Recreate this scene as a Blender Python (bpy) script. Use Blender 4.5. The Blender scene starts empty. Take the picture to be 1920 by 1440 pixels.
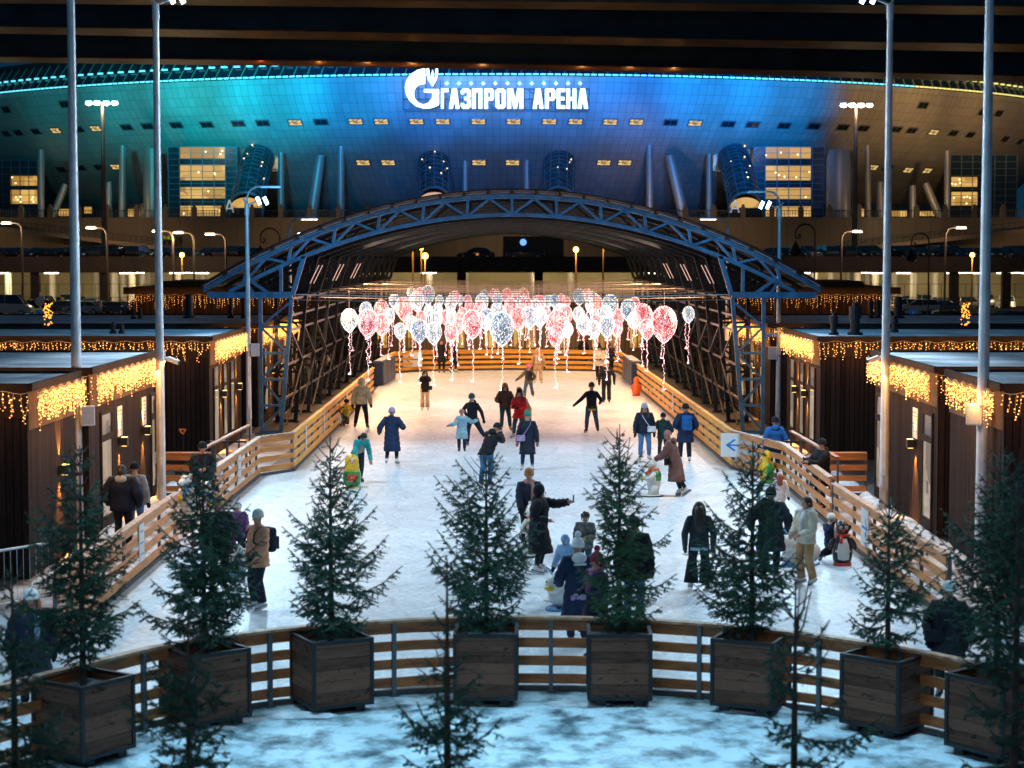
import bpy, bmesh, math, random
from mathutils import Vector, Matrix, Euler
R = math.radians
C = bpy.context.scene.collection
SC = bpy.context.scene

# ---------------------------------------------------------------- camera
F = 3600.0; HC = 6.3; YH = 482.0
PITCH = math.atan((720 - YH) / F)
cam_d = bpy.data.cameras.new('camera'); cam = bpy.data.objects.new('camera', cam_d); C.objects.link(cam)
cam.location = (0, 0, HC); cam.rotation_euler = (R(90) - PITCH, 0, 0)
cam_d.sensor_width = 36; cam_d.lens = 36 * F / 1920; cam_d.clip_end = 2000; cam_d.clip_start = .5
cam_d.dof.use_dof = True; cam_d.dof.focus_distance = 55; cam_d.dof.aperture_fstop = 1.9
SC.camera = cam

def ray(px, py):
    u = (px - 960) / F; v = (720 - py) / F
    c, s = math.cos(PITCH), math.sin(PITCH)
    return Vector((u, c + v * s, -s + v * c))
def g(px, py, z=0.0):                       # the place on the level z that is seen at a pixel
    r = ray(px, py); t = (z - HC) / r.z
    return Vector((r.x * t, r.y * t, z))
def d(px, py, Y):                           # the place at distance Y
    r = ray(px, py); t = Y / r.y
    return Vector((r.x * t, Y, HC + r.z * t))

# ---------------------------------------------------------------- world, exposure
w = bpy.data.worlds.new('World'); SC.world = w; w.use_nodes = True
nt = w.node_tree; bg = nt.nodes['Background']
sky = nt.nodes.new('ShaderNodeTexSky'); sky.sky_type = 'NISHITA'; sky.sun_disc = False
sky.sun_elevation = R(-4); sky.sun_rotation = R(180)
mx = nt.nodes.new('ShaderNodeMix'); mx.data_type = 'RGBA'; mx.inputs[0].default_value = .8
mx.inputs[7].default_value = (.004, .040, .085, 1)
nt.links.new(sky.outputs[0], mx.inputs[6]); nt.links.new(mx.outputs[2], bg.inputs[0]); bg.inputs[1].default_value = .78
SC.view_settings.view_transform = 'Standard'; SC.view_settings.look = 'None'
SC.view_settings.exposure = 0; SC.view_settings.gamma = 1
SC.render.engine = 'CYCLES'
cy = SC.cycles; cy.use_denoising = True; cy.max_bounces = 5; cy.diffuse_bounces = 2; cy.glossy_bounces = 2
cy.transmission_bounces = 3; cy.transparent_max_bounces = 10; cy.caustics_reflective = False; cy.caustics_refractive = False
cy.sample_clamp_indirect = 4; cy.use_light_tree = True

def lamp(kind, loc, power, col, target=None, size=.2, size_y=None, angle=60, blend=.5, name='lamp_light', spread=None):
    l = bpy.data.lights.new(name, kind); l.energy = power; l.color = col
    o = bpy.data.objects.new(name, l); C.objects.link(o); o.location = loc
    if kind == 'SPOT': l.spot_size = R(angle); l.spot_blend = blend; l.shadow_soft_size = size
    elif kind == 'AREA':
        l.size = size
        if size_y: l.shape = 'RECTANGLE'; l.size_y = size_y
        if spread: l.spread = R(spread)
    else: l.shadow_soft_size = size
    if target is not None:
        o.rotation_euler = (Vector(target) - Vector(loc)).to_track_quat('-Z', 'Y').to_euler()
    return o

COOL = (.60, .83, 1.0); WARM = (1.0, .60, .31); AMBER = (1.0, .52, .13); PINKW = (1.0, .68, .70)
# cool rink floodlights (on the tall poles), aimed down on the open half of the ice
for sx in (-1, 1):
    lamp('SPOT', (sx * 8.7, 49.2, 13.0), 6100, COOL, (-sx * 1.0, 47, 0), .35, angle=120, blend=.45, name='floodlight_light')
    lamp('SPOT', (sx * 9.3, 66.3, 8.1), 2300, COOL, (-sx * 1.5, 50, 0), .3, angle=105, blend=.5, name='floodlight_light')
    lamp('SPOT', (sx * 8.4, 38.5, 13.5), 3000, (.58, .83, 1.0), (-sx * 3, 31, 0), .35, angle=110, blend=.5, name='floodlight_light')
    lamp('POINT', (sx * 8.6, 63.5, 8.4), 520, (.12, .56, 1.0), size=.15, name='floodlight_light')  # added blue points that brighten the arch flanks
lamp('AREA', (-3, 6, 11), 400, (.86, .93, 1.0), (0, 26, 0), 5, name='forecourt_fill_light')  # frontal fill for an unseen lamp assumed behind the camera
for x in (-5, 0, 5): lamp('AREA', (x, 23.5, 13), 165, (.42, .78, 1.0), (x, 23.6, 0), 1.5, spread=70, name='forecourt_fill_light')  # added overhead fills that brighten the snow, with no fixtures
lamp('AREA', (9, 15, 10), 170, (.10, .50, 1.0), (6, 24, 0), 3, name='forecourt_fill_light')  # this and the next are added blue side fills
lamp('AREA', (-10, 16, 9), 150, (.10, .60, 1.0), (-6, 25, 0), 3, name='forecourt_fill_light')
lamp('SPOT', (0, 52, 16), 1500, (.10, .38, 1.0), (0, 69, 8), .3, angle=70, blend=.8, name='arch_fill_light')  # added blue fill for the arch crown, no fixture here
# warm LED battens under the canopy
for k in range(6):
    yy = 74 + k * 7.5
    for sx in (-1, 1):
        lamp('AREA', (sx * 7.0, yy, 5.7), 560, WARM, (-sx * 2.6, yy, 0), .5, 3.2, name='canopy_batten_light')
# coloured floods of the stadium skin, on masts in front of it
def flood(x, col, p, tx, tz=31.5, ang=13):
    lamp('SPOT', (x, 205, 25), p, col, (tx, 291 + abs(tx) ** 2 / 240, tz), 1.0, angle=ang, blend=1.0, name='stadium_flood_light')
CY = (.0, .72, .78); BL_ = (.0, .25, 1.0); AM = (1.0, .52, .18)
for k, (tx, c, p) in enumerate(((-84, (.0, .45, .50), 60), (-70, CY, 90), (-58, CY, 170), (-47, CY, 300), (-36, (.0, .60, .92), 340), (-25, (.0, .38, 1.0), 300), (-13, BL_, 300), (-2, BL_, 250), (9, BL_, 260), (20, BL_, 300), (31, (.0, .32, 1.0), 380), (42, (.0, .34, 1.0), 300), (59, AM, 105), (70, AM, 125), (84, AM, 120))):
    flood(tx * .93, c, p * 1000 * 1.95, tx)
    flood(tx * .93, c, p * 1000 * .32, tx, 22, 15)

# ---------------------------------------------------------------- materials
MT = {}
def mat(name, col, rough=.6, metal=0, emit=0, ecol=None, noise=0, scale=5, bump=0, bscale=None, spec=.5, coat=0, nscale3=None, col2=None, sample=True, alpha=None):
    if name in MT: return MT[name]
    m = bpy.data.materials.new(name); m.use_nodes = True; n = m.node_tree; b = n.nodes['Principled BSDF']
    b.inputs['Base Color'].default_value = (*col, 1); b.inputs['Roughness'].default_value = rough
    b.inputs['Metallic'].default_value = metal; b.inputs['Specular IOR Level'].default_value = spec
    b.inputs['Coat Weight'].default_value = coat
    if alpha is not None: b.inputs['Alpha'].default_value = alpha
    if emit:
        b.inputs['Emission Color'].default_value = (*(ecol or col), 1); b.inputs['Emission Strength'].default_value = emit
        if not sample: m.cycles.emission_sampling = 'NONE'
    if noise or bump or col2:
        tc = n.nodes.new('ShaderNodeTexCoord'); mp = n.nodes.new('ShaderNodeMapping')
        n.links.new(tc.outputs['Object'], mp.inputs[0])
        if nscale3: mp.inputs['Scale'].default_value = nscale3
        t = n.nodes.new('ShaderNodeTexNoise'); t.inputs['Scale'].default_value = scale; t.inputs['Detail'].default_value = 6
        n.links.new(mp.outputs[0], t.inputs[0])
        if noise or col2:
            r = n.nodes.new('ShaderNodeValToRGB'); n.links.new(t.outputs[0], r.inputs[0])
            c2 = col2 or tuple(min(1, c * (1 + noise)) for c in col); c1 = col if col2 else tuple(c * (1 - noise) for c in col)
            r.color_ramp.elements[0].position = .35; r.color_ramp.elements[1].position = .65
            r.color_ramp.elements[0].color = (*c1, 1); r.color_ramp.elements[1].color = (*c2, 1)
            n.links.new(r.outputs[0], b.inputs['Base Color'])
        if bump:
            bp = n.nodes.new('ShaderNodeBump'); bp.inputs['Strength'].default_value = bump; bp.inputs['Distance'].default_value = .02
            t2 = t
            if bscale:
                t2 = n.nodes.new('ShaderNodeTexNoise'); t2.inputs['Scale'].default_value = bscale; t2.inputs['Detail'].default_value = 4
                n.links.new(mp.outputs[0], t2.inputs[0])
            n.links.new(t2.outputs[0], bp.inputs['Height']); n.links.new(bp.outputs[0], b.inputs['Normal'])
    MT[name] = m; return m

def planks(name, col, axis='Z', width=.14, gap=.05, noise=.35, rough=.6, dark=.25, along=9, knots=0):
    """boards: dark joints every `width` metres along one object axis, grain stretched along the other"""
    if name in MT: return MT[name]
    m = bpy.data.materials.new(name); m.use_nodes = True; n = m.node_tree; b = n.nodes['Principled BSDF']; L = n.links
    tc = n.nodes.new('ShaderNodeTexCoord'); sp = n.nodes.new('ShaderNodeSeparateXYZ'); L.new(tc.outputs['Object'], sp.inputs[0])
    if axis == 'XY':
        ad = n.nodes.new('ShaderNodeMath'); ad.operation = 'ADD'; L.new(sp.outputs[0], ad.inputs[0]); L.new(sp.outputs[1], ad.inputs[1]); src = ad.outputs[0]
    else: src = sp.outputs[axis]
    dv = n.nodes.new('ShaderNodeMath'); dv.operation = 'DIVIDE'; dv.inputs[1].default_value = width; L.new(src, dv.inputs[0])
    fr = n.nodes.new('ShaderNodeMath'); fr.operation = 'FRACT'; L.new(dv.outputs[0], fr.inputs[0])
    fl = n.nodes.new('ShaderNodeMath'); fl.operation = 'FLOOR'; L.new(dv.outputs[0], fl.inputs[0])
    lt = n.nodes.new('ShaderNodeMath'); lt.operation = 'GREATER_THAN'; lt.inputs[1].default_value = gap; L.new(fr.outputs[0], lt.inputs[0])
    wn = n.nodes.new('ShaderNodeTexWhiteNoise'); wn.noise_dimensions = '1D'; L.new(fl.outputs[0], wn.inputs['W'])
    mp = n.nodes.new('ShaderNodeMapping'); L.new(tc.outputs['Object'], mp.inputs[0])
    mp.inputs['Scale'].default_value = (along, along, 1) if axis == 'XY' else (1.2, 1.2, along)
    oi = n.nodes.new('ShaderNodeObjectInfo'); va = n.nodes.new('ShaderNodeVectorMath'); va.operation = 'MULTIPLY_ADD'; va.inputs[1].default_value = (37, 53, 71); L.new(oi.outputs['Random'], va.inputs[0]); L.new(mp.outputs[0], va.inputs[2])
    nz = n.nodes.new('ShaderNodeTexNoise'); nz.inputs['Scale'].default_value = 2.6; nz.inputs['Detail'].default_value = 7; L.new(va.outputs[0], nz.inputs[0])
    a1 = n.nodes.new('ShaderNodeMath'); a1.operation = 'MULTIPLY_ADD'; a1.inputs[1].default_value = .5; L.new(wn.outputs[0], a1.inputs[0]); L.new(nz.outputs[0], a1.inputs[2])
    rp = n.nodes.new('ShaderNodeValToRGB'); L.new(a1.outputs[0], rp.inputs[0])
    rp.color_ramp.elements[0].position = .35; rp.color_ramp.elements[1].position = 1.0
    rp.color_ramp.elements[0].color = (*[c * (1 - noise) for c in col], 1); rp.color_ramp.elements[1].color = (*[min(1, c * (1 + noise)) for c in col], 1)
    ml = n.nodes.new('ShaderNodeMix'); ml.data_type = 'RGBA'; L.new(lt.outputs[0], ml.inputs[0])
    ml.inputs[6].default_value = (*[c * dark for c in col], 1); L.new(rp.outputs[0], ml.inputs[7]); L.new(ml.outputs[2], b.inputs['Base Color'])
    if knots:
        m2 = n.nodes.new('ShaderNodeMapping'); m2.inputs['Scale'].default_value = (3, 3, 7); L.new(tc.outputs['Object'], m2.inputs[0])
        k = n.nodes.new('ShaderNodeTexNoise'); k.inputs['Scale'].default_value = 1.9; k.inputs['Detail'].default_value = 3; k.inputs['Distortion'].default_value = 1; vb = n.nodes.new('ShaderNodeVectorMath'); vb.operation = 'MULTIPLY_ADD'; vb.inputs[1].default_value = (31, 17, 43); L.new(oi.outputs['Random'], vb.inputs[0]); L.new(m2.outputs[0], vb.inputs[2]); L.new(vb.outputs[0], k.inputs[0])
        kr = n.nodes.new('ShaderNodeValToRGB'); kr.color_ramp.elements[0].position = .60; kr.color_ramp.elements[1].position = .72; kr.color_ramp.elements[0].color = (1, 1, 1, 1); kr.color_ramp.elements[1].color = (.22, .22, .25, 1); L.new(k.outputs[0], kr.inputs[0])
        mk = n.nodes.new('ShaderNodeMix'); mk.data_type = 'RGBA'; mk.blend_type = 'MULTIPLY'; mk.inputs[0].default_value = 1; L.new(ml.outputs[2], mk.inputs[6]); L.new(kr.outputs[0], mk.inputs[7]); L.new(mk.outputs[2], b.inputs['Base Color'])
    b.inputs['Roughness'].default_value = rough; b.inputs['Specular IOR Level'].default_value = .12
    MT[name] = m; return m

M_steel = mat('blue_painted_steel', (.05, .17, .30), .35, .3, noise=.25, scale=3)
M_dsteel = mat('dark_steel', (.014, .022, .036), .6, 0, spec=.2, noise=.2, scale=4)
M_pole = mat('galvanised_pole', (.60, .62, .66), .4, .3, noise=.12, scale=3)
M_black = mat('black_metal', (.012, .014, .018), .4, .3)
M_cabin = planks('dark_wood_cladding', (.036, .022, .019), 'XY', .15, .16, .5, .8, .2)
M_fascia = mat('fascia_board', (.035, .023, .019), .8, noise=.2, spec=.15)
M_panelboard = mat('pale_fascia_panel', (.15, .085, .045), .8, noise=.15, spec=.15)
M_white = mat('white_plastic', (.75, .76, .78), .4)
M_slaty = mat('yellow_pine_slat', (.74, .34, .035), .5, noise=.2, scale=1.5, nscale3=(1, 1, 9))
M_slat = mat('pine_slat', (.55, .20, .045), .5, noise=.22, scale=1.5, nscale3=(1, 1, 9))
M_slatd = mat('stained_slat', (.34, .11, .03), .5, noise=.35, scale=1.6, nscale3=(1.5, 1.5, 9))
M_snow = mat('settled_snow', (.30, .34, .40), .8, col2=(.66, .70, .76), scale=.9, bump=.6, bscale=6)
M_conc = mat('stained_concrete', (.19, .15, .11), .85, noise=.25, scale=.35, nscale3=(1, 1, .25))
M_glassdark = mat('dark_glass', (.012, .03, .05), .12, .2, spec=.8)

# ---------------------------------------------------------------- mesh builder
class MB:
    def __init__(s): s.v = []; s.f = []; s.m = []; s.mi = 0
    def add(s, vs, fs, mi=None):
        o = len(s.v); s.v += [tuple(v) for v in vs]; s.f += [tuple(i + o for i in f) for f in fs]; s.m += [s.mi if mi is None else mi] * len(fs); return s
    def box(s, x0, x1, y0, y1, z0, z1, mi=None):
        return s.add([(x0, y0, z0), (x1, y0, z0), (x1, y1, z0), (x0, y1, z0), (x0, y0, z1), (x1, y0, z1), (x1, y1, z1), (x0, y1, z1)],
                     [(0, 3, 2, 1), (4, 5, 6, 7), (0, 1, 5, 4), (1, 2, 6, 5), (2, 3, 7, 6), (3, 0, 4, 7)], mi)
    def obox(s, c, dims, rot=None, mi=None):
        a, b, e = [x / 2 for x in dims]; M = rot if rot is not None else Matrix.Identity(3); c = Vector(c)
        vs = [c + M @ Vector(p) for p in [(-a, -b, -e), (a, -b, -e), (a, b, -e), (-a, b, -e), (-a, -b, e), (a, -b, e), (a, b, e), (-a, b, e)]]
        return s.add(vs, [(0, 3, 2, 1), (4, 5, 6, 7), (0, 1, 5, 4), (1, 2, 6, 5), (2, 3, 7, 6), (3, 0, 4, 7)], mi)
    def bar(s, p, q, w, h=None, mi=None, up=(0, 0, 1)):
        p = Vector(p); q = Vector(q); h = h or w; dd = q - p; L = dd.length
        if L < 1e-6: return s
        z = dd / L; u = Vector(up)
        if abs(z.dot(u)) > .98: u = Vector((0, 1, 0))
        x = z.cross(u).normalized(); y = x.cross(z)
        vs = [b + x * i * w / 2 + y * j * h / 2 for b in (p, q) for i, j in ((-1, -1), (1, -1), (1, 1), (-1, 1))]
        return s.add(vs, [(0, 3, 2, 1), (4, 5, 6, 7), (0, 1, 5, 4), (1, 2, 6, 5), (2, 3, 7, 6), (3, 0, 4, 7)], mi)
    def tube(s, pts, rad, n=8, mi=None, cap=True, ry=None):
        pts = [Vector(p) for p in pts]; k = len(pts)
        rad = rad if isinstance(rad, (list, tuple)) else [rad] * k; vs = []
        nrm = None
        for i, p in enumerate(pts):
            t = (pts[min(i + 1, k - 1)] - pts[max(i - 1, 0)])
            t = t.normalized() if t.length > 1e-9 else Vector((0, 0, 1))
            if nrm is None: nrm = t.orthogonal().normalized()
            nrm = (nrm - t * nrm.dot(t)); nrm = nrm.normalized() if nrm.length > 1e-6 else t.orthogonal().normalized()
            b = t.cross(nrm)
            for j in range(n):
                a = 2 * math.pi * j / n; vs.append(p + (nrm * math.cos(a) + b * math.sin(a)) * rad[i])
        fs = [(i * n + j, i * n + (j + 1) % n, (i + 1) * n + (j + 1) % n, (i + 1) * n + j) for i in range(k - 1) for j in range(n)]
        if cap: fs += [tuple(range(n - 1, -1, -1)), tuple(range((k - 1) * n, k * n))]
        return s.add(vs, fs, mi)
    def loft(s, rings, mi=None, cap=True):        # rings: (centre, rx, ry[, yaw])
        n = 14; vs = []
        for r in rings:
            c = Vector(r[0]); yaw = r[3] if len(r) > 3 else 0
            for j in range(n):
                a = 2 * math.pi * j / n; x = math.cos(a) * r[1]; y = math.sin(a) * r[2]
                vs.append(c + Vector((x * math.cos(yaw) - y * math.sin(yaw), x * math.sin(yaw) + y * math.cos(yaw), 0)))
        k = len(rings)
        fs = [(i * n + j, i * n + (j + 1) % n, (i + 1) * n + (j + 1) % n, (i + 1) * n + j) for i in range(k - 1) for j in range(n)]
        if cap: fs += [tuple(range(n - 1, -1, -1)), tuple(range((k - 1) * n, k * n))]
        return s.add(vs, fs, mi)
    def ell(s, c, rx, ry, rz, n=10, m=7, mi=None, rot=None, z0=-1, z1=1):
        vs = []; c = Vector(c); M = rot if rot is not None else Matrix.Identity(3)
        for i in range(m + 1):
            t = z0 + (z1 - z0) * i / m; th = math.asin(max(-1, min(1, math.sin(math.pi / 2 * t))))
            for j in range(n):
                a = 2 * math.pi * j / n
                vs.append(c + M @ Vector((rx * math.cos(th) * math.cos(a), ry * math.cos(th) * math.sin(a), rz * math.sin(th))))
        fs = [(i * n + j, i * n + (j + 1) % n, (i + 1) * n + (j + 1) % n, (i + 1) * n + j) for i in range(m) for j in range(n)]
        fs += [tuple(range(n - 1, -1, -1)), tuple(range(m * n, (m + 1) * n))]
        return s.add(vs, fs, mi)
    def octa(s, c, r, mi=None):
        x, y, z = c
        return s.add([(x + r, y, z), (x - r, y, z), (x, y + r, z), (x, y - r, z), (x, y, z + r), (x, y, z - r)],
                     [(0, 2, 4), (2, 1, 4), (1, 3, 4), (3, 0, 4), (2, 0, 5), (1, 2, 5), (3, 1, 5), (0, 3, 5)], mi)
    def prism(s, pts, y0, y1, mi=None):           # outline in x,z extruded along y
        n = len(pts); vs = [(x, y0, z) for x, z in pts] + [(x, y1, z) for x, z in pts]
        return s.add(vs, [tuple(range(n)), tuple(range(2 * n - 1, n - 1, -1))] + [(i, i + n, (i + 1) % n + n, (i + 1) % n) for i in range(n)], mi)
    def build(s, name, mats, parent=None, smooth=False, loc=None):
        me = bpy.data.meshes.new(name); me.from_pydata(s.v, [], s.f)
        mats = mats if isinstance(mats, (list, tuple)) else [mats]
        for m in mats: me.materials.append(m)
        if any(s.m): me.polygons.foreach_set('material_index', s.m)
        if smooth: me.polygons.foreach_set('use_smooth', [True] * len(me.polygons))
        me.update(); o = bpy.data.objects.new(name, me); C.objects.link(o)
        if parent: o.parent = parent
        if loc is not None: o.location = loc
        return o
def smooth_by_angle(o, ang=40):
    me = o.data; me.polygons.foreach_set('use_smooth', [True] * len(me.polygons))
    bm = bmesh.new(); bm.from_mesh(me)
    for e in bm.edges:
        if len(e.link_faces) == 2 and e.calc_face_angle(0) > R(ang): e.smooth = False
    bm.to_mesh(me); bm.free()
def tag(o, label=None, cat=None, group=None, kind=None):
    if label: o['label'] = label
    if cat: o['category'] = cat
    if group: o['group'] = group
    if kind: o['kind'] = kind
    return o
def thing(name, label, cat, loc=(0, 0, 0), rz=0, group=None):
    o = bpy.data.objects.new(name, None); C.objects.link(o); o.empty_display_size = .2
    o.location = loc; o.rotation_euler = (0, 0, rz)
    return tag(o, label, cat, group)
def struct(o): o['kind'] = 'structure'; return o
def copy_tree(o, parent=None):
    c = o.copy(); C.objects.link(c); c.parent = parent
    for ch in list(o.children): copy_tree(ch, c)
    return c
ORD = ['first', 'second', 'third', 'fourth', 'fifth', 'sixth', 'seventh', 'eighth', 'ninth', 'tenth', 'eleventh', 'twelfth', 'thirteenth', 'fourteenth', 'fifteenth', 'sixteenth', 'seventeenth', 'eighteenth', 'nineteenth', 'twentieth']
def ordn(i):
    if i < 20: return ORD[i]
    n = i + 1; return f"{n}{'st' if n % 10 == 1 and n != 11 else 'nd' if n % 10 == 2 else 'rd' if n % 10 == 3 else 'th'}"
# ---------------------------------------------------------------- ground, snow, ice
def ground_mat(name, dark, light, scale, lo, hi, rough=.7, bump=.5, stretch=(1, 1, 1), spec=.4, scale2=None):
    m = bpy.data.materials.new(name); m.use_nodes = True; n = m.node_tree; b = n.nodes['Principled BSDF']; L = n.links
    tc = n.nodes.new('ShaderNodeTexCoord'); mp = n.nodes.new('ShaderNodeMapping'); mp.inputs['Scale'].default_value = stretch
    L.new(tc.outputs['Object'], mp.inputs[0])
    t = n.nodes.new('ShaderNodeTexNoise'); t.inputs['Scale'].default_value = scale; t.inputs['Detail'].default_value = 9; t.inputs['Roughness'].default_value = .62
    t.inputs['Distortion'].default_value = .15
    L.new(mp.outputs[0], t.inputs[0])
    r = n.nodes.new('ShaderNodeValToRGB'); r.color_ramp.elements[0].position = lo; r.color_ramp.elements[1].position = hi
    r.color_ramp.elements[0].color = (*dark, 1); r.color_ramp.elements[1].color = (*light, 1)
    L.new(t.outputs[0], r.inputs[0]); L.new(r.outputs[0], b.inputs['Base Color'])
    rr = n.nodes.new('ShaderNodeMapRange'); rr.inputs['From Min'].default_value = lo; rr.inputs['From Max'].default_value = hi
    rr.inputs['To Min'].default_value = rough * .5; rr.inputs['To Max'].default_value = rough; L.new(t.outputs[0], rr.inputs[0]); L.new(rr.outputs[0], b.inputs['Roughness'])
    bp = n.nodes.new('ShaderNodeBump'); bp.inputs['Strength'].default_value = bump; bp.inputs['Distance'].default_value = .04
    t2 = n.nodes.new('ShaderNodeTexNoise'); t2.inputs['Scale'].default_value = scale2 or scale * 5; t2.inputs['Detail'].default_value = 5; L.new(mp.outputs[0], t2.inputs[0])
    L.new(t2.outputs[0], bp.inputs['Height']); L.new(bp.outputs[0], b.inputs['Normal'])
    b.inputs['Specular IOR Level'].default_value = spec
    return m
M_ground = ground_mat('dark_asphalt_with_snow', (.03, .03, .032), (.10, .09, .08), .15, .45, .62, .8)
M_fore = ground_mat('trodden_snow', (.09, .15, .18), (.60, .75, .83), 2.1, .36, .56, .75, 1.0, (1, .8, 1), scale2=14)  # bluish snow colour carries part of the cool night light
M_walk = ground_mat('walkway_snow_on_boards', (.10, .055, .03), (.60, .58, .58), .7, .38, .60, .7, .7, scale2=6)
def ice_mat():
    m = bpy.data.materials.new('scratched_ice'); m.use_nodes = True; n = m.node_tree; b = n.nodes['Principled BSDF']; L = n.links
    tc = n.nodes.new('ShaderNodeTexCoord')
    t = n.nodes.new('ShaderNodeTexNoise'); t.inputs['Scale'].default_value = .35; t.inputs['Detail'].default_value = 8; t.inputs['Roughness'].default_value = .65; t.inputs['Distortion'].default_value = 1.2
    L.new(tc.outputs['Object'], t.inputs[0])
    r = n.nodes.new('ShaderNodeValToRGB'); r.color_ramp.elements[0].position = .3; r.color_ramp.elements[1].position = .68
    r.color_ramp.elements[0].color = (.62, .69, .75, 1); r.color_ramp.elements[1].color = (.80, .85, .89, 1)  # bluish ice, with some tint of the cool light put in
    L.new(t.outputs[0], r.inputs[0])
    # blade marks: thin contour lines of distorted noise give long curved cuts
    mixc = r.outputs[0]
    for sc, dist, wdt, dk, seed in ((.22, .8, .010, .88, 3), (.30, 1.6, .008, 1.14, 11), (.55, .9, .012, .89, 23), (.45, 2.2, .007, 1.12, 31), (.9, 1.4, .014, .88, 47)):
        mp = n.nodes.new('ShaderNodeMapping'); mp.inputs['Location'].default_value = (seed, seed * 2, 0); mp.inputs['Rotation'].default_value = (0, 0, seed); mp.inputs['Scale'].default_value = (1, .55, 1)
        L.new(tc.outputs['Object'], mp.inputs[0])
        s_ = n.nodes.new('ShaderNodeTexNoise'); s_.inputs['Scale'].default_value = sc; s_.inputs['Detail'].default_value = 1.5; s_.inputs['Distortion'].default_value = dist
        L.new(mp.outputs[0], s_.inputs[0])
        a_ = n.nodes.new('ShaderNodeMath'); a_.operation = 'MULTIPLY'; a_.inputs[1].default_value = 9; L.new(s_.outputs[0], a_.inputs[0])
        f_ = n.nodes.new('ShaderNodeMath'); f_.operation = 'PINGPONG'; f_.inputs[1].default_value = .5; L.new(a_.outputs[0], f_.inputs[0])
        rr = n.nodes.new('ShaderNodeMapRange'); rr.inputs['From Min'].default_value = wdt * 2; rr.inputs['From Max'].default_value = wdt * 9; rr.inputs['To Min'].default_value = dk; rr.inputs['To Max'].default_value = 1
        L.new(f_.outputs[0], rr.inputs[0])
        mm = n.nodes.new('ShaderNodeVectorMath'); mm.operation = 'SCALE'; L.new(mixc, mm.inputs[0]); L.new(rr.outputs[0], mm.inputs['Scale']); mixc = mm.outputs[0]
    sn = n.nodes.new('ShaderNodeTexNoise'); sn.inputs['Scale'].default_value = 9; sn.inputs['Detail'].default_value = 4; L.new(tc.outputs['Object'], sn.inputs[0])
    sr = n.nodes.new('ShaderNodeMapRange'); sr.inputs['From Min'].default_value = .35; sr.inputs['From Max'].default_value = .65; sr.inputs['To Min'].default_value = .90; sr.inputs['To Max'].default_value = 1.08; L.new(sn.outputs[0], sr.inputs[0])
    mm = n.nodes.new('ShaderNodeVectorMath'); mm.operation = 'SCALE'; L.new(mixc, mm.inputs[0]); L.new(sr.outputs[0], mm.inputs['Scale']); mixc = mm.outputs[0]
    L.new(mixc, b.inputs['Base Color'])
    b.inputs['Roughness'].default_value = .42; b.inputs['Specular IOR Level'].default_value = .35
    bp = n.nodes.new('ShaderNodeBump'); bp.inputs['Strength'].default_value = .12; bp.inputs['Distance'].default_value = .01
    t2 = n.nodes.new('ShaderNodeTexNoise'); t2.inputs['Scale'].default_value = 4; t2.inputs['Detail'].default_value = 6; L.new(tc.outputs['Object'], t2.inputs[0])
    L.new(t2.outputs[0], bp.inputs['Height']); L.new(bp.outputs[0], b.inputs['Normal'])
    return m
M_ice = ice_mat()
struct(MB().add([(-400, -20, -.012), (400, -20, -.012), (400, 900, -.012), (-400, 900, -.012)], [(0, 1, 2, 3)]).build('ground', M_ground))
struct(MB().add([(-40, 8, -.008), (40, 8, -.008), (40, 36, -.008), (-40, 36, -.008)], [(0, 1, 2, 3)]).build('snowy_forecourt', M_fore))
for sx in (-1, 1):
    x0, x1 = sorted((sx * 7.3, sx * 9.6))
    struct(MB().add([(x0, 33.5, -.004), (x1, 33.5, -.004), (x1, 68, -.004), (x0, 68, -.004)], [(0, 1, 2, 3)]).build('walkway', M_walk))
# fence lines (all in metres on the ice level, measured at the cap height 1.13 m)
FZ = 1.13
def line(pts, z=FZ): return [g(x, y, z).to_2d() for x, y in pts]
F_front = line(z=1.095, pts=[(-30, 1290), (60, 1268), (130, 1250), (280, 1213), (400, 1193), (520, 1178), (640, 1168), (770, 1160), (880, 1156), (960, 1155), (1080, 1156), (1200, 1160), (1330, 1168), (1440, 1179), (1540, 1190), (1650, 1207), (1750, 1224), (1850, 1245), (1960, 1275)])
F_left_near = line([(126, 1082), (345, 925)]); F_left_near = [Vector((-7.35, F_left_near[0].y)), Vector((-7.35, F_left_near[1].y))]
F_left_mid = line([(402, 878), (487, 820), (550, 812)])
F_left_far = line([(550, 812), (700, 690)])
F_right_far = line([(1195, 683), (1372, 808)])
F_right_mid = line([(1372, 808), (1470, 833), (1558, 897)])
F_right_near = line([(1564, 908), (1775, 1042)])
F_far = line([(722, 668), (740, 661), (790, 658), (960, 656), (1120, 658), (1160, 660), (1176, 668)])
ice = [Vector((-12, F_front[0].y))] + F_front + [Vector((12, F_front[-1].y)), F_right_near[1] + Vector((1.5, 0)), F_right_near[1], F_right_near[0], F_right_mid[2], F_right_mid[1], F_right_mid[0], F_right_far[0]] + \
      list(reversed(F_far)) + [F_left_far[1], F_left_far[0], F_left_mid[1], F_left_mid[0], F_left_near[1], F_left_near[0], F_left_near[0] + Vector((-3, -1))]
struct(MB().add([(p.x, p.y, 0) for p in ice], [tuple(range(len(ice)))]).build('ice_rink', M_ice))
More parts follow.
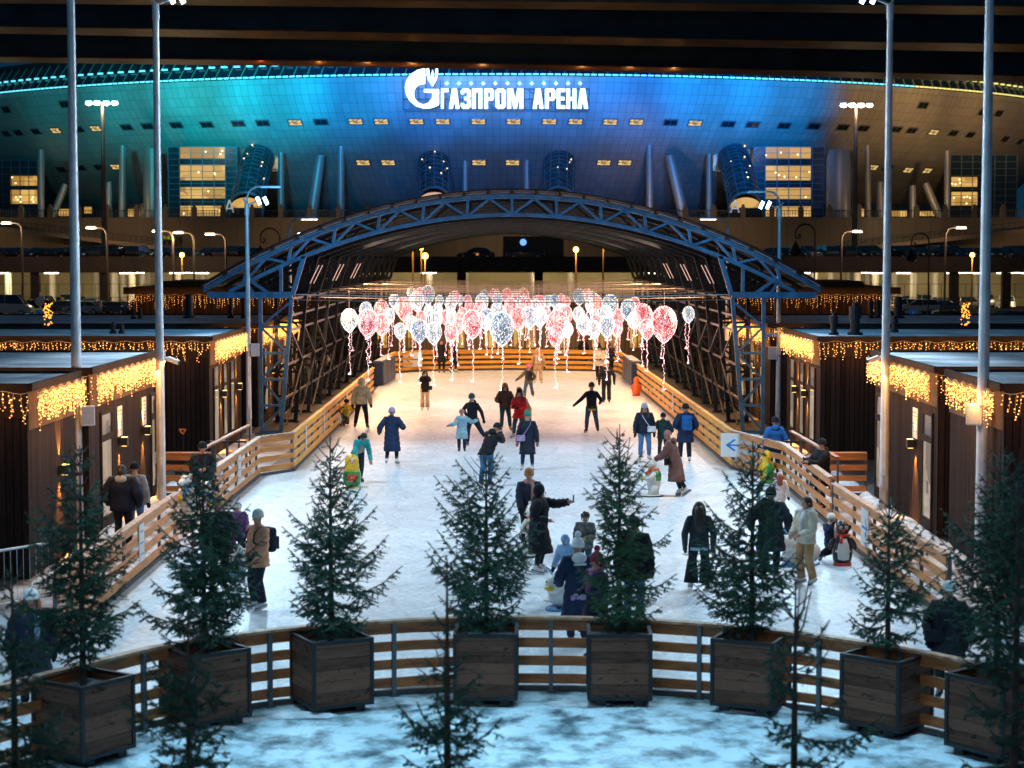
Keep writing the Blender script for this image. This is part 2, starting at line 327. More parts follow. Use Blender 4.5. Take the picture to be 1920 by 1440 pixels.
# ---------------------------------------------------------------- slatted rink fences
M_post = mat('zinc_post', (.11, .13, .15), .5, .4)
M_kick = mat('kick_board', (.05, .045, .045), .6, noise=.2)
SLZ = [(.12, .27), (.40, .55), (.68, .83), (.95, 1.12)]
def strip(mb, pts, z0, z1, t, closed=False):
    """a board that follows a ground polyline, thickness t centred on the line"""
    P = [Vector(p) for p in pts]; n = len(P); L = []; Rr = []
    for i, p in enumerate(P):
        tn = (P[min(i + 1, n - 1)] - P[max(i - 1, 0)]).normalized(); nr = Vector((-tn.y, tn.x))
        L.append(p + nr * t / 2); Rr.append(p - nr * t / 2)
    for i in range(n - 1):
        a, b, c, e = L[i], L[i + 1], Rr[i + 1], Rr[i]
        mb.add([(a.x, a.y, z0), (b.x, b.y, z0), (c.x, c.y, z0), (e.x, e.y, z0), (a.x, a.y, z1), (b.x, b.y, z1), (c.x, c.y, z1), (e.x, e.y, z1)],
               [(0, 3, 2, 1), (4, 5, 6, 7), (0, 1, 5, 4), (1, 2, 6, 5), (2, 3, 7, 6), (3, 0, 4, 7)])
def resample(pts, step):
    out = []; P = [Vector(p) for p in pts]; tot = sum((P[i + 1] - P[i]).length for i in range(len(P) - 1)); k = max(1, round(tot / step))
    for j in range(k + 1):
        s = tot * j / k; i = 0
        while i < len(P) - 2 and s > (P[i + 1] - P[i]).length + 1e-6: s -= (P[i + 1] - P[i]).length; i += 1
        t = (P[i + 1] - P[i]); out.append((P[i] + t.normalized() * s, t.normalized()))
    return out
def fence(name, label, pts, mslat, mcap, out=1, step=2.0, zoff=0, slz=SLZ, posts=True, hs=1, plist=None):
    c = Vector((sum(p.x for p in pts) / len(pts), sum(p.y for p in pts) / len(pts)))
    r = thing(name, label, 'fence', (c.x, c.y, zoff)); q = [Vector(p) - c for p in pts]
    for z0, z1 in slz:
        m = MB(); strip(m, q, z0, z1, .035); m.build('slat', mslat, r)
    m = MB(); strip(m, q, 1.125, 1.165, .14); m.build('cap_rail', mcap, r)
    m = MB(); strip(m, q, .004, .085, .06); m.build('kick_board', M_kick, r)
    if posts:
        for p, t in (resample(q, step) if plist is None else [(u - c, v) for u, v in plist]):
            nr = Vector((-t.y, t.x)) * out * .055; m = MB()
            m.box(-.03, .03, -.03, .03, .002, 1.115); m.box(-.07, .07, -.05, .05, .001, .012)
            for z0, z1 in slz: m.box(-.012, .012, -.034, -.03, (z0 + z1) / 2 - .012, (z0 + z1) / 2 + .012)
            o = m.build('post', M_post, r, loc=(p.x + nr.x, p.y + nr.y, 0)); o.rotation_euler = (0, 0, math.atan2(t.y, t.x))
    r.scale = (1, 1, hs)
    return r
def on_line(pts, px, py, z=.7):
    """nearest spot on a fence line to the place seen at a pixel"""
    q = g(px, py, z).to_2d(); best = None
    for i in range(len(pts) - 1):
        a, b = pts[i], pts[i + 1]; ab = b - a; t = max(0, min(1, (q - a).dot(ab) / ab.dot(ab))); p = a + ab * t
        if best is None or (p - q).length < best[0]: best = ((p - q).length, p, ab.normalized())
    return best[1], best[2]
M_cap = mat('snow_dusted_cap_board', (.36, .14, .05), .5, col2=(.52, .36, .26), scale=6)
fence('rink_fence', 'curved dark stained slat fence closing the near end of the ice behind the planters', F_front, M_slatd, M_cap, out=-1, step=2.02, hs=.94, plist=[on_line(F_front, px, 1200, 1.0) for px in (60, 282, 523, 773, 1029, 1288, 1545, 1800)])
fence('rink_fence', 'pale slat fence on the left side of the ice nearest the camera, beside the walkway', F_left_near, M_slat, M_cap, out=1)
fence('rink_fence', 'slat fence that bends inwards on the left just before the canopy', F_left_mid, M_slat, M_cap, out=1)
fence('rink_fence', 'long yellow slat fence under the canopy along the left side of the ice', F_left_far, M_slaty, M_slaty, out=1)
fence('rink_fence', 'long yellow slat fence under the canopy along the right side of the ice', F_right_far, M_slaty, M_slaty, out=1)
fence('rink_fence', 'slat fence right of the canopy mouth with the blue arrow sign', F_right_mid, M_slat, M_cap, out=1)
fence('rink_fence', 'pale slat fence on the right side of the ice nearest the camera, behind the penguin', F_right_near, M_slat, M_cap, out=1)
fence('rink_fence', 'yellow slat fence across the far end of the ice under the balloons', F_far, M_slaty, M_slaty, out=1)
fence('side_fence', 'short yellow slat barrier across the left walkway behind the man in black', [g(308, 930).to_2d(), g(396, 930).to_2d()], M_slat, M_slat, out=1, step=1.2)
fence('side_fence', 'short yellow slat barrier across the right walkway behind the man with the phone', [g(1556, 930).to_2d(), g(1624, 930).to_2d()], M_slat, M_slat, out=1, step=1.2)
# raised kerb board behind the middle fences
def rail(name, label, a, b, h=1.3):
    r = thing(name, label, 'railing', ((a.x + b.x) / 2, (a.y + b.y) / 2, 0)); dd = (b - a) / 2
    m = MB(); m.bar((-dd.x, -dd.y, h), (dd.x, dd.y, h), .12, .05); m.build('hand_rail', M_slatd, r)
    for k in range(5):
        t = -1 + k * .5; m = MB(); m.box(-.025, .025, -.025, .025, .002, h - .03); m.build('post', M_post, r, loc=(dd.x * t, dd.y * t, 0))
    return r
rail('hand_rail_fence', 'raised wooden hand rail with snow behind the bending left fence', Vector((-8.0, 49.3)), Vector((-7.75, 56.5)), 1.35)
rail('hand_rail_fence', 'raised wooden hand rail in front of the man photographing on the right', Vector((8.05, 47.2)), Vector((7.95, 54.5)), 1.35)
def bar_rail(label, px0, px1, yb, h):
    a = g(px0, yb); b = g(px1, yb); r = thing('metal_railing', label, 'railing', (a.x, a.y, 0)); L = b.x - a.x
    m = MB(); m.bar((0, 0, h), (L, 0, h), .06, .05); m.build('hand_rail', M_black, r)
    n = max(2, int(abs(L) / .45)); m = MB()
    for i in range(n + 1): m.box(L * i / n - .012, L * i / n + .012, -.012, .012, .002, h - .026)
    m.bar((0, 0, .15), (L, 0, h * .9), .02); m.bar((0, 0, h * .9), (L, 0, .15), .02)
    m.build('baluster', M_black, r)
bar_rail('black metal railing behind the left hand rail, below the lit windows', 388, 462, 905, 1.15)
bar_rail('black metal railing behind the woman in the blue jacket', 1468, 1530, 905, 1.15)
# wire balustrade in front of the nearest left kiosk
a = g(-40, 1150); b = g(92, 1124); r = thing('wire_railing', 'thin wire railing with a blue top rail below the nearest left kiosk', 'railing', (b.x, b.y, 0)); v = a - b
m = MB(); m.tube([(0, 0, 1.05), (v.x, v.y, 1.05)], .025); m.tube([(0, 0, .08), (v.x, v.y, .08)], .02); m.build('top_rail', M_pole, r)
m = MB()
for k in range(12): t = k / 11; m.tube([(v.x * t, v.y * t, .08), (v.x * t, v.y * t, 1.03)], .007, 5)
m.build('wire', M_pole, r)
# sheets and arrow signs fixed on the fences
M_sheet = mat('white_sheet', (.72, .74, .76), .5); M_blue = mat('arrow_blue', (.02, .22, .55), .5); M_grey = mat('print_grey', (.25, .3, .35), .6)
def sheet(label, p, tdir, wd, z0, z1, side, arrow=False, col=None, lines=3):
    """a flat board on the ice side of the fence; local x runs along the fence, local -y faces out"""
    r = thing('arrow_sign' if arrow else 'notice_sheet', label, 'sign', (p.x, p.y, 0), math.atan2(tdir.y, tdir.x))
    y = side * .03; MB().box(-wd / 2, wd / 2, min(y, y + side * .012), max(y, y + side * .012), z0, z1).build('board', M_sheet, r)
    y2 = y + side * .014; zc = (z0 + z1) / 2; m = MB(); h = z1 - z0; s = -side
    ya, yb = min(y2, y2 + side * .003), max(y2, y2 + side * .003)
    if arrow:
        for q in ([(-.36, -.035), (.38, -.035), (.38, .035), (-.36, .035)], [(-.42, 0), (-.16, .27), (-.12, .21), (-.32, 0)], [(-.42, 0), (-.32, 0), (-.12, -.21), (-.16, -.27)]):
            pts = [(x * wd * .9, zc + z * h) for x, z in q]
            m.prism(pts, ya, yb)
        m.build('arrow', col or M_blue, r)
    else:
        for k in range(lines): z = z1 - h * (.2 + .6 * k / max(1, lines - 1)); m.box(-wd * .3, wd * .3, ya, yb, z - h * .02, z + h * .02)
        m.build('print', M_grey, r)
M_teal = mat('arrow_teal', (.01, .14, .19), .5)
p, t = on_line(F_right_mid, 1396, 836, .75); sheet('white board with a bright blue arrow on the fence at the right canopy leg', p, Vector((1, -.35)), 1.15, .42, 1.12, -1, True)
p, t = on_line(F_far, 792, 671, .8); sheet('white board with a dark arrow at the left of the far fence', p, Vector((1, 0)), 1.05, .28, 1.1, -1, True, M_teal)
p, t = on_line(F_far, 1108, 671, .8); sheet('white board with a dark arrow at the right of the far fence', p, Vector((1, 0)), 1.05, .28, 1.1, -1, True, M_teal)
for px, py, pts, lb in ((442, 878, F_left_mid, 'tall white notice on the bending fence, next to the man in black'), (570, 820, F_left_far, 'narrow white notice nearest the canopy leg on the left yellow fence'),
                        (602, 790, F_left_far, 'white notice on the left yellow fence behind the kneeling child'), (646, 752, F_left_far, 'white notice on the left yellow fence beside the cream jacket'),
                        (679, 722, F_left_far, 'small farthest white notice on the left yellow fence'), (252, 1015, F_left_near, 'white notice on the near left fence between the two spruces'),
                        (1254, 752, F_right_far, 'white notice on the right yellow fence above the woman in the grey hat')):
    p, t = on_line(pts, px, py, .7); sd = -1 if p.x < 0 else 1
    if t.y < 0: t = -t
    sheet(lb, p, t, .5 if px < 460 else .42, .3, 1.05, -1 if p.x < 0 else 1)
p, t = on_line(F_right_near, 1648, 985, .7); sheet('white and blue notice on the near right fence beside the spruce', p, t if t.y > 0 else -t, .75, .25, 1.05, 1, True)
# padded blue gate mats at the far corners
M_tarp = mat('blue_tarpaulin', (.010, .025, .07), .45, noise=.3, scale=3, bump=.5)
def pad(label, x0, y0, x1, y1, n):
    r = thing('padded_barrier', label, 'padding', (x0, y0, 0)); dx, dy = x1 - x0, y1 - y0; ang = math.atan2(dy, dx); L = math.hypot(dx, dy) / n
    for k in range(n):
        m = MB(); M = Euler((0, 0, ang)).to_matrix(); m.obox((dx * (k + .5) / n, dy * (k + .5) / n, .6), (L - .05, .55, 1.19), M)
        o = m.build('pad', M_tarp, r); b = o.modifiers.new('bevel', 'BEVEL'); b.width = .05; b.segments = 2
        m = MB(); m.obox((dx * (k + .5) / n, dy * (k + .5) / n, 1.215), (L - .12, .4, .02), M); m.build('snow_dust', M_snow, r)
pad('dark blue padded barrier at the far left corner of the ice', F_left_far[1].x - .1, F_left_far[1].y + 4.5, F_left_far[1].x + .15, F_far[0].y - .6, 3)
pad('dark blue padded barrier at the far right corner of the ice', F_right_far[0].x + .05, F_right_far[0].y + 1.0, F_far[-1].x, F_far[-1].y - .6, 4)
# banks of shovelled snow along the boards and the kiosk walls
def bank(label, a, b, w_, h, seed, z=0):
    rng = random.Random(seed); a = Vector(a); b = Vector(b); L = (b - a).length; t = (b - a) / L; nr = Vector((-t.y, t.x)); n = int(L / .12); k = 7; v = []; f = []
    ph = [rng.uniform(0, 6) for _ in range(6)]
    for i in range(n + 1):
        s = i / n; x = s * L; e = min(1, s * 8, (1 - s) * 8); ww = w_ * (.7 + .3 * math.sin(x * 1.7 + ph[0]) + .15 * math.sin(x * 5 + ph[1])) * (.3 + .7 * e); hh = h * max(.08, .55 + .35 * math.sin(x * 2.3 + ph[2]) + .25 * math.sin(x * 6.1 + ph[3])) * e
        for j in range(k):
            u = j / (k - 1); q = a + t * (x + rng.uniform(-.02, .02)) + nr * ((u - .5) * ww); v.append((q.x, q.y, z + .002 + hh * math.sin(math.pi * u) * rng.uniform(.8, 1.2)))
    for i in range(n):
        for j in range(k - 1): q = i * k + j; f.append((q, q + 1, q + k + 1, q + k))
    o = MB().add(v, f).build('snow_bank', M_bank, smooth=True); return tag(o, label, 'snow', kind='stuff')
M_bank = mat('shovelled_snow', (.42, .45, .50), .85, col2=(.74, .76, .80), scale=5, bump=1, bscale=18)
bank('bank of shovelled snow along the foot of the left kiosks', (-9.15, 36.5), (-9.15, 58), .7, .16, 1)
bank('bank of shovelled snow along the foot of the right kiosks', (9.3, 36.5), (9.3, 58), .7, .16, 2)
bank('snow pushed against the outside of the near left fence', (-7.65, 34.5), (-7.65, 43), .5, .14, 3)
bank('snow pushed against the outside of the near right fence', (7.95, 34.8), (7.75, 44.5), .5, .12, 4)
bank('snow crust between the two middle planters and the fence', (-2.2, 27.75), (2.6, 27.72), .35, .09, 5)
for i, (x, y) in enumerate(((-1.1, 26.8), (.95, 26.75), (-2.9, 26.0), (3.4, 26.3), (-4.2, 25.3), (4.9, 25.4))):
    bank(f'low heap of trodden snow beside the planters, {ordn(i)} of six', (x - .5, y), (x + .5, y + .1), .4, .07, 20 + i)
# ---------------------------------------------------------------- planters and spruces
M_needle = []
def needle_mat(name, c1, c2):
    m = bpy.data.materials.new(name); m.use_nodes = True; n = m.node_tree; b = n.nodes['Principled BSDF']
    gi = n.nodes.new('ShaderNodeNewGeometry'); r = n.nodes.new('ShaderNodeValToRGB')
    n.links.new(gi.outputs['Random Per Island'], r.inputs[0]); r.color_ramp.elements[0].color = (*c1, 1); r.color_ramp.elements[1].color = (*c2, 1)
    n.links.new(r.outputs[0], b.inputs['Base Color']); b.inputs['Roughness'].default_value = .6; b.inputs['Specular IOR Level'].default_value = .3
    return m
NEED = [needle_mat('blue_green_needles', (.012, .044, .032), (.060, .150, .10)), needle_mat('dark_green_needles', (.009, .034, .024), (.046, .115, .072)), needle_mat('mid_green_needles', (.017, .055, .029), (.066, .150, .070))]
M_bark = mat('spruce_bark', (.055, .035, .028), .8, noise=.3, scale=20)
def twig(v, f, p, q, rng, r=.048, dens=190):
    """needles set in a spiral round a twig"""
    p = Vector(p); q = Vector(q); ax = q - p; L = ax.length
    if L < .01: return
    ax = ax / L; u = ax.orthogonal().normalized(); b = ax.cross(u); n = max(4, int(L * dens))
    for i in range(n):
        t = (i + rng.random()) / n; a = rng.random() * 6.283; o = u * math.cos(a) + b * math.sin(a); c = p + ax * (L * t)
        ln = r * (1.1 - .45 * t) * rng.uniform(.7, 1.15); tip = c + (o * .85 + ax * .55) * ln; s = ax.cross(o) * .0062
        k = len(v); v += [tuple(c + s), tuple(c - s), tuple(tip)]; f.append((k, k + 1, k + 2))
def spruce(base, H, Rm, seed, label, mi=0, bare=.3, low=.18, sparse=1.0, leaders=1, lean=0, dens=190, group=None, droop=.25, profile=1.0):
    rng = random.Random(seed); r = thing('spruce_tree', label, 'tree', base, 0, group)
    tr = MB(); tips = []
    top = Vector((lean * H, 0, H)); tr.tube([(0, 0, 0), (lean * H * .5, 0, H * .5), top], [.028 + H * .006, .02 + H * .003, .006], 7)
    for k in range(leaders - 1):
        a = rng.random() * 6.28; z = H * rng.uniform(.72, .8); tr.tube([(lean * z, 0, z), (lean * z + math.cos(a) * .08, math.sin(a) * .08, z + .15), (lean * z + math.cos(a) * .15, math.sin(a) * .15, z + H * .22)], [.012, .010, .005], 5)
    v = []; f = []
    z = H * low
    droop = droop + rng.uniform(-.12, .22); lean += rng.uniform(-.012, .012); bias = rng.random() * 6.28; bamp = rng.uniform(.05, .25)
    while z < H * .97:
        t = (z - H * low) / (H * (1 - low)); n = 5 if t < .75 else 4
        rad = Rm * .90 * (math.sin(min(1, (t * 2.6 + .35)) * math.pi / 2) if t < .25 else ((1 - t) / .75) ** (.85 * profile)) 
        a0 = rng.random() * 6.28
        for k in range(n):
            if rng.random() > sparse * .93: continue
            a = a0 + k * 6.283 / n + rng.uniform(-.3, .3); L = rad * rng.choice((.55, .8, .95, 1.05, 1.25)) * rng.uniform(.85, 1.12) * (1 + bamp * math.cos(a - bias)) + .05
            if t > .86: L = .10 + (1 - t) * 1.2 * Rm * rng.uniform(.5, 1.1)
            up = .12 + t * .85 - droop * (1 - t)
            dr = Vector((math.cos(a), math.sin(a), 0)); pts = []
            for i in range(5):
                s = i / 4; pts.append(Vector((lean * z, 0, z)) + dr * (L * s) + Vector((0, 0, L * (up * s + .22 * s * s - (.20 * (1 - t)) * math.sin(s * 3.1)))))
            tr.tube(pts, [.012 * (1 - t * .5), .010, .008, .006, .003], 4, cap=False)
            need = t < 1 - bare * .6 or rng.random() < .35
            if need:
                twig(v, f, pts[1], pts[2], rng, dens=dens * .6); twig(v, f, pts[2], pts[3], rng, dens=dens); twig(v, f, pts[3], pts[4], rng, dens=dens)
            ns = max(2, int(L / .058))
            side = dr.cross(Vector((0, 0, 1)))
            for j in range(ns):
                s = .14 + .82 * j / ns; i = min(3, int(s * 4)); p = pts[i].lerp(pts[i + 1], s * 4 - i)
                sg = 1 if j % 2 else -1; l2 = (L * .42 * (1.05 - s) + .07) * rng.uniform(.7, 1.25)
                q = p + (dr * .62 + side * sg * rng.uniform(.5, 1) + Vector((0, 0, rng.uniform(-.38, .12) - .12 * (1 - t)))).normalized() * l2
                if not need and rng.random() < .8: continue
                twig(v, f, p, q, rng, dens=dens)
                if l2 > .16 and rng.random() < .85:
                    for e in (-1, 1):
                        pm = p.lerp(q, .45); twig(v, f, pm, pm + ((q - p).normalized() * .6 + (dr * e * .6) + Vector((0, 0, rng.uniform(-.5, 0)))).normalized() * l2 * .45, rng, dens=dens)
        z += (.088 + .045 * rng.random()) * (1.25 if t > .6 else 1)
    tr.build('trunk', M_bark, r)
    me = bpy.data.meshes.new('crown'); me.from_pydata(v, [], f); me.materials.append(NEED[mi]); o = bpy.data.objects.new('crown', me); C.objects.link(o); o.parent = r
    return r
M_plank = planks('planter_boards', (.125, .058, .038), 'Z', .155, .05, .45, .6, .35, knots=1)
M_frame = mat('planter_frame', (.006, .007, .010), .55)
M_gravel = mat('grey_gravel', (.10, .12, .13), .8, col2=(.42, .47, .50), scale=38, bump=1)
def planter(px, py, yaw, label, S=.91, sc=1):
    b = g(px, py); r = thing('tree_planter', label, 'planter', (b.x, b.y, 0), yaw, 'wooden planters in front of the near fence')
    h = S / 2; z0, z1 = .09, 1.03
    m = MB()
    for sx, sy in ((0, -1), (0, 1), (-1, 0), (1, 0)):
        if sx == 0: m.box(-h + .03, h - .03, sy * (h - .035) - .015, sy * (h - .035) + .015, z0 + .03, z1 - .03)
        else: m.box(sx * (h - .035) - .015, sx * (h - .035) + .015, -h + .052, h - .052, z0 + .03, z1 - .03)
    m.build('boards', M_plank, r)
    m = MB(); e = .05
    for sx in (-1, 1):
        for sy in (-1, 1): m.box(min(sx * h, sx * (h - e)), max(sx * h, sx * (h - e)), min(sy * h, sy * (h - e)), max(sy * h, sy * (h - e)), z0 + e, z1 - e)
    for z in (z0, z1 - e):
        for s_ in (-1, 1):
            a, c = sorted((s_ * h, s_ * (h - e))); m.box(-h, h, a, c, z, z + e); m.box(a, c, -h + e, h - e, z, z + e)
    m.build('frame', M_frame, r)
    m = MB(); m.box(-h + .052, h - .052, -h + .052, h - .052, .5, .90); m.build('gravel', M_gravel, r)
    for sx in (-1, 1):
        m = MB(); m.box(min(sx * .34, sx * .2), max(sx * .34, sx * .2), -.40, .40, .002, .088); m.build('foot', M_frame, r)
    return r
PL = [(158, 1419, 56, 'weathered planter turned corner-on, leftmost of the row'), (385, 1353, 40, 'weathered planter, second from the left of the row'),
      (622, 1326, 27, 'brown planter with bluish front, third from the left of the row'), (912, 1312, -1, 'reddish brown planter facing the camera, left of the middle of the row'),
      (1160, 1312, -1, 'reddish brown planter facing the camera, right of the middle of the row'), (1408, 1327, -24, 'grey-brown planter with a spruce in front of the man in the dark coat'),
      (1662, 1366, -42, 'grey-blue planter, second from the right of the row'), (1866, 1413, -52, 'grey-blue planter cut by the right edge of the picture')]
TR = [  # height above the gravel, radius, seed, material, bare, low, sparse, leaders
    (3.05, .78, 11, 1, .35, .14, 1, 2, 'dark full spruce in the leftmost planter'), (2.75, .84, 12, 1, .2, .12, 1, 1, 'broad dense spruce in the second planter from the left'),
    (2.92, .76, 13, 0, .55, .10, .92, 2, 'slim spruce with a long bare leader in the third planter from the left'), (2.62, .90, 14, 0, .5, .12, .97, 1, 'uneven spruce with a low branch reaching left, left of the middle'),
    (3.05, .66, 15, 2, .35, .08, 1, 3, 'dense pointed spruce with bare top shoots, right of the middle'), (2.85, .80, 16, 1, .35, .10, 1, 1, 'thick dark spruce hiding the man in the dark coat'),
    (2.25, .66, 17, 0, .3, .14, .86, 1, 'small sparse spruce in the second planter from the right'), (3.0, .75, 18, 1, .3, .1, 1, 1, 'dark spruce in the planter at the right edge')]
for (px, py, yw, lb), t in zip(PL, TR):
    o = planter(px, py, R(yw), lb); b = o.location
    spruce((b.x, b.y, .90), t[0], t[1], t[2], t[8], t[3], t[4], t[5], t[6], t[7], group=None)
NEAR = [(838, 1046, 19.0, .52, 21, 0, .95, .05, .50, 'thin young spruce with a bare leader, close to the camera in the middle', 2.35, 1.3), (1492, 1085, 18.6, .66, 22, 0, .8, .05, .38, 'open spruce with several long bare shoots, close to the camera right of the middle', 2.2, 1.0),
        (352, 1150, 18.4, .66, 23, 1, .6, .05, .5, 'olive green spruce close to the camera before the second planter', 2.2, 1.0), (22, 1060, 19.0, .60, 24, 1, .5, .03, .55, 'dark spruce cut by the left edge close to the camera', 2.5, 1.0),
        (1912, 845, 19.2, .55, 26, 1, .5, .02, .6, 'tall dark spruce cut by the right edge close to the camera', 3.3, .8)]
for px, py, Y, rm, sd, mi, bare, low, sp, lb, H, prof in NEAR:
    top = d(px, py, Y); zb = .90; base = Vector((top.x, Y, zb)); HH = top.z - zb
    spruce(base, HH, rm, sd, lb, mi, bare, low, sp, 4 if sd == 22 else 1, dens=210, profile=prof)
    b = thing('tree_planter', 'wooden planter below the frame under the ' + lb.split(',')[0].replace(' close to the camera', ''), 'planter', (base.x, base.y, 0), .4)
    src = [o for o in C.objects if o.name == 'tree_planter'][0]
    for ch in src.children: c = ch.copy(); C.objects.link(c); c.parent = b
# ---------------------------------------------------------------- arched steel canopy
CY0 = 68.7; NF = 13; DY = 4.6; S0 = CY0 / F
ZT = HC - (553 - YH) * S0            # tie level
def topc(x): return HC + (YH - 369) * S0 - (x / S0) ** 2 / 1900 * S0
def lowc(x): return HC + (YH - 403) * S0 - (x / S0) ** 2 / 1950 * S0
XT = 578 * S0; XO = 9.0; XI = 7.85; XB = 8.3
def frame(k):
    y = CY0 + k * DY; q = 0
    lb = 'front blue steel arch truss of the canopy facing the camera' if k == 0 else f'steel arch truss under the canopy, {ordn(k)} behind the front one'
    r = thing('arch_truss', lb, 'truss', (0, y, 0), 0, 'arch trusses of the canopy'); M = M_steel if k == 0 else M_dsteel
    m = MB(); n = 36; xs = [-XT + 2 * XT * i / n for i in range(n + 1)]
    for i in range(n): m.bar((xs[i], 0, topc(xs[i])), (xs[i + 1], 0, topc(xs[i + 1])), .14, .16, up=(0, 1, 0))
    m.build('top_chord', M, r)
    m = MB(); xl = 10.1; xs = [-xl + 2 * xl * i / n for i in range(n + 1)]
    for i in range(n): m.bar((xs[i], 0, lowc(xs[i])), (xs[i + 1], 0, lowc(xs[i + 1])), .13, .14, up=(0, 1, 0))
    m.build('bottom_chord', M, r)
    m = MB(); nd = 24
    for i in range(nd + 1):
        x = -9.6 + 19.2 * i / nd
        if i % 2 == 0: m.bar((x, 0, lowc(x)), (x * .985, 0, topc(x * .985) - .06), .10, .09, up=(0, 1, 0))
        if i < nd:
            x2 = -9.6 + 19.2 * (i + 1) / nd
            if i % 2 == 0: m.bar((x, 0, lowc(x)), (x2, 0, topc(x2) - .06), .085, .08, up=(0, 1, 0)) if k == 0 or i % 4 == 0 else None
            else: m.bar((x, 0, topc(x) - .06), (x2, 0, lowc(x2)), .085, .08, up=(0, 1, 0))
    m.build('web_members', M, r)
    for s in (-1, 1):
        m = MB(); m.bar((s * (XT - .15), 0, ZT), (s * XI, 0, ZT), .20, .22); m.build('tie_beam', M, r)
        m = MB(); m.bar((s * XI, 0, ZT), (s * 7.42, 0, lowc(7.42)), .16, .14, up=(0, 1, 0)); m.bar((s * 8.25, 0, ZT), (s * 8.25, 0, lowc(8.25)), .12, .1, up=(0, 1, 0))
        m.bar((s * 8.6, 0, ZT), (s * 9.35, 0, lowc(9.35)), .11, .1, up=(0, 1, 0)); m.bar((s * 9.2, 0, ZT), (s * 9.5, 0, lowc(9.5)), .1, .1, up=(0, 1, 0)); m.build('knee_brace', M, r)
        m = MB(); m.bar((s * XO, 0, ZT - .1), (s * XO, 0, .002), .13, .13, up=(0, 1, 0)); m.bar((s * (XI + .03), 0, ZT - .1), (s * XB, 0, .002), .14, .13, up=(0, 1, 0))
        zs = [ZT - .2 - (ZT - .25) * i / 5 for i in range(6)]
        def xi(z): return XB + (XI - XB) * z / ZT
        for i, z in enumerate(zs[1:]): m.bar((s * XO, 0, z), (s * xi(z), 0, z), .09, .08, up=(0, 1, 0))
        for i in range(5):
            a, b = zs[i], zs[i + 1]
            m.bar((s * (XO if i % 2 else xi(a)), 0, a), (s * (xi(b) if i % 2 else XO), 0, b), .075, .07, up=(0, 1, 0))
        m.box(min(s * (XO + .15), s * (XB - .15)), max(s * (XO + .15), s * (XB - .15)), -.15, .15, .001, .03)
        m.build('leg', M, r)
        if k in (1, 3, 5):  # LED battens clipped to the knee braces
            bt = MB(); a = Vector((s * 7.55, -.12, ZT + .35)); b2 = Vector((s * 7.2, -.12, ZT + 1.05)); bt.bar(a, b2, .03, .03); bt.bar(a + Vector((s * .14, 0, 0)), b2 + Vector((s * .14, 0, 0)), .03, .03); bt.build('led_batten', mat('led_batten_glow', (1, .78, .68), .5, emit=.5, ecol=(1, .66, .56), sample=False), r)
    return r
for k in range(NF): frame(k)
# purlins and the corrugated sheet on top
YE = CY0 + (NF - 1) * DY
r = thing('canopy_roof', 'curved sheet roof of the canopy on long purlins', 'roof', (0, CY0, 0))
xs = [-XT + 2 * XT * i / 26 for i in range(27)]
for i, x in enumerate(xs):
    m = MB(); m.bar((x, -.35, topc(x) + .14), (x, YE - CY0 + .4, topc(x) + .14), .07, .12); m.build('purlin', M_dsteel, r)
m = MB(); n = 60; vs = []; fs = []
M_roof = mat('roof_sheet', (.011, .016, .024), .8, 0, spec=.08, noise=.3, scale=1.5)
M_roofled = mat('roof_sheet_under', (.05, .055, .065), .5, .3)
for j, yy in enumerate((-.45, YE - CY0 + .5)):
    for i in range(n + 1):
        x = -XT - .05 + 2 * (XT + .05) * i / n; vs.append((x, yy, topc(x) + .23))
for j, yy in enumerate((-.45, YE - CY0 + .5)):
    for i in range(n + 1):
        x = -XT - .05 + 2 * (XT + .05) * i / n; vs.append((x, yy, topc(x) + .26))
q = n + 1
for i in range(n):
    fs += [(i, i + 1, q + i + 1, q + i), (2 * q + i, 3 * q + i, 3 * q + i + 1, 2 * q + i + 1), (i, 2 * q + i, 2 * q + i + 1, i + 1), (q + i, q + i + 1, 3 * q + i + 1, 3 * q + i)]
MB().add(vs, fs).build('sheet', M_roof, r)
# pale gusset plates between purlins on the front edge
m = MB()
for i in range(len(xs) - 1):
    a, b = xs[i] + .12, xs[i + 1] - .12; m.bar((a, -.40, topc(a) + .12), (b, -.40, topc(b) + .12), .02, .10, up=(0, 1, 0))
m.build('edge_panels', mat('edge_panel', (.20, .28, .38), .5, .1), r)
# longitudinal rails on the legs
for s in (-1, 1):
    r = thing('side_girder', f'pale side girder along the canopy legs on the {"left" if s < 0 else "right"}', 'girder', (0, CY0, 0))
    m = MB(); L = YE - CY0
    for z, x in ((ZT - .15, XI + .1), (ZT - .75, XI + .15), (ZT - 1.3, XI + .2), (2.4, XI + .3), (1.2, 8.2)): m.bar((s * x, .1, z), (s * x, L, z), .06, .08)
    for k in range(NF - 1):
        y0 = k * DY; m.bar((s * 8.1, y0, .3), (s * 8.0, y0 + DY, 2.4), .05); m.bar((s * 8.0, y0, 3.9), (s * 8.0, y0 + DY, 2.4), .05)
        m.bar((s * XO, y0, .5), (s * XO, y0 + DY, 4.2), .06)
    m.build('rails', mat('galvanised_rail', (.04, .038, .04), .4, .5), r)
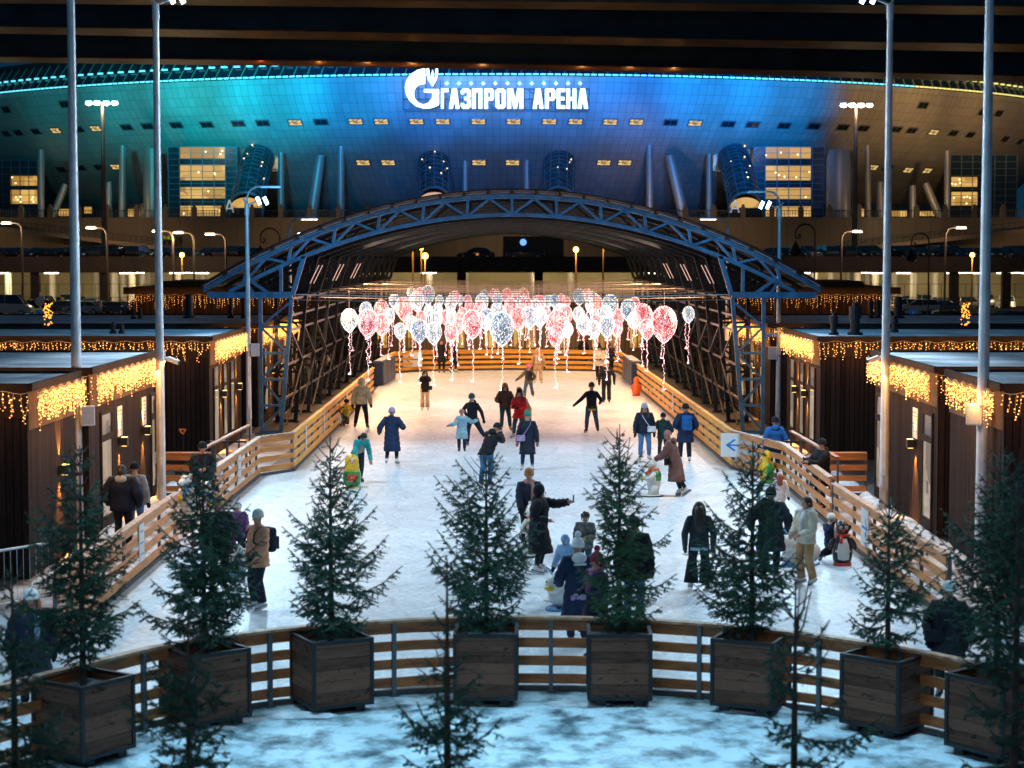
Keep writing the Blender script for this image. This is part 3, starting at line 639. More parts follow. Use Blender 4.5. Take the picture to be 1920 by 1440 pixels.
# bundle of cables across the ice that carry the balloons
M_cable = mat('pale_cable', (.26, .22, .20), .5); M_cable2 = mat('lit_cable', (.55, .62, .70), .4)
random.seed(4)
for k in range(NF - 2):
    y = CY0 + .2 + k * DY
    for e in range(2):
        zz = ZT + .02 - e * .22; yy = y + e * 1.5; m = MB(); pts = []
        for i in range(13):
            x = -7.9 + 15.8 * i / 12; pts.append((x, 0, zz - .10 * (1 - (x / 7.9) ** 2)))
        m.tube(pts, .014 if k else .02, 5, cap=False)
        o = m.build('span_cable', M_cable2 if k == 0 and e == 0 else M_cable, loc=(0, yy, 0))
        tag(o, f'pale cable spanning the ice below the canopy, {ordn(k * 2 + e)} from the front', 'cable', 'cables that carry the light balloons')
# ---------------------------------------------------------------- the stadium
ACX, ACY = -3.0, 410.0
PROF = [(90, 12.05), (96, 13.4), (101, 16), (107, 20), (111, 23.6), (113.4, 25.6), (116.3, 28.4), (118.6, 31), (119.8, 33.4)]
def arena_skin_mat():
    m = bpy.data.materials.new('stadium_metal_panels'); m.use_nodes = True; n = m.node_tree; b = n.nodes['Principled BSDF']; L = n.links
    uv = n.nodes.new('ShaderNodeUVMap'); br = n.nodes.new('ShaderNodeTexBrick'); L.new(uv.outputs[0], br.inputs[0])
    br.offset = 0; br.inputs['Scale'].default_value = 1; br.inputs['Brick Width'].default_value = 1.25; br.inputs['Row Height'].default_value = 1.75
    br.inputs['Mortar Size'].default_value = .045; br.inputs['Mortar Smooth'].default_value = .3
    br.inputs['Color1'].default_value = (.42, .44, .46, 1); br.inputs['Color2'].default_value = (.50, .52, .54, 1); br.inputs['Mortar'].default_value = (.24, .25, .26, 1); br.inputs['Bias'].default_value = 0
    L.new(br.outputs[0], b.inputs['Base Color']); b.inputs['Roughness'].default_value = .5; b.inputs['Metallic'].default_value = .15
    return m
def bowl_r(z):
    for (r0, z0), (r1, z1) in zip(PROF, PROF[1:]):
        if z0 <= z <= z1: return r0 + (r1 - r0) * (z - z0) / (z1 - z0)
    return PROF[-1][0] if z > PROF[-1][1] else PROF[0][0]
def bowl_hit(px, py):
    r = ray(px, py); o = Vector((0, 0, HC)); t = 270 / r.y
    while t * r.y < 400:
        p = o + r * t
        if math.hypot(p.x - ACX, p.y - ACY) <= bowl_r(p.z): return p
        t += .05
    return o + r * (300 / r.y)
arena = thing('stadium', 'huge saucer-shaped metal-clad stadium lit turquoise, blue and amber behind the car park', 'stadium', (ACX, ACY, 0))
vs = []; fs = []; uvs = []; NA = 200; a0, a1 = R(-88), R(88)
vl = [0]
for i in range(1, len(PROF)): vl.append(vl[-1] + math.hypot(PROF[i][0] - PROF[i - 1][0], PROF[i][1] - PROF[i - 1][1]))
for i, (r_, z) in enumerate(PROF):
    for j in range(NA + 1):
        a = a0 + (a1 - a0) * j / NA; vs.append((r_ * math.sin(a), -r_ * math.cos(a), z))
for i in range(len(PROF) - 1):
    for j in range(NA):
        fs.append((i * (NA + 1) + j, i * (NA + 1) + j + 1, (i + 1) * (NA + 1) + j + 1, (i + 1) * (NA + 1) + j))
        for ii, jj in ((i, j), (i, j + 1), (i + 1, j + 1), (i + 1, j)): uvs.append(((a0 + (a1 - a0) * jj / NA) * 118 + vl[ii] * .12 * (jj / NA - .5) * 2, vl[ii]))
o = MB().add(vs, fs).build('panel_skin', arena_skin_mat(), arena, smooth=True)
ul = o.data.uv_layers.new(name='UVMap'); ul.data.foreach_set('uv', [c for u in uvs for c in u])
# glazed upper ring under the roof and the two rows of light strips
def ring(r0, z0, r1, z1, name, m, th=None, amp=1):
    v = []; f = []
    for r_, z in ((r0, z0), (r1, z1), (r1 - .5, z1), (r0 - .5, z0)):
        for j in range(NA + 1):
            a = a0 + (a1 - a0) * j / NA; v.append((r_ * math.sin(a), -r_ * math.cos(a), z))
    for i in range(4):
        for j in range(NA): k = (i + 1) % 4; f.append((i * (NA + 1) + j, i * (NA + 1) + j + 1, k * (NA + 1) + j + 1, k * (NA + 1) + j))
    return MB().add(v, f).build(name, m, arena)
ring(119.9, 33.42, 120.2, 33.7, 'roof_gutter', M_black)
ring(119.6, 33.75, 117.2, 37.6, 'roof_glazing', M_glassdark)
ring(117.3, 37.62, 117.6, 38.3, 'roof_rim', M_dsteel)
M_stripC = mat('cyan_strip_light', (.2, .9, 1), .5, emit=1.3, ecol=(.16, .80, 1), sample=False)
M_stripY = mat('yellow_strip_light', (1, .9, .3), .5, emit=1.0, ecol=(.85, .85, .25), sample=False)
M_mull = mat('roof_mullion', (.25, .27, .22), .5)
mc = MB(); my = MB(); mm = MB(); rng = random.Random(2)
for j in range(230):
    a = R(-60) + R(120) * j / 230; M = Euler((0, 0, a)).to_matrix(); b = my if a > R(34) else mc
    b.obox((120.3 * math.sin(a), -120.3 * math.cos(a), 33.62), (.84, .12, .22), M)
    if j % 2 == 0: b.obox((118.9 * math.sin(a), -118.9 * math.cos(a), 35.5), (.95, .3, .24), M)
    if j % 2: mm.bar((119.75 * math.sin(a), -119.75 * math.cos(a), 33.8), (117.4 * math.sin(a + .006), -117.4 * math.cos(a + .006), 37.6), .13, .13)
tag(mc.build('light_strips', M_stripC, arena), kind='stuff'); tag(my.build('light_strips', M_stripY, arena), kind='stuff'); tag(mm.build('roof_mullions', M_mull, arena), kind='stuff')
# windows in the skin
def lit_mat(name, c1, c2, st, sc=(1, 1, 1), lo=.4, hi=.6):
    m = bpy.data.materials.new(name); m.use_nodes = True; n = m.node_tree; b = n.nodes['Principled BSDF']; L = n.links
    tc = n.nodes.new('ShaderNodeTexCoord'); mp = n.nodes.new('ShaderNodeMapping'); mp.inputs['Scale'].default_value = sc; L.new(tc.outputs['Object'], mp.inputs[0])
    v = n.nodes.new('ShaderNodeTexVoronoi'); v.distance = 'CHEBYCHEV'; v.inputs['Scale'].default_value = 1; L.new(mp.outputs[0], v.inputs[0])
    r = n.nodes.new('ShaderNodeValToRGB'); L.new(v.outputs['Color'], r.inputs[0]); r.color_ramp.elements[0].position = lo; r.color_ramp.elements[1].position = hi
    r.color_ramp.elements[0].color = (*c1, 1); r.color_ramp.elements[1].color = (*c2, 1)
    b.inputs['Base Color'].default_value = (.05, .05, .05, 1); b.inputs['Roughness'].default_value = .15
    L.new(r.outputs[0], b.inputs['Emission Color']); b.inputs['Emission Strength'].default_value = st; m.cycles.emission_sampling = 'NONE'
    return m
M_litwin = lit_mat('lit_porthole', (.30, .17, .05), (1.0, .70, .26), 1.0, (1.8, 1.8, 2.5), .3, .7)
M_litblock = lit_mat('lit_foyer_glass', (.42, .21, .04), (1.0, .60, .16), .95, (.28, .28, .45), .15, .95)
M_wframe = mat('porthole_frame', (.20, .22, .25), .4, .4)
def porthole(px, py, lit, wd=2.1, h=1.05):
    p = bowl_hit(px, py); ang = math.atan2(p.x - ACX, -(p.y - ACY)); z = p.z; r0 = bowl_r(z - .4); r1 = bowl_r(z + .4)
    tilt = math.atan2(r1 - r0, .8); M = Euler((0, 0, ang)).to_matrix() @ Euler((tilt, 0, 0)).to_matrix()
    nrm = M @ Vector((0, -1, 0)); c = Vector((p.x - ACX, p.y - ACY, z)) + nrm * .06
    m = MB(); m.obox((0, 0, 0), (wd + .35, .16, h + .35)); f = m.build('window', M_wframe, arena, loc=c); f.rotation_euler = M.to_euler()
    bv = f.modifiers.new('bevel', 'BEVEL'); bv.width = .3; bv.segments = 3; bv.limit_method = 'ANGLE'
    m = MB(); m.obox((0, 0, 0), (wd, .2, h), None); pn = m.build('pane', M_litwin if lit else M_glassdark, f)
    bv = pn.modifiers.new('bevel', 'BEVEL'); bv.width = .09; bv.segments = 2
    MB().obox((0, -.11, 0), (.05, .03, h)).build('mullion', M_wframe, f)
W1 = [(12, 250, 0), (35, 248, 0), (68, 246, 0), (105, 244, 1), (148, 242, 0), (180, 240, 1), (238, 238, 0), (277, 236, 0), (331, 234, 0), (388, 233, 0), (447, 231, 0), (493, 230, 0), (554, 229, 1), (602, 228, 0),
      (667, 227, 1), (715, 227, 1), (781, 227, 1), (830, 227, 1), (897, 227, 1), (963, 227, 1), (1030, 227, 1), (1079, 227, 1), (1144, 228, 1), (1193, 228, 1), (1257, 229, 0), (1303, 230, 1), (1365, 232, 0), (1411, 233, 0),
      (1470, 235, 0), (1526, 236, 0), (1580, 238, 0), (1618, 240, 0), (1680, 242, 0), (1709, 244, 0), (1750, 247, 1), (1787, 249, 0), (1819, 252, 0), (1850, 256, 0), (1884, 260, 0), (1912, 265, 0),
      (12, 205, 0), (122, 195, 0), (1730, 197, 0), (1842, 210, 0), (1872, 212, 0), (681, 304, 1), (728, 304, 1), (898, 304, 1), (961, 304, 1), (1132, 304, 1), (1171, 304, 1),
      (115, 317, 0), (152, 314, 0), (187, 313, 0), (218, 312, 1), (1636, 313, 1), (1664, 314, 0), (1702, 318, 1), (1738, 319, 1), (1797, 322, 0)]
for q in W1: porthole(*q)
# terrace, its wall and its balustrade
tz = 12.05
M_terr = ground_mat('terrace_wall_concrete', (.13, .095, .055), (.24, .18, .115), .12, .3, .7, .8, .3, (1, 1, .3))
t = thing('terrace', 'long brown concrete terrace wall with balustrade that carries the stadium', 'terrace', (0, 280, 0))
MB().box(-130, 130, 0, 90, 0, tz).build('retaining_wall', M_terr, t)
m = MB(); rng = random.Random(5)
for i in range(-60, 61): m.box(i * 2.1 - .02, i * 2.1 + .02, -.03, .03, .3, tz - .2)
m.build('joint', mat('wall_joint', (.07, .05, .035), .8), t, loc=(0, 0, 0))
m = MB(); m.box(-130, 130, .05, .25, tz + .95, tz + 1.05); m.build('top_rail', M_black, t)
m = MB()
for i in range(-320, 321): m.box(i * .4 - .03, i * .4 + .03, .1, .2, tz + .003, tz + .94)
tag(m.build('balusters', M_black, t), kind='stuff')
m = MB()
for i in range(-24, 25): m = MB(); m.box(-.35, .35, -.1, .6, tz + .002, tz + 1.5); m.box(-.2, .2, 0, .4, tz + 1.501, tz + 1.9); m.build('pedestal', M_terr, t, loc=(i * 4.2, 0, 0))
# sloping ramps with rails in front of the wall
for s, xa, za, xb, zb in ((-1, -76, 11.0, -48, 7.6), (1, 48, 7.6, 78, 10.9)):
    t = thing('ramp', 'pale sloping ramp with railing against the terrace wall, ' + ('left' if s < 0 else 'right') + ' side', 'ramp', (0, 275, 0))
    m = MB(); m.prism([(xa, za - .6), (xb, zb - .6), (xb, zb), (xa, za)], 0, 4.9); m.build('slope', mat('ramp_concrete', (.24, .18, .12), .8, noise=.15), t)
    m = MB(); m.bar((xa, .1, za + 1), (xb, .1, zb + 1), .07); n = 34
    for k in range(n + 1): q = k / n; x = xa + (xb - xa) * q; z = za + (zb - za) * q; m.bar((x, .1, z), (x, .1, z + 1), .05)
    m.build('railing', M_dsteel, t)
# glazed foyer blocks
M_curt = mat('curtain_wall_glass', (.015, .045, .085), .15, .3, noise=.2, scale=.3)
M_cmull = mat('curtain_mullion', (.05, .13, .20), .4, .4)
def block(x0, x1, y0, Y, lits, label, nx=6, ny=12):
    A = d(x0, y0, Y); B = d(x1, 408, Y); r = thing('glass_foyer', label, 'building', (0, Y, 0)); zt = A.z; w_ = (B.x - A.x)
    MB().box(A.x, B.x, 0, 14, tz + .01, zt).build('glazing', M_curt, r)
    for a, b, c, e in lits: P = d(a, b, Y); Q = d(c, e, Y); MB().box(P.x, Q.x, -.08, .02, max(Q.z, tz + .05), P.z).build('lit_floor', M_litblock, r)
    m = MB()
    for i in range(nx + 1): x = A.x + w_ * i / nx; m.box(x - .06, x + .06, -.22, -.10, tz + .02, zt)
    for j in range(ny + 1): z = tz + .1 + (zt - tz - .15) * j / ny; m.box(A.x, B.x, -.16, -.09, z - .04, z + .04)
    m.build('mullions', M_cmull, r)
    m = MB()
    for i in range(9): x = d(lits[0][0] + (lits[0][2] - lits[0][0]) * rng.random(), 300, Y).x; z = d(0, rng.choice([q[3] for q in lits]) - rng.uniform(3, 16), Y).z; m.octa((x, -.2, z), .16)
    m.build('foyer_lamp', mat('foyer_lamp_glow', (1, .85, .6), .5, emit=3, ecol=(1, .75, .42), sample=False), r)
block(315, 445, 275, 304, [(338, 276, 422, 297), (338, 309, 422, 338), (338, 351, 422, 372), (338, 386, 422, 405)], 'glass foyer with four lit storeys left of the arch')
block(1413, 1544, 275, 304, [(1436, 276, 1520, 297), (1436, 311, 1520, 338), (1436, 352, 1520, 373), (1436, 387, 1520, 406)], 'glass foyer with four lit storeys right of the arch')
block(-12, 72, 300, 330, [(20, 330, 70, 348), (20, 356, 70, 382)], 'glass block with two lit storeys at the far left under the stadium rim', 5, 9)
block(1782, 1905, 290, 330, [(1784, 332, 1832, 350), (1784, 360, 1832, 385)], 'glass block with dim lit storeys at the far right under the stadium rim', 6, 10)
# ground floor glazing behind the pillars, glowing in places
t = thing('ground_floor_glazing', 'dark glass ground floor with lit doors behind the stadium pillars', 'building', (0, 322, 0))
MB().box(-75, 72, 0, 1, tz + .01, tz + 3.2).build('glazing', M_glassdark, t)
for a, b, c, e in ((665, 388, 700, 404), (1198, 385, 1230, 404), (605, 388, 628, 404), (1280, 378, 1298, 404), (110, 392, 130, 405), (158, 388, 172, 400), (240, 392, 262, 406), (1600, 392, 1620, 406), (1662, 395, 1700, 406), (1725, 396, 1760, 405), (560, 360, 572, 404)):
    P = d(a, b, 321.9); Q = d(c, e, 321.9); MB().box(P.x, Q.x, -.1, .0, max(tz + .05, Q.z), P.z).build('lit_door', M_litblock, t)
# pillars
M_pill = mat('stadium_pillar', (.42, .44, .46), .42, .35)
def pillar(xb, xt, yt, wd, label, Y=302):
    A = d(xb, 408, Y); B = d(xt, yt, Y + .01); r = wd / 2 * Y / 3600; m = MB()
    t = thing('pillar', label, 'column', (A.x, Y, tz + .01)); top = Vector((B.x - A.x, 0, B.z - tz)); dv = (top).normalized()
    m.tube([Vector((0, 0, 0)), top * .9, top + dv * .6], [r, r, r * .8], 20); smooth_by_angle(m.build('shaft', M_pill, t)); m = MB(); m.tube([(0, 0, 0), (0, 0, .5)], r * 1.25, 20); m.build('base', M_pill, t)
for q in [(77, 77, 288, 13, 'turquoise lit round pillar at the far left of the stadium'), (97, 120, 352, 13, 'leaning pale pillar beside the leftmost one'), (205, 205, 348, 12, 'short pillar between two turquoise ones'),
          (230, 230, 280, 14, 'tall turquoise pillar left of the wide one'), (286, 286, 286, 34, 'very wide turquoise pillar left of the glass foyer'), (527, 527, 293, 12, 'dark blue pillar right of the left glass tube'),
          (583, 600, 298, 20, 'leaning blue pillar under a lamp, left of the arch'), (639, 639, 278, 14, 'tall bright blue pillar left of the arch'), (872, 872, 305, 12, 'blue and amber pillar left of the middle'),
          (988, 988, 305, 13, 'silver pillar right of the middle'), (1218, 1218, 278, 13, 'tall bright blue pillar right of the arch'), (1284, 1257, 298, 20, 'leaning blue pillar right of the arch'),
          (1330, 1330, 295, 12, 'dark blue pillar left of the right glass tube'), (1572, 1572, 288, 46, 'very wide pillar half blue and half amber, right of the glass foyer'), (1627, 1627, 280, 12, 'tall amber pillar right of the wide one'),
          (1650, 1650, 348, 14, 'short amber pillar'), (1711, 1711, 355, 13, 'short stubby amber pillar near the leaning one'), (1764, 1738, 350, 15, 'leaning amber pillar at the right'), (1776, 1776, 290, 12, 'tall amber pillar at the far right')]:
    pillar(*q)
for x in (-66, 7, 22, 64): lamp('POINT', (x, 294, 14.5), 500, (1, .62, .28) if x > 10 or x < -15 else (1, .7, .4), size=.4, name='terrace_light')
for x in (-80, -56, -30, 0, 30, 56, 80): lamp('SPOT', (x, 262, 10.5), 2600, (1, .66, .36), (x, 281, 3), .4, angle=100, blend=.8, name='terrace_wall_fill_light')  # added warm spots to brighten the terrace wall, hidden behind the car park
# glass entrance tubes
M_tube = planks('tube_glass_lattice', (.028, .07, .10), 'XY', .9, .18, .6, .2, .25, along=.6)
def entrance(cx, yt, yb, hw, label, skew=0):
    yb += 16
    Y = 300; s = Y / 3600; r = hw * s; A = d(cx + skew, yt, Y + 8); B = d(cx, yb, Y - 9); t = thing('entrance_tube', label, 'stairway', (B.x, B.y, tz))
    a = Vector((A.x - B.x, A.y - B.y, A.z - tz)); b = Vector((0, 0, B.z - tz - r * .5)); m = MB(); pts = [b.lerp(a, i / 14) + Vector((0, 0, .9 * math.sin(i / 14 * 3.14))) for i in range(15)]
    m.tube(pts, r, 22, cap=False); smooth_by_angle(m.build('glass_vault', M_tube, t), 60)
    ri = MB(); dv = (a - b).normalized(); u = Vector((1, 0, 0)); up = dv.cross(u) * -1
    for i in range(0, 15):
        P = pts[i]
        cs = [P + (u * math.cos(q) + up * math.sin(q)) * (r + .05) for q in [math.pi * 2 * k / 24 for k in range(25)]]
        ri.tube(cs, .05 if i else .22, 5, cap=False)
    for k in range(12):
        q = math.pi * 2 * k / 12; ri.tube([P + (u * math.cos(q) + up * math.sin(q)) * (r + .05) for P in pts], .05, 5, cap=False)
    ri.build('ribs', mat('tube_rib', (.12, .30, .44), .35, .4), t)
    m = MB(); n = 16; v = [(math.cos(math.pi * k / n) * r * .96, -.3, b.z + math.sin(math.pi * k / n) * r * .62) for k in range(n + 1)]; m.prism([(q[0], q[2]) for q in v], -.3, -.2); m.build('lit_mouth', M_litblock, t)
    m = MB(); m.prism([(-r * .96, .02), (r * .96, .02), (r * .96, b.z - .05), (-r * .96, b.z - .05)], -.3, -.15); m.build('door_glazing', M_glassdark, t)
    m = MB(); m.bar((-r, -.5, b.z), (-r, -.5, .02), .18); m.bar((r, -.5, b.z), (r, -.5, .02), .18); m.build('leg', M_cmull, t)
    rr = random.Random(int(cx)); m = MB()
    for i in range(6): P = pts[rr.randrange(3, 14)]; q = rr.uniform(.6, 2.5); m.octa(P + (u * math.cos(q) + up * math.sin(q)) * (r + .12), rr.uniform(.08, .15))
    m.build('tube_lamp', mat('foyer_lamp_glow', (1, .85, .6), .5, emit=3, ecol=(1, .75, .42), sample=False), t)
    # lit recess around the upper mouth
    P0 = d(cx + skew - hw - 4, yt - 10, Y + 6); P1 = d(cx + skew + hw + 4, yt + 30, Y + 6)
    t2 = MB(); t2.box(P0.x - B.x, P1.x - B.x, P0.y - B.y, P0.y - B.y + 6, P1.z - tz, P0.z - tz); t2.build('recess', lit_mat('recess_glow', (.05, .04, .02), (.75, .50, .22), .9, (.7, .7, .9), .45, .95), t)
entrance(815, 284, 348, 30, 'glass entrance tube climbing to the stadium, left of the middle', -2)
entrance(1047, 284, 348, 30, 'glass entrance tube climbing to the stadium, right of the middle', 2)
entrance(462, 290, 358, 30, 'glass entrance tube leaning right, beside the left glass foyer', 26)
entrance(1398, 290, 358, 30, 'glass entrance tube leaning left, beside the right glass foyer', -26)
# mark A over the outer entrances
for cx in (430, 1378):
    P = d(cx, 392, 288); t = thing('entrance_letter', 'white letter A over a line of small characters by the ' + ('left' if cx < 900 else 'right') + ' outer entrance', 'sign', (P.x, P.y, P.z - .5))
    m = MB(); m.prism([(-.75, 0), (-.5, 0), (.1, 1.9), (-.1, 1.9)], 0, .1); m.prism([(.75, 0), (.1, 1.9), (0, 1.6), (.5, 0)], .002, .102); m.box(-.4, .4, .01, .09, .5, .68); m.build('letter', mat('letter_glow', (.8, .8, .8), .5, emit=.35), t)
# the big sign on the skin
SY = 286.0
def P2(x, y): q = d(x, y, SY); return (q.x, q.z)
sg = thing('stadium_sign', 'glowing white sign with a round flame emblem and Cyrillic letters on the stadium front', 'sign', (0, SY, 0))
M_sign = mat('sign_glow', (1, 1, 1), .5, emit=2.6, ecol=(.80, .96, 1), sample=True)
G_ = [(797, 128), (783, 131), (770, 139), (762, 151), (759, 165), (762, 179), (769, 190), (780, 199), (793, 203), (806, 203), (818, 199), (823, 196), (823, 167), (795, 167), (795, 173), (811, 174), (810, 184), (803, 193), (793, 196), (783, 191), (777, 183), (776, 172), (780, 163), (788, 158), (797, 157)]
def poly_fill(pts, y0, y1, name, m, parent):
    bm = bmesh.new(); vv = [bm.verts.new((x, y0, z)) for x, z in pts]; f = bm.faces.new(vv); r = bmesh.ops.extrude_face_region(bm, geom=[f])
    for e in r['geom']:
        if isinstance(e, bmesh.types.BMVert): e.co.y = y1
    bmesh.ops.triangulate(bm, faces=[f for f in bm.faces if len(f.verts) > 4]); bmesh.ops.recalc_face_normals(bm, faces=bm.faces)
    me = bpy.data.meshes.new(name); bm.to_mesh(me); bm.free(); me.materials.append(m); o = bpy.data.objects.new(name, me); C.objects.link(o); o.parent = parent; return o
poly_fill([P2(*q) for q in G_], 0, .3, 'emblem', M_sign, sg)
m = MB()
for pts in ([(800, 128), (804, 128), (806, 142), (811, 158), (811, 162), (803, 150), (800, 140)], [(821, 128), (821, 140), (818, 150), (811, 162.2), (811, 158.2), (816, 142), (817, 128)], [(808.5, 140), (811, 130), (813.5, 140), (811, 153)]):
    m.prism([P2(*q) for q in pts], 0, .3)
m.build('flame', M_sign, sg)
def letter(ch, x0, x1, y0=166, y1=203.5):
    w_ = x1 - x0; t_ = w_ * .36; h = y1 - y0; e = 6.2; bx = []; po = []
    if ch == 'Г': bx = [(0, 0, t_, h), (t_, 0, w_, e)]
    if ch == 'П': bx = [(0, 0, t_, h), (t_, 0, w_ - t_, e), (w_ - t_, 0, w_, h)]
    if ch == 'Н': bx = [(0, 0, t_, h), (t_, h * .43, w_ - t_, h * .58), (w_ - t_, 0, w_, h)]
    if ch == 'Е': bx = [(0, 0, t_ * 1.1, h), (t_ * 1.1, 0, w_, e), (t_ * 1.1, h * .42, w_ * .92, h * .58), (t_ * 1.1, h - e, w_, h)]
    if ch == 'Р': bx = [(0, 0, t_, h), (t_, 0, w_ - 3, e), (t_, h * .44, w_ - 3, h * .60)]; po = [[(w_ - 3, 0), (w_, 4), (w_, h * .6 - 4), (w_ - 3, h * .6), (w_ - 3, h * .44), (w_ - t_, h * .40), (w_ - t_, e + 2), (w_ - 3, e)]]
    if ch == 'О': bx = [(0, 4, t_, h - 4), (w_ - t_, 4, w_, h - 4)]; po = [[(0, 4), (4, 0), (w_ - 4, 0), (w_, 4), (w_ - t_, 7), (t_, 7)], [(0, h - 4), (t_, h - 7), (w_ - t_, h - 7), (w_, h - 4), (w_ - 4, h), (4, h)]]
    if ch == 'З': bx = [(w_ - t_, 4, w_, h * .40), (w_ - t_, h * .58, w_, h - 4), (w_ * .35, h * .42, w_ - t_, h * .57)]; po = [[(0, 4), (4, 0), (w_ - 4, 0), (w_, 4), (w_ - t_, 7), (t_ * .9, 7), (t_ * .9, h * .27), (0, h * .27)], [(0, h - 4), (0, h * .73), (t_ * .9, h * .73), (t_ * .9, h - 7), (w_ - t_, h - 7), (w_, h - 4), (w_ - 4, h), (4, h)], [(w_ - t_, h * .40), (w_, h * .40), (w_ - 2.5, h * .49), (w_, h * .58), (w_ - t_, h * .58)]]
    if ch == 'А': po = [[(w_ * .28, 0), (w_ * .5, 0), (w_ * .5, h * .28), (t_, h), (0, h)], [(w_ * .5, 0), (w_ * .72, 0), (w_, h), (w_ - t_, h), (w_ * .5, h * .28)]]; bx = [(w_ * .40, h * .62, w_ * .60, h * .76)]
    if ch == 'М': bx = [(0, 0, w_ * .24, h), (w_ * .76, 0, w_, h)]; po = [[(w_ * .24, 0), (w_ * .36, 0), (w_ * .5, h * .58), (w_ * .5, h), (w_ * .40, h), (w_ * .24, h * .30)], [(w_ * .76, 0), (w_ * .76, h * .30), (w_ * .60, h), (w_ * .5, h), (w_ * .5, h * .58), (w_ * .64, 0)]]
    for b in bx: po.append([(b[0], b[1]), (b[2], b[1]), (b[2], b[3]), (b[0], b[3])])
    bm = bmesh.new()
    for pl in po:
        vv = [bm.verts.new((P2(x0 + a, y0 + c)[0], 0, P2(x0 + a, y0 + c)[1])) for a, c in pl]; f = bm.faces.new(vv); r_ = bmesh.ops.extrude_face_region(bm, geom=[f])
        for q in r_['geom']:
            if isinstance(q, bmesh.types.BMVert): q.co.y = .3
    bmesh.ops.triangulate(bm, faces=[f for f in bm.faces if len(f.verts) > 4]); bmesh.ops.recalc_face_normals(bm, faces=bm.faces)
    me = bpy.data.meshes.new('letter'); bm.to_mesh(me); bm.free(); me.materials.append(M_sign); o = bpy.data.objects.new('letter', me); C.objects.link(o); o.parent = sg
for ch, a, b in zip('ГАЗПРОМАРЕНА', (827, 842, 864, 885, 908, 929, 951, 999, 1022, 1044, 1062, 1083), (840.5, 861.5, 882.5, 904, 926, 948, 981, 1019, 1041, 1059.5, 1080.5, 1102.5)): letter(ch, a, b)
m = MB()
for y in (166, 185, 205): a, b = P2(755, y), P2(1105, y); m.bar((a[0], .8, a[1]), (b[0], .8, b[1]), .12)
for x in range(755, 1106, 14): a, b = P2(x, 164 if x > 826 else 148), P2(x, 205); m.bar((a[0], .9, a[1]), (b[0], .9, b[1]), .09)
for x in range(820, 1100, 56): a, b = P2(x, 166), P2(x + 56 if x + 56 < 1105 else 1105, 205); m.bar((a[0], .85, a[1]), (b[0], .85, b[1]), .09)
m.build('sign_frame', M_black, sg)
for k in range(12):
    q = bowl_hit(838 + k * 22.7, 157); t = MB(); t.octa((0, 0, 0), .28); o = t.build('spot_light', mat('blue_spot_glow', (.4, .8, 1), .5, emit=5, ecol=(.25, .7, 1), sample=False), sg, loc=(q.x, q.y - SY - .5, q.z))

# ---------------------------------------------------------------- motorway bridge overhead
M_bridge = mat('bridge_girder_paint', (.08, .14, .19), .5, .1, noise=.3, scale=.3)
M_soffit = mat('orange_lit_soffit', (.22, .12, .08), .45, .2, noise=.35, scale=.5, bump=.3)  # orange light from below is put into this soffit colour
br = thing('road_bridge', 'dark road bridge of three long girders crossing overhead at the top of the picture', 'bridge', (0, 140, 20))
XS = (-60, 0, 640, 1280, 1920, 1990)
def bstrip(ys_far, ys_near, zb=20.7):
    def ext(a): return [a[0] - (a[1] - a[0]) * .15] + list(a) + [a[-1] + (a[-1] - a[-2]) * .12]
    fa = [g(x, y, zb) for x, y in zip(XS, ext(ys_far))]; ne = [g(x, y, zb) for x, y in zip(XS, ext(ys_near))]
    m = MB(); n = len(fa)
    for z0, z1, name, mt in ((zb, zb + .12, 'bottom_flange', M_soffit), (zb + .13, zb + 3.8, 'box_girder', M_bridge)):
        m = MB(); ins = .0 if name == 'bottom_flange' else .25
        for i in range(n - 1):
            a, b, c, e = ne[i], ne[i + 1], fa[i + 1], fa[i]
            v = [(q.x, q.y - 140 + dy, z - 20) for z in (z0, z1) for q, dy in ((a, ins), (b, ins), (c, -ins), (e, -ins))]
            m.add(v, [(0, 3, 2, 1), (4, 5, 6, 7), (0, 1, 5, 4), (1, 2, 6, 5), (2, 3, 7, 6), (3, 0, 4, 7)])
        m.build(name, mt, br)
bstrip((117, 125, 137, 155), (107, 115, 127, 143)); bstrip((63, 75, 87, 98), (50, 60, 73, 83)); bstrip((6, 13, 20, 29), (-8, 0, 6, 12))
m = MB(); m.box(-60, 60, -42, 26, 4.55, 5.2); m.build('deck', M_bridge, br)
for px, c in ((490, (1, .12, .02)), (600, (1, .38, .05)), (690, (1, .4, .1)), (775, (1, .45, .1)), (1090, (1, .42, .1)), (1180, (1, .42, .1)), (1262, (1, .42, .1)), (905, (1, .5, .2))):
    q = g(px, 122 + (px - 640) / 55, 20.7); lamp('POINT', (q.x, q.y - .8, 20.05), 34, c, size=.12, name='soffit_glow_light')
    # the points above are added to imitate sodium lamps mirrored in the flange
for k, (x, y, p) in enumerate(((-25, 128, 260), (0, 122, 330), (12, 125, 300), (28, 130, 180), (-8, 112, 240))): lamp('POINT', (x, y, 12.5), p * .13, (1, .42, .18), size=.6, name='road_sodium_light')
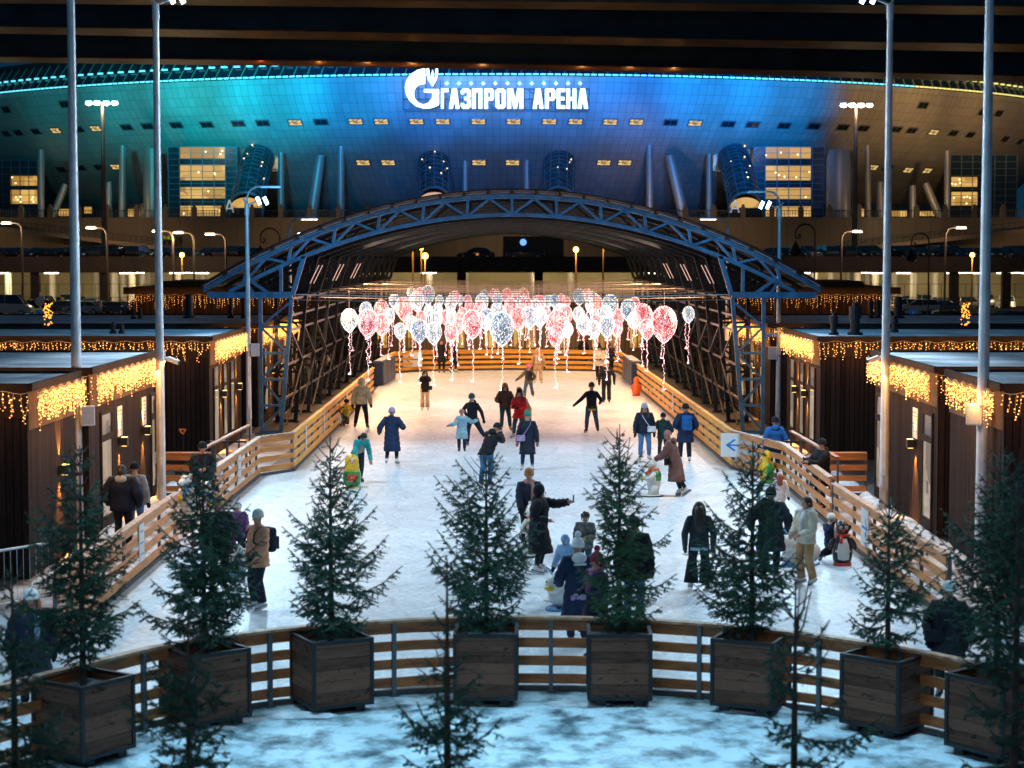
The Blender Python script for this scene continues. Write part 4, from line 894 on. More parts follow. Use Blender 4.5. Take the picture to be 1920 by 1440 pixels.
# ---------------------------------------------------------------- two-storey car park
PKY = 220.0
pk = thing('car_park', 'dark two-storey car park with a lit lower floor full of cars, below the stadium', 'car park', (0, PKY, 0))
zt = d(960, 481, PKY).z; zb = d(960, 511, PKY).z
M_slab = mat('car_park_parapet', (.045, .026, .022), .7, noise=.25, scale=.4)
MB().box(-125, 125, 0, .35, zb, zt).build('parapet', M_slab, pk)
MB().box(-125, 125, .36, 30, zb + .02, zt - .42).build('deck', mat('deck_concrete', (.12, .11, .10), .8), pk)
MB().box(-125, 125, 29.0, 29.9, .002, zb).build('back_wall', mat('car_park_back_wall', (.42, .36, .22), .8, noise=.25, scale=.15), pk)
M_colm = mat('white_column', (.30, .28, .24), .6)
for k, px in enumerate((15, 98, 180, 215, 231, 247, 267, 277, 335, 380, 1527, 1557, 1592, 1608, 1627, 1642, 1677, 1713, 1753, 1830, 805, 873, 1000, 1070)):
    Y = 6 + (k * 7) % 17; q = d(px, 500, PKY + Y); m = MB(); m.tube([(0, 0, .003), (0, 0, zb - .01)], .42, 12); smooth_by_angle(m.build('column', M_colm, pk, loc=(q.x, Y, 0)))
for px in (63, 193, 470, 865, 1010, 1490, 1792, 1890):
    q = d(px, 500, PKY); MB().box(-.5, .5, .4, 1.2, .003, zb - .01).build('front_column', M_slab, pk, loc=(q.x, 0, 0))
M_ftube = mat('fluorescent_glow', (1, .95, .8), .5, emit=9, ecol=(1, .86, .6), sample=False)
rr = random.Random(8)
for k in range(44):
    x = -62 + k * 2.9
    if rr.random() < .25 or -24 < x < 20 and k % 3: continue
    for yy in ((2.5,) if k % 2 else (2.5, 9)):
        m = MB(); m.box(-.8, .8, -.1, .1, -.12, 0); m.build('ceiling_lamp', M_ftube, pk, loc=(x, yy, zb - .03))
for k in range(8): lamp('AREA', (-56 + k * 16, PKY + 2.5, zb - .3), 2300, (1, .78, .44), (-56 + k * 16, PKY + 26, .8), 9, 1.5, name='car_park_light')
m = MB()
for k in range(90): m.box(-63 + k * 1.4, -62.95 + k * 1.4, -.6, -.55, .002, 3.2)
for z in (.5, 1.7, 3.2): m.box(-63, 63, -.6, -.57, z, z + .05)
fn = m.build('mesh_fence', M_black); tag(fn, 'thin black mesh fence in front of the lower car park floor', 'fence')
# low street level wall under the fence
w_ = MB().box(-125, 125, -4, -3.6, .001, .5).build('kerb_wall', M_conc); w_.location = (0, PKY, 0); tag(w_, 'long low concrete wall in front of the car park', 'wall'); fn.location = (0, PKY, 0)

# ---------------------------------------------------------------- cars
def car_proto(name, paint, kind):
    r = thing(name, 'car', 'car'); L = 4.5; pr = []
    if kind == 'sedan': low = [(-2.2, .32), (-2.25, .62), (-2.15, .90), (-1.35, .98), (.95, .93), (2.05, .78), (2.22, .55), (2.2, .3)]; top = [(-1.75, .96), (-1.05, 1.40), (.15, 1.43), (1.05, .94)]
    elif kind == 'suv': low = [(-2.2, .40), (-2.25, .75), (-2.2, 1.05), (-1.9, 1.08), (1.0, 1.05), (2.1, .92), (2.25, .6), (2.2, .38)]; top = [(-2.12, 1.06), (-1.85, 1.62), (.2, 1.66), (1.1, 1.05)]
    else: low = [(-2.5, .40), (-2.55, 1.0), (-2.5, 1.35), (-2.4, 1.4), (1.6, 1.32), (2.35, .98), (2.5, .6), (2.45, .4)]; top = [(-2.48, 1.38), (-2.4, 2.25), (1.0, 2.28), (1.75, 1.30)]
    def sec(pts, w0, w1, zz0, zz1, mi=0):
        n = len(pts); v = []
        for s in (-1, 1):
            for x, z in pts:
                t = (z - zz0) / max(.01, zz1 - zz0); v.append((x, s * (w0 + (w1 - w0) * t), z))
        return v, [tuple(range(n - 1, -1, -1)), tuple(range(n, 2 * n))] + [(i, (i + 1) % n, (i + 1) % n + n, i + n) for i in range(n)]
    m = MB(); v, f = sec(low, .90, .84, .3, 1.0); m.add(v, f); mx_ = [(x, z) for x, z in top]
    rt = [(top[1][0] + .05, top[1][1] - .05), (top[1][0] + .08, top[1][1] + .03), (top[2][0] - .05, top[2][1] + .03), (top[2][0], top[2][1] - .05)]; v, f = sec(rt, .66, .60, rt[0][1], rt[1][1]); m.add(v, f)
    for s in (-1, 1):
        for a, b in ((top[0], top[1]), (top[3], top[2]), ((-.35, top[0][1]), (-.35, top[1][1]))): m.bar((a[0], s * .80, a[1]), (b[0], s * .655, b[1]), .07)
    bo = m.build('body', paint, r); bv = bo.modifiers.new('bevel', 'BEVEL'); bv.width = .06; bv.segments = 2; bv.limit_method = 'ANGLE'
    m = MB(); v, f = sec(top, .795, .645, top[0][1], top[1][1]); m.add(v, f); m.build('windows', M_glassdark, r)
    for x in (-1.4, 1.4):
        for s in (-1, 1):
            m = MB(); m.tube([(0, -.11, 0), (0, .11, 0)], .33, 14); t = m.build('wheel', M_black, r, loc=(x, s * .80, .33)); m = MB(); m.tube([(0, s * .1, 0), (0, s * .12, 0)], .2, 10); m.build('rim', M_pole, t)
    for s in (-1, 1):
        m = MB(); m.ell((2.14, s * .62, .68), .08, .2, .09, 8, 5); m.build('headlight', M_white, r)
        m = MB(); m.ell((-2.2, s * .66, .8), .05, .16, .1, 8, 5); m.build('tail_light', mat('tail_red', (.3, .01, .01), .3), r)
    return r
PAINT = [('black', mat('black_car_paint', (.012, .013, .016), .25, .3, coat=1)), ('white', mat('white_car_paint', (.6, .6, .58), .3, 0, coat=1)), ('dark grey', mat('grey_car_paint', (.07, .075, .08), .25, .5, coat=1)),
         ('silver', mat('silver_car_paint', (.35, .35, .36), .25, .6, coat=1)), ('dark blue', mat('blue_car_paint', (.02, .04, .10), .25, .3, coat=1)), ('dark red', mat('red_car_paint', (.12, .015, .015), .25, .3, coat=1))]
protos = {}
CARN = {}
def put_car(px, py, Y, z, rot, pi, kind, where, group):
    key = (pi, kind); q = d(px, py, Y)
    if key not in protos: protos[key] = o = car_proto('parked_car', PAINT[pi][1], kind)
    else: o = copy_tree(protos[key])
    o.location = (q.x, Y, z); o.rotation_euler = (0, 0, R(rot)); k = CARN.get((where, key), 0); CARN[(where, key)] = k + 1; kn = {'sedan': 'saloon', 'suv': 'tall estate', 'van': 'van'}[kind]
    o['label'] = f'{PAINT[pi][0]} {kn} {where}, {ordn(k)} such from the left'; o['category'] = 'car'; o['group'] = group; return o
rr = random.Random(31)
G1 = 'cars on the upper deck of the car park'; zd = zt - .41
for px in (12, 40, 72, 118, 165, 195, 232, 262, 310, 350, 392, 425, 452, 480, 1455, 1480, 1512, 1545, 1575, 1605, 1634, 1690, 1722, 1752, 1785, 1812, 1846, 1880, 1908):
    put_car(px, 470, PKY + 3.2, zd, 90 + rr.uniform(-7, 7) + (0 if rr.random() < .5 else 180) + (25 if px > 1400 else -20), rr.choice((0, 0, 0, 2, 4, 3)), rr.choice(('sedan', 'suv', 'sedan')), 'on the upper parking deck', G1)
put_car(892, 470, PKY + 3, zd, 178, 0, 'sedan', 'side-on on the deck seen through the arch', G1); put_car(985, 470, PKY + 3, zd, 3, 2, 'sedan', 'side-on on the deck seen through the arch', G1)
G2 = 'cars on the lower floor of the car park'
for i, px in enumerate((85, 108, 150, 172, 205, 240, 262, 285, 132, 1530, 1560, 1650, 1668, 1700, 1728, 1762, 1810, 1850, 1885, 1600)):
    put_car(px, 560, PKY + 10 + (i % 3) * 5, .003, 90 + rr.uniform(-12, 12), rr.choice((0, 1, 2, 3, 3, 0)), rr.choice(('sedan', 'suv')), 'under the car park deck', G2)
G3 = 'cars in the row before the car park'
for i, px in enumerate((62, 112, 158, 182, 215, 258, 285, 1512, 1535, 1690, 1722, 1760)):
    put_car(px, 580, PKY - 9 + (i % 2) * 3, .003, 180 + rr.uniform(-25, 25), rr.choice((1, 2, 3, 0)), rr.choice(('sedan', 'suv', 'sedan')), 'in the row before the car park', G3)
put_car(18, 560, PKY - 14, .003, 0, 1, 'van', 'before the car park', G3)
G4 = 'cars on the road behind the kiosks'
for i, (px, rot, pi, kd) in enumerate(((30, 180, 5, 'sedan'), (110, 175, 0, 'sedan'), (1500, 5, 0, 'suv'), (1600, 0, 4, 'sedan'), (1790, 0, 2, 'suv'), (1885, 200, 4, 'suv'))):
    put_car(px, 600, 166, .003, rot, pi, kd, 'on the road behind the kiosks', G4)
# kiosk with a round blue sign on the upper deck
q = d(1000, 470, PKY + 8); t = thing('deck_kiosk', 'small dark kiosk with a round blue light on the deck seen through the arch', 'kiosk', (q.x, q.y, zd))
MB().box(-3.6, 3.6, 0, 2, .002, 2.8).build('walls', M_black, t); m = MB(); m.tube([(-1.2, -.1, 2.1), (-1.2, -.05, 2.1)], .4, 16); m.build('round_sign', mat('round_sign_glow', (.2, .5, 1), .5, emit=1.1, ecol=(.2, .5, 1)), t)
# ---------------------------------------------------------------- timber kiosks
M_led = mat('warm_led', (1, .75, .4), .5, emit=2.6, ecol=(1, .30, .03), sample=False)
M_ledw = mat('warm_white_led', (1, .85, .6), .5, emit=3.5, ecol=(1, .46, .12), sample=False)
M_wire = mat('clear_wire', (.55, .42, .25), .4, emit=.12, ecol=(1, .6, .25), sample=False)
M_doorglass = lit_mat('kiosk_door_glass', (.30, .24, .18), (.80, .64, .44), .55, (1.2, 1.2, .8), .2, .9)
M_winglass = lit_mat('kiosk_window_glass', (.05, .06, .07), (.55, .44, .30), .5, (1.5, 1.5, 1.1), .4, .9)
M_sconce = mat('sconce_metal', (.02, .02, .02), .4)
M_paper = mat('white_poster', (.72, .70, .70), .6); M_print = mat('poster_print', (.35, .20, .17), .6)
ZE = 3.72
def icicles(label, a, b, seed, dens=10, drop=(.12, .62), out=(0, 0), lampe=0, step=.072):
    rng = random.Random(seed); a = Vector(a); b = Vector(b); L = (b - a).length; t = (b - a) / L
    r = thing('icicle_lights', label, 'string lights', a, 0, 'strings of warm icicle lights on the kiosks'); m1 = MB(); m2 = MB(); wr = MB()
    o = Vector((out[0], out[1], 0)); x = 0; pts = []; tgt = None
    while x < L:
        p = t * x + o * .05 + Vector((0, 0, -.02 - .03 * math.sin(x * 9))); pts.append(p)
        dl = rng.uniform(*drop) * (1 if rng.random() < .8 else 1.25); z = 0; sw = 0; q = p
        path = [q]
        while z < dl:
            z += step; sw += rng.uniform(-.02, .02); q = p + t * sw + o * rng.uniform(0, .03) + Vector((0, 0, -z)); path.append(q)
            (m2 if rng.random() < .42 else m1).octa(q + t * rng.uniform(-.035, .035) + Vector((0, 0, rng.uniform(-.03, .03))), rng.uniform(.010, .021))
        if len(path) > 1: wr.tube(path[::2] if len(path) > 3 else path, .0045, 3, cap=False)
        x += 1 / dens * rng.uniform(.6, 1.4)
    wr.tube(pts, .006, 3, cap=False)
    tag(m1.build('amber_bulbs', M_led, r), kind='stuff'); tag(m2.build('bright_bulbs', M_ledw, r), kind='stuff'); wr.build('wire', M_wire, r)
    if lampe:
        n = max(1, int(L / 2.5))
        for k in range(n): c = a + t * (L * (k + .5) / n) + o * .45 + Vector((0, 0, -.1)); lamp('AREA', c, lampe * L / n, (1, .42, .08), c - o * .5 + Vector((0, 0, -.28)), L / n * .9, .1, name='string_light_glow')
    if lampe > 5:
        n = max(1, int(L / 2.5))
        for k in range(n): c = a + t * (L * (k + .5) / n) + o * .25 + Vector((0, 0, -.3)); lamp('AREA', c, 34 * L / n / 2.5, (1, .46, .12), c + o * 1.6 + Vector((0, 0, -2.6)), L / n * .9, .15, name='string_light_glow')
    return r
def ypx(px, x): return abs(x) * 3600 / abs(px - 960)
def kiosk(s, xw, Y0, Y1, label, doors=(), wins=(), lamps=(), posters=(), depth=13, ze=ZE, roofz=None):
    r = thing('kiosk', label, 'kiosk', (s * xw, Y0, 0), 0, 'timber kiosks along the walkway'); D = Y1 - Y0
    def X(a, b): return sorted((s * a, s * b))
    x0, x1 = X(0, depth); MB().box(x0, x1, 0, D, .003, ze - .03).build('wall', M_cabin, r)
    x0, x1 = X(-.14, depth); m = MB(); e = .14
    xa, xb = X(-.14, -.06); m.box(xa, xb, -e, D + .05, ze - .02, ze + .13); xa, xb = X(-.058, depth); m.box(xa, xb, -e, -.06, ze - .02, ze + .13); m.box(xa, xb, D, D + .05, ze - .02, ze + .13); m.build('roof_edge', M_fascia, r)
    xa, xb = X(-.055, depth); MB().box(xa, xb, -.055, D - .005, ze - .02, ze + .07).build('roof_snow', M_snow, r)
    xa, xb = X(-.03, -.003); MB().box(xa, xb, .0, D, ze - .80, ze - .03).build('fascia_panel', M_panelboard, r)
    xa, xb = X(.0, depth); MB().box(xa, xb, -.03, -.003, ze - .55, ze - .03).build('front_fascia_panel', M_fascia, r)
    for ya, yb in doors:
        ya, yb = sorted((ya - Y0, yb - Y0)); xa, xb = X(-.05, .0); m = MB(); m.box(xa, xb, ya - .08, ya, .05, 2.75); m.box(xa, xb, yb, yb + .08, .05, 2.75); m.box(xa, xb, ya, yb, 2.05, 2.2); m.box(xa, xb, ya, yb, 2.67, 2.75); m.box(xa, xb, ya, yb, .05, .3); f = m.build('door', M_fascia, r)
        xa, xb = X(-.02, .0); MB().box(xa, xb, ya, yb, .3, 2.05).build('glass', M_doorglass, f); MB().box(xa, xb, ya, yb, 2.2, 2.67).build('transom', M_winglass, f)
        xa, xb = X(-.12, -.08); MB().box(xa, xb, ya + .08, ya + .11, .9, 1.2).build('handle', M_pole, f)
    for ya, yb in wins:
        ya, yb = sorted((ya - Y0, yb - Y0)); xa, xb = X(-.05, .0); m = MB(); m.box(xa, xb, ya - .07, ya, .4, 2.8); m.box(xa, xb, yb, yb + .07, .4, 2.8); m.box(xa, xb, ya, yb, 2.1, 2.2); m.box(xa, xb, ya, yb, .4, .5); f = m.build('window', M_fascia, r)
        xa, xb = X(-.02, .0); MB().box(xa, xb, ya, yb, .5, 2.1).build('glass', M_doorglass, f); MB().box(xa, xb, ya, yb, 2.2, 2.8).build('transom', M_winglass, f)
    for y in lamps:
        y -= Y0; xa, xb = X(-.22, -.06); m = MB(); m.box(xa, xb, y - .1, y + .1, 1.78, 1.98); xa, xb = X(-.06, 0); m.box(xa, xb, y - .06, y + .06, 1.8, 1.96); f = m.build('wall_lamp', M_sconce, r)
        m = MB(); xa, xb = X(-.20, -.08); m.box(xa, xb, y - .08, y + .08, 1.982, 1.988); m.box(xa, xb, y - .08, y + .08, 1.772, 1.778); m.build('lamp_glass', mat('sconce_glow', (1, .6, .2), .5, emit=7, ecol=(1, .5, .12), sample=False), f)
        c = Vector((s * xw - s * .10, Y0 + y, 2.02)); lamp('SPOT', c, 420, (1, .40, .06), c + Vector((s * .15, 0, 1)), .02, angle=50, blend=.6, name='sconce_light')
        c = Vector((s * xw - s * .10, Y0 + y, 1.74)); lamp('SPOT', c, 620, (1, .40, .06), c + Vector((s * .15, 0, -1)), .02, angle=50, blend=.6, name='sconce_light')
    for y in posters:
        y -= Y0; xa, xb = X(-.02, -.002); p = MB().box(xa, xb, y - .26, y + .26, 2.0, 2.72).build('poster', M_paper, r); m = MB(); xa, xb = X(-.024, -.021)
        for k in range(6): m.box(xa, xb, y - .2, y + .2 - .05 * (k % 3), 2.60 - k * .09, 2.63 - k * .09)
        m.build('print', M_print, p)
    return r
XW = 9.45
kiosk(-1, XW, 37.3, 41.4, 'nearest kiosk on the left, its end wall at the left edge of the picture', lamps=(39.85,), depth=14)
kiosk(-1, XW, 42.7, 50.6, 'left kiosk with two white posters, next behind the nearest one', doors=((43.9, 45.0), (50.0, 50.5)), lamps=(45.95, 48.9), posters=(46.05, 49.1), depth=14)
kiosk(-1, XW, 59.8, 66.9, 'left kiosk with tall lit windows in front of the canopy leg', wins=((60.6, 61.6), (62.6, 63.4), (64.2, 65.0)), lamps=(62.1, 65.6), depth=15)
kiosk(-1, XW, 71.2, 83, 'left kiosk standing behind the canopy legs', wins=((73, 74), (76, 77), (79, 80)), lamps=(75, 78), depth=15)
XR = 9.6
kiosk(1, XR, 37.3, 41.9, 'nearest kiosk on the right, at the right edge of the picture', depth=14)
kiosk(1, XR, 43.1, 50.6, 'right kiosk with one white poster and a tall lit door', doors=((43.6, 44.5), (49.2, 50.2)), lamps=(45.45,), posters=(45.5,), depth=14)
kiosk(1, XR, 59.6, 66.9, 'right kiosk with tall lit windows in front of the canopy leg', wins=((60.6, 61.6), (62.9, 63.7), (65, 65.9)), lamps=(62.2, 64.3), depth=15)
kiosk(1, XR, 71.2, 83, 'right kiosk standing behind the canopy legs', wins=((73, 74), (76, 77), (79, 80)), lamps=(75, 78), depth=15)
sd = 100
for s, x, nm in ((-1, XW + .0, 'left'), (1, XR, 'right')):
    for (ya, yb, w_) in ((37.3, 41.35, 'nearest'), (42.65 if s < 0 else 43.1, 50.6, 'second'), (59.7, 66.9, 'third'), (71.2, 83, 'fourth')):
        sd += 1; icicles(f'dense curtain of warm lights along the rink side of the {w_} {nm} kiosk', (s * (x - .16), ya, ZE - .02), (s * (x - .16), yb, ZE - .02), sd, 26, (.22, .56), (-s, 0), 5.5)
    for (ya, w_, L, dn) in ((37.1, 'nearest', 4, 9), (42.5 if s < 0 else 42.9, 'second', 5, 8), (59.45, 'third', 13.5, 9), (71.0, 'fourth', 1.5, 8)):
        sd += 1; icicles(f'looser warm lights hanging over the camera-facing wall of the {w_} {nm} kiosk', (s * (x - .1), ya, ZE - .02), (s * (x + L), ya, ZE - .02), sd, dn, (.12, .50), (0, -1), 4)
# building pair far behind with light strings
for s, nm in ((-1, 'left'), (1, 'right')):
    r = thing('pavilion', f'dark flat-roofed pavilion with light strings, {nm} of the far end of the canopy', 'building', (s * 9.5, 112, 0)); xa, xb = sorted((0, s * 12.5))
    MB().box(xa, xb, 0, 10, .003, 4.15).build('wall', M_cabin, r); xa, xb = sorted((-s * .5, s * 13)); m = MB(); m.box(xa, xb, -.8, 10.4, 4.16, 4.55); m.build('roof', M_fascia, r); xa, xb = sorted((s * 2.5, s * 11)); MB().box(xa, xb, 0, 9, 4.551, 4.9).build('upper_roof', M_fascia, r)
    sd += 1; icicles(f'amber lights along the eave of the far {nm} pavilion', (s * 9.2, 111.1, 4.14), (s * 22.3, 111.1, 4.14), sd, 6, (.15, .8), (0, -1), 4, step=.12)
# wooden hall with lit windows behind the far fence
r = thing('rental_hall', 'low timber hall with glowing amber windows behind the far fence', 'building', (0, 121, 0))
MB().box(-8.8, 8.8, 0, 6, .003, 3.1).build('wall', mat('hall_wall', (.10, .06, .035), .6, noise=.3, nscale3=(4, 4, .5)), r)
M_amberw = lit_mat('hall_window_glass', (.35, .16, .03), (1, .55, .12), .75, (.9, .9, .9), .3, .8)
for k, (x, wd) in enumerate(((-6.6, .9), (-3.4, .8), (-1.0, 1.5), (.8, 1.4), (3.0, 1.2), (5.9, 1.7), (7.9, .9), (-8.2, .6))):
    f = MB().box(x - wd / 2, x + wd / 2, -.05, -.003, .6, 2.6).build('window', M_amberw, r); m = MB(); m.box(x - .03, x + .03, -.09, -.055, .6, 2.6); m.build('mullion', M_fascia, f)
MB().box(-9.2, 9.2, -.7, 6.2, 3.11, 3.35).build('roof', M_fascia, r)
m = MB()
for k in range(75): m.box(-9 + k * .245, -8.97 + k * .245, -.02, .02, .05, 2.3)
for z in (.2, 2.2): m.box(-9.1, 9.2, -.05, -.022, z, z + .05)
o = m.build('bar_fence', M_black, loc=(0, 114, 0)); tag(o, 'tall black bar fence behind the yellow far fence', 'fence')
lamp('AREA', (0, 116, 4.2), 500, (1, .62, .28), (0, 119.5, 1.5), 12, 1, name='hall_eave_light')
# roof vents
M_vent = mat('roof_vent', (.018, .022, .03), .45, .4)
def vent(px, py, Y, top, wd, cap, label):
    q = d(px, py, Y); zt_ = d(px, top, Y).z; zb_ = ZE + .075; r = thing('roof_vent', label, 'vent', (q.x, Y, zb_)); h = zt_ - zb_; ww = wd * Y / 3600 / 2
    m = MB(); m.tube([(0, 0, 0), (0, 0, .08), (0, 0, .1), (0, 0, h * (.62 if cap else 1))], [ww * 1.3, ww * 1.3, ww * .8, ww * .8], 12); m.build('pipe', M_vent, r)
    if cap: m = MB(); m.tube([(0, 0, h * .5), (0, 0, h * .86), (0, 0, h * .86 + .01), (0, 0, h)], [ww * 1.05, ww * 1.05, ww * .5, ww * .5], 12); m.build('cap', M_vent, r)
for q in [(212, 630, 63, 604, 10, 1, 'small dark roof vent, left one of the pair over the second roof on the left'), (228, 630, 63, 606, 9, 1, 'small dark roof vent, right one of the pair over the second roof on the left'), (250, 605, 78, 575, 8, 1, 'thin vent on the left rear roof, left of its twin'), (263, 605, 78, 577, 8, 0, 'thin vent on the left rear roof, right of its twin'),
          (355, 605, 79, 552, 18, 0, 'stout square-topped vent on the left rear roof'), (433, 604, 79, 548, 10, 0, 'slim vent between the lamp pole and the stout one'), (457, 604, 79, 552, 9, 0, 'slim vent just left of the tall slim lamp pole'),
          (1563, 640, 62, 586, 15, 1, 'medium vent with cap on the right roof'), (1603, 640, 62, 566, 22, 1, 'largest two-tier vent on the right roof'), (1632, 606, 79, 560, 10, 1, 'slim rear vent right of the largest one'), (1646, 606, 79, 562, 9, 0, 'rear vent partly behind the lamp pole on the right'),
          (1684, 606, 79, 556, 18, 0, 'stout dark square-topped vent on the right rear roof'), (1677, 636, 64, 592, 12, 1, 'short capped vent under the stout one on the right'), (1455, 604, 79, 556, 9, 1, 'slim vent beside the right canopy leg')]: vent(*q)

# ---------------------------------------------------------------- poles, lamps, speakers, cameras
M_cool = mat('floodlight_glow', (.7, .9, 1), .5, emit=20, ecol=(.45, .78, 1), sample=False)
def pole(px, pyb, pytop, r0, r1, label):
    b = g(px, pyb); top = d(px - (px - 960) * 0, pytop, b.y).z; r = thing('lamp_pole', label, 'lamp pole', (b.x, b.y, 0)); m = MB()
    m.tube([(0, 0, 0), (0, 0, .3), (0, 0, .31), (0, 0, top)], [r0 * 1.05, r0 * 1.05, r0, r1], 20); smooth_by_angle(m.build('shaft', M_pole, r)); m = MB(); m.tube([(0, 0, .001), (0, 0, .03)], r0 * 2, 16)
    m.build('base_plate', M_pole, r); m = MB(); m.box(-r0 * .6, r0 * .6, -r0 * 1.04, -r0 * .9, .5, .9); m.build('access_hatch', M_pole, r); return r, b, top
def flood_heads(r, z, s, yaw=0, n=2):
    m = MB(); m.tube([(0, 0, z - .5), (0, 0, z - .1)], .09, 12); m.bar((0, 0, z - .15), (s * .5, -.1, z + .05), .05); m.bar((0, 0, z - .15), (-s * .12, -.1, z + .1), .05); m.build('bracket', M_pole, r)
    for k in range(n):
        M = Euler((R(-52), R(-s * 30), R(s * 15))).to_matrix(); c = Vector((s * (.42 + k * .26), -.22 - k * .04, z + .02)); h = MB(); h.obox(c, (.15, .40, .06), M); h = h.build('floodlight', M_black, r)
        e = MB(); e.obox(c + M @ Vector((0, 0, -.045)), (.11, .35, .012), M); e.build('lens', M_cool, h)
for px, yb, lb in ((148, 1010, 'nearest tall thick pole on the left, before the kiosks'), (1838, 1072, 'nearest tall thick pole on the right, before the kiosks')):
    r, b, top = pole(px, yb, -60, .125, .085, lb)
r, b, top = pole(303, 945, 6, .115, .075, 'tall pole on the left with floodlights at the top edge of the picture'); flood_heads(r, top + .1, 1)
r, b, top = pole(1657, 957, 6, .115, .075, 'tall pole on the right with floodlights at the top edge of the picture'); flood_heads(r, top + .1, -1)
def lamp_arm(r, z, s):
    m = MB(); pts = [(0, 0, z - .2)] + [(s * .42 * (1 - math.cos(a)), 0, z + .45 * math.sin(a)) for a in [R(15 * k) for k in range(7)]] + [(s * 1.15, 0, z + .46)]
    m.tube(pts, .035, 8); m.build('arm', M_pole, r); m = MB(); m.box(min(s * .5, s * 1.2), max(s * .5, s * 1.2), -.06, .06, z + .40, z + .46); m.build('lamp_head', M_pole, r)
r, b, top = pole(467, 815, 398, .10, .065, 'slim pole at the left canopy leg with a curved lamp arm and twin floodlights'); lamp_arm(r, top + .45, 1); flood_heads(r, top - .05 + .45, 1)
r, b, top = pole(1458, 800, 405, .10, .065, 'slim pole at the right canopy leg with a curved lamp arm and twin floodlights'); lamp_arm(r, top + .45, -1); flood_heads(r, top - .05 + .45, -1)
M_lensW = mat('street_lens_glow', (1, .95, .85), .5, emit=9, ecol=(1, .86, .66), sample=False)
M_lensO = mat('orange_lens_glow', (1, .6, .2), .5, emit=14, ecol=(1, .42, .06), sample=False)
for px, s in ((543, 1), (1365, -1)):
    Y = 80; q = d(px, 420, Y); r = thing('roadside_lamp', 'thin lamp rising behind the ' + ('left' if s > 0 else 'right') + ' shoulder of the arch with a small floodlight', 'lamp pole', (q.x, Y, 0)); z = q.z - .2; m = MB(); m.tube([(0, 0, 0), (0, 0, z)], [.09, .05], 12); m.build('shaft', M_pole, r); lamp_arm(r, z, s)
    m = MB(); m.box(min(s * .5, s * 1.15), max(s * .5, s * 1.15), -.05, .05, z + .37, z + .395); m.build('lens', M_lensW, r); flood_heads(r, z - .3, s, n=2)
def speaker(px, py, pole_px, pole_yb, w_, h_, s, label, z_off=0):
    b = g(pole_px, pole_yb); q = d(px, py, b.y - .05); r = thing('loudspeaker', label, 'speaker', (q.x, q.y, q.z), R(s * 25)); ww = w_ * b.y / 3600; hh = h_ * b.y / 3600
    bd = MB().box(-ww / 2, ww / 2, -ww * .35, ww * .3, -hh / 2, hh / 2).build('cabinet', M_white, r); bv = bd.modifiers.new('bevel', 'BEVEL'); bv.width = .025; bv.segments = 3
    m = MB(); m.box(-ww * .42, ww * .42, -ww * .37, -ww * .352, -hh * .43, hh * .43); m.build('grille', mat('speaker_grille', (.45, .48, .52), .6, noise=.1, scale=60), r); m = MB(); m.tube([(0, -ww * .372, 0), (0, -ww * .385, 0)], .02, 10); m.build('badge', M_pole, r)
    m = MB(); m.bar((0, 0, 0), (-s * ww * .8, .05, 0), .06, .12); m.build('bracket', M_pole, r)
speaker(163, 779, 148, 1010, 27, 38, 1, 'large white loudspeaker on the nearest left pole'); speaker(477, 656, 467, 815, 17, 24, 1, 'small white loudspeaker on the slim left pole')
speaker(1828, 777, 1838, 1072, 30, 40, -1, 'large white loudspeaker on the nearest right pole'); speaker(1450, 662, 1458, 800, 17, 24, -1, 'small white loudspeaker on the slim right pole')
def cctv(px, py, Y, s, label):
    q = d(px, py, Y); r = thing('security_camera', label, 'camera', q); M = Euler((0, R(s * 18), R(-s * 20))).to_matrix(); m = MB(); m.obox((0, 0, 0), (.34, .11, .12), M); o = m.build('housing', M_white, r); bv = o.modifiers.new('bevel', 'BEVEL'); bv.width = .02; bv.segments = 2
    m = MB(); m.bar((-s * .1, 0, 0), (-s * .28, .08, .12), .04); m.box(-s * .28 - .05, -s * .28 + .05, .03, .15, -.05, .25); m.build('bracket', M_white, r); m = MB(); m.obox(M @ Vector((s * .175, 0, 0)), (.012, .08, .08), M); m.build('lens', M_black, r)
cctv(325, 676, 49, 1, 'white security camera on the tall left pole'); cctv(1637, 674, 48.5, -1, 'white security camera on the tall right pole'); cctv(1441, 629, 70.5, -1, 'small white security camera near the right canopy leg')
# street lamps of the car park
def street_lamp(px, pyt, s, col, label, Y=212, arm=20, glow=M_lensW):
    q = d(px, pyt, Y); r = thing('street_lamp', label, 'street lamp', (q.x, Y, 0)); z = q.z; k = Y / 3600; m = MB(); m.tube([(0, 0, 0), (0, 0, z - 1)] + [(s * .6 * (1 - math.cos(a)), 0, z - 1 + math.sin(a)) for a in [R(22.5 * i) for i in range(5)]] + [(s * arm * k, 0, z + .05)], .12, 8)
    m.build('post', mat('brown_post', (.16, .11, .08), .5, .3), r); h = MB().box(min(s * arm * k, s * (arm + 18) * k), max(s * arm * k, s * (arm + 18) * k), -.15, .15, z - .02, z + .15).build('lamp_head', M_pole, r); MB().box(min(s * arm * k, s * (arm + 18) * k), max(s * arm * k, s * (arm + 18) * k), -.17, .13, z - .10, z - .022).build('lens', glow, h)
    lamp('POINT', (q.x + s * (arm + 9) * k, Y - .5, z - .6), 420, (1, .74, .42), size=.25, name='street_lamp_light')
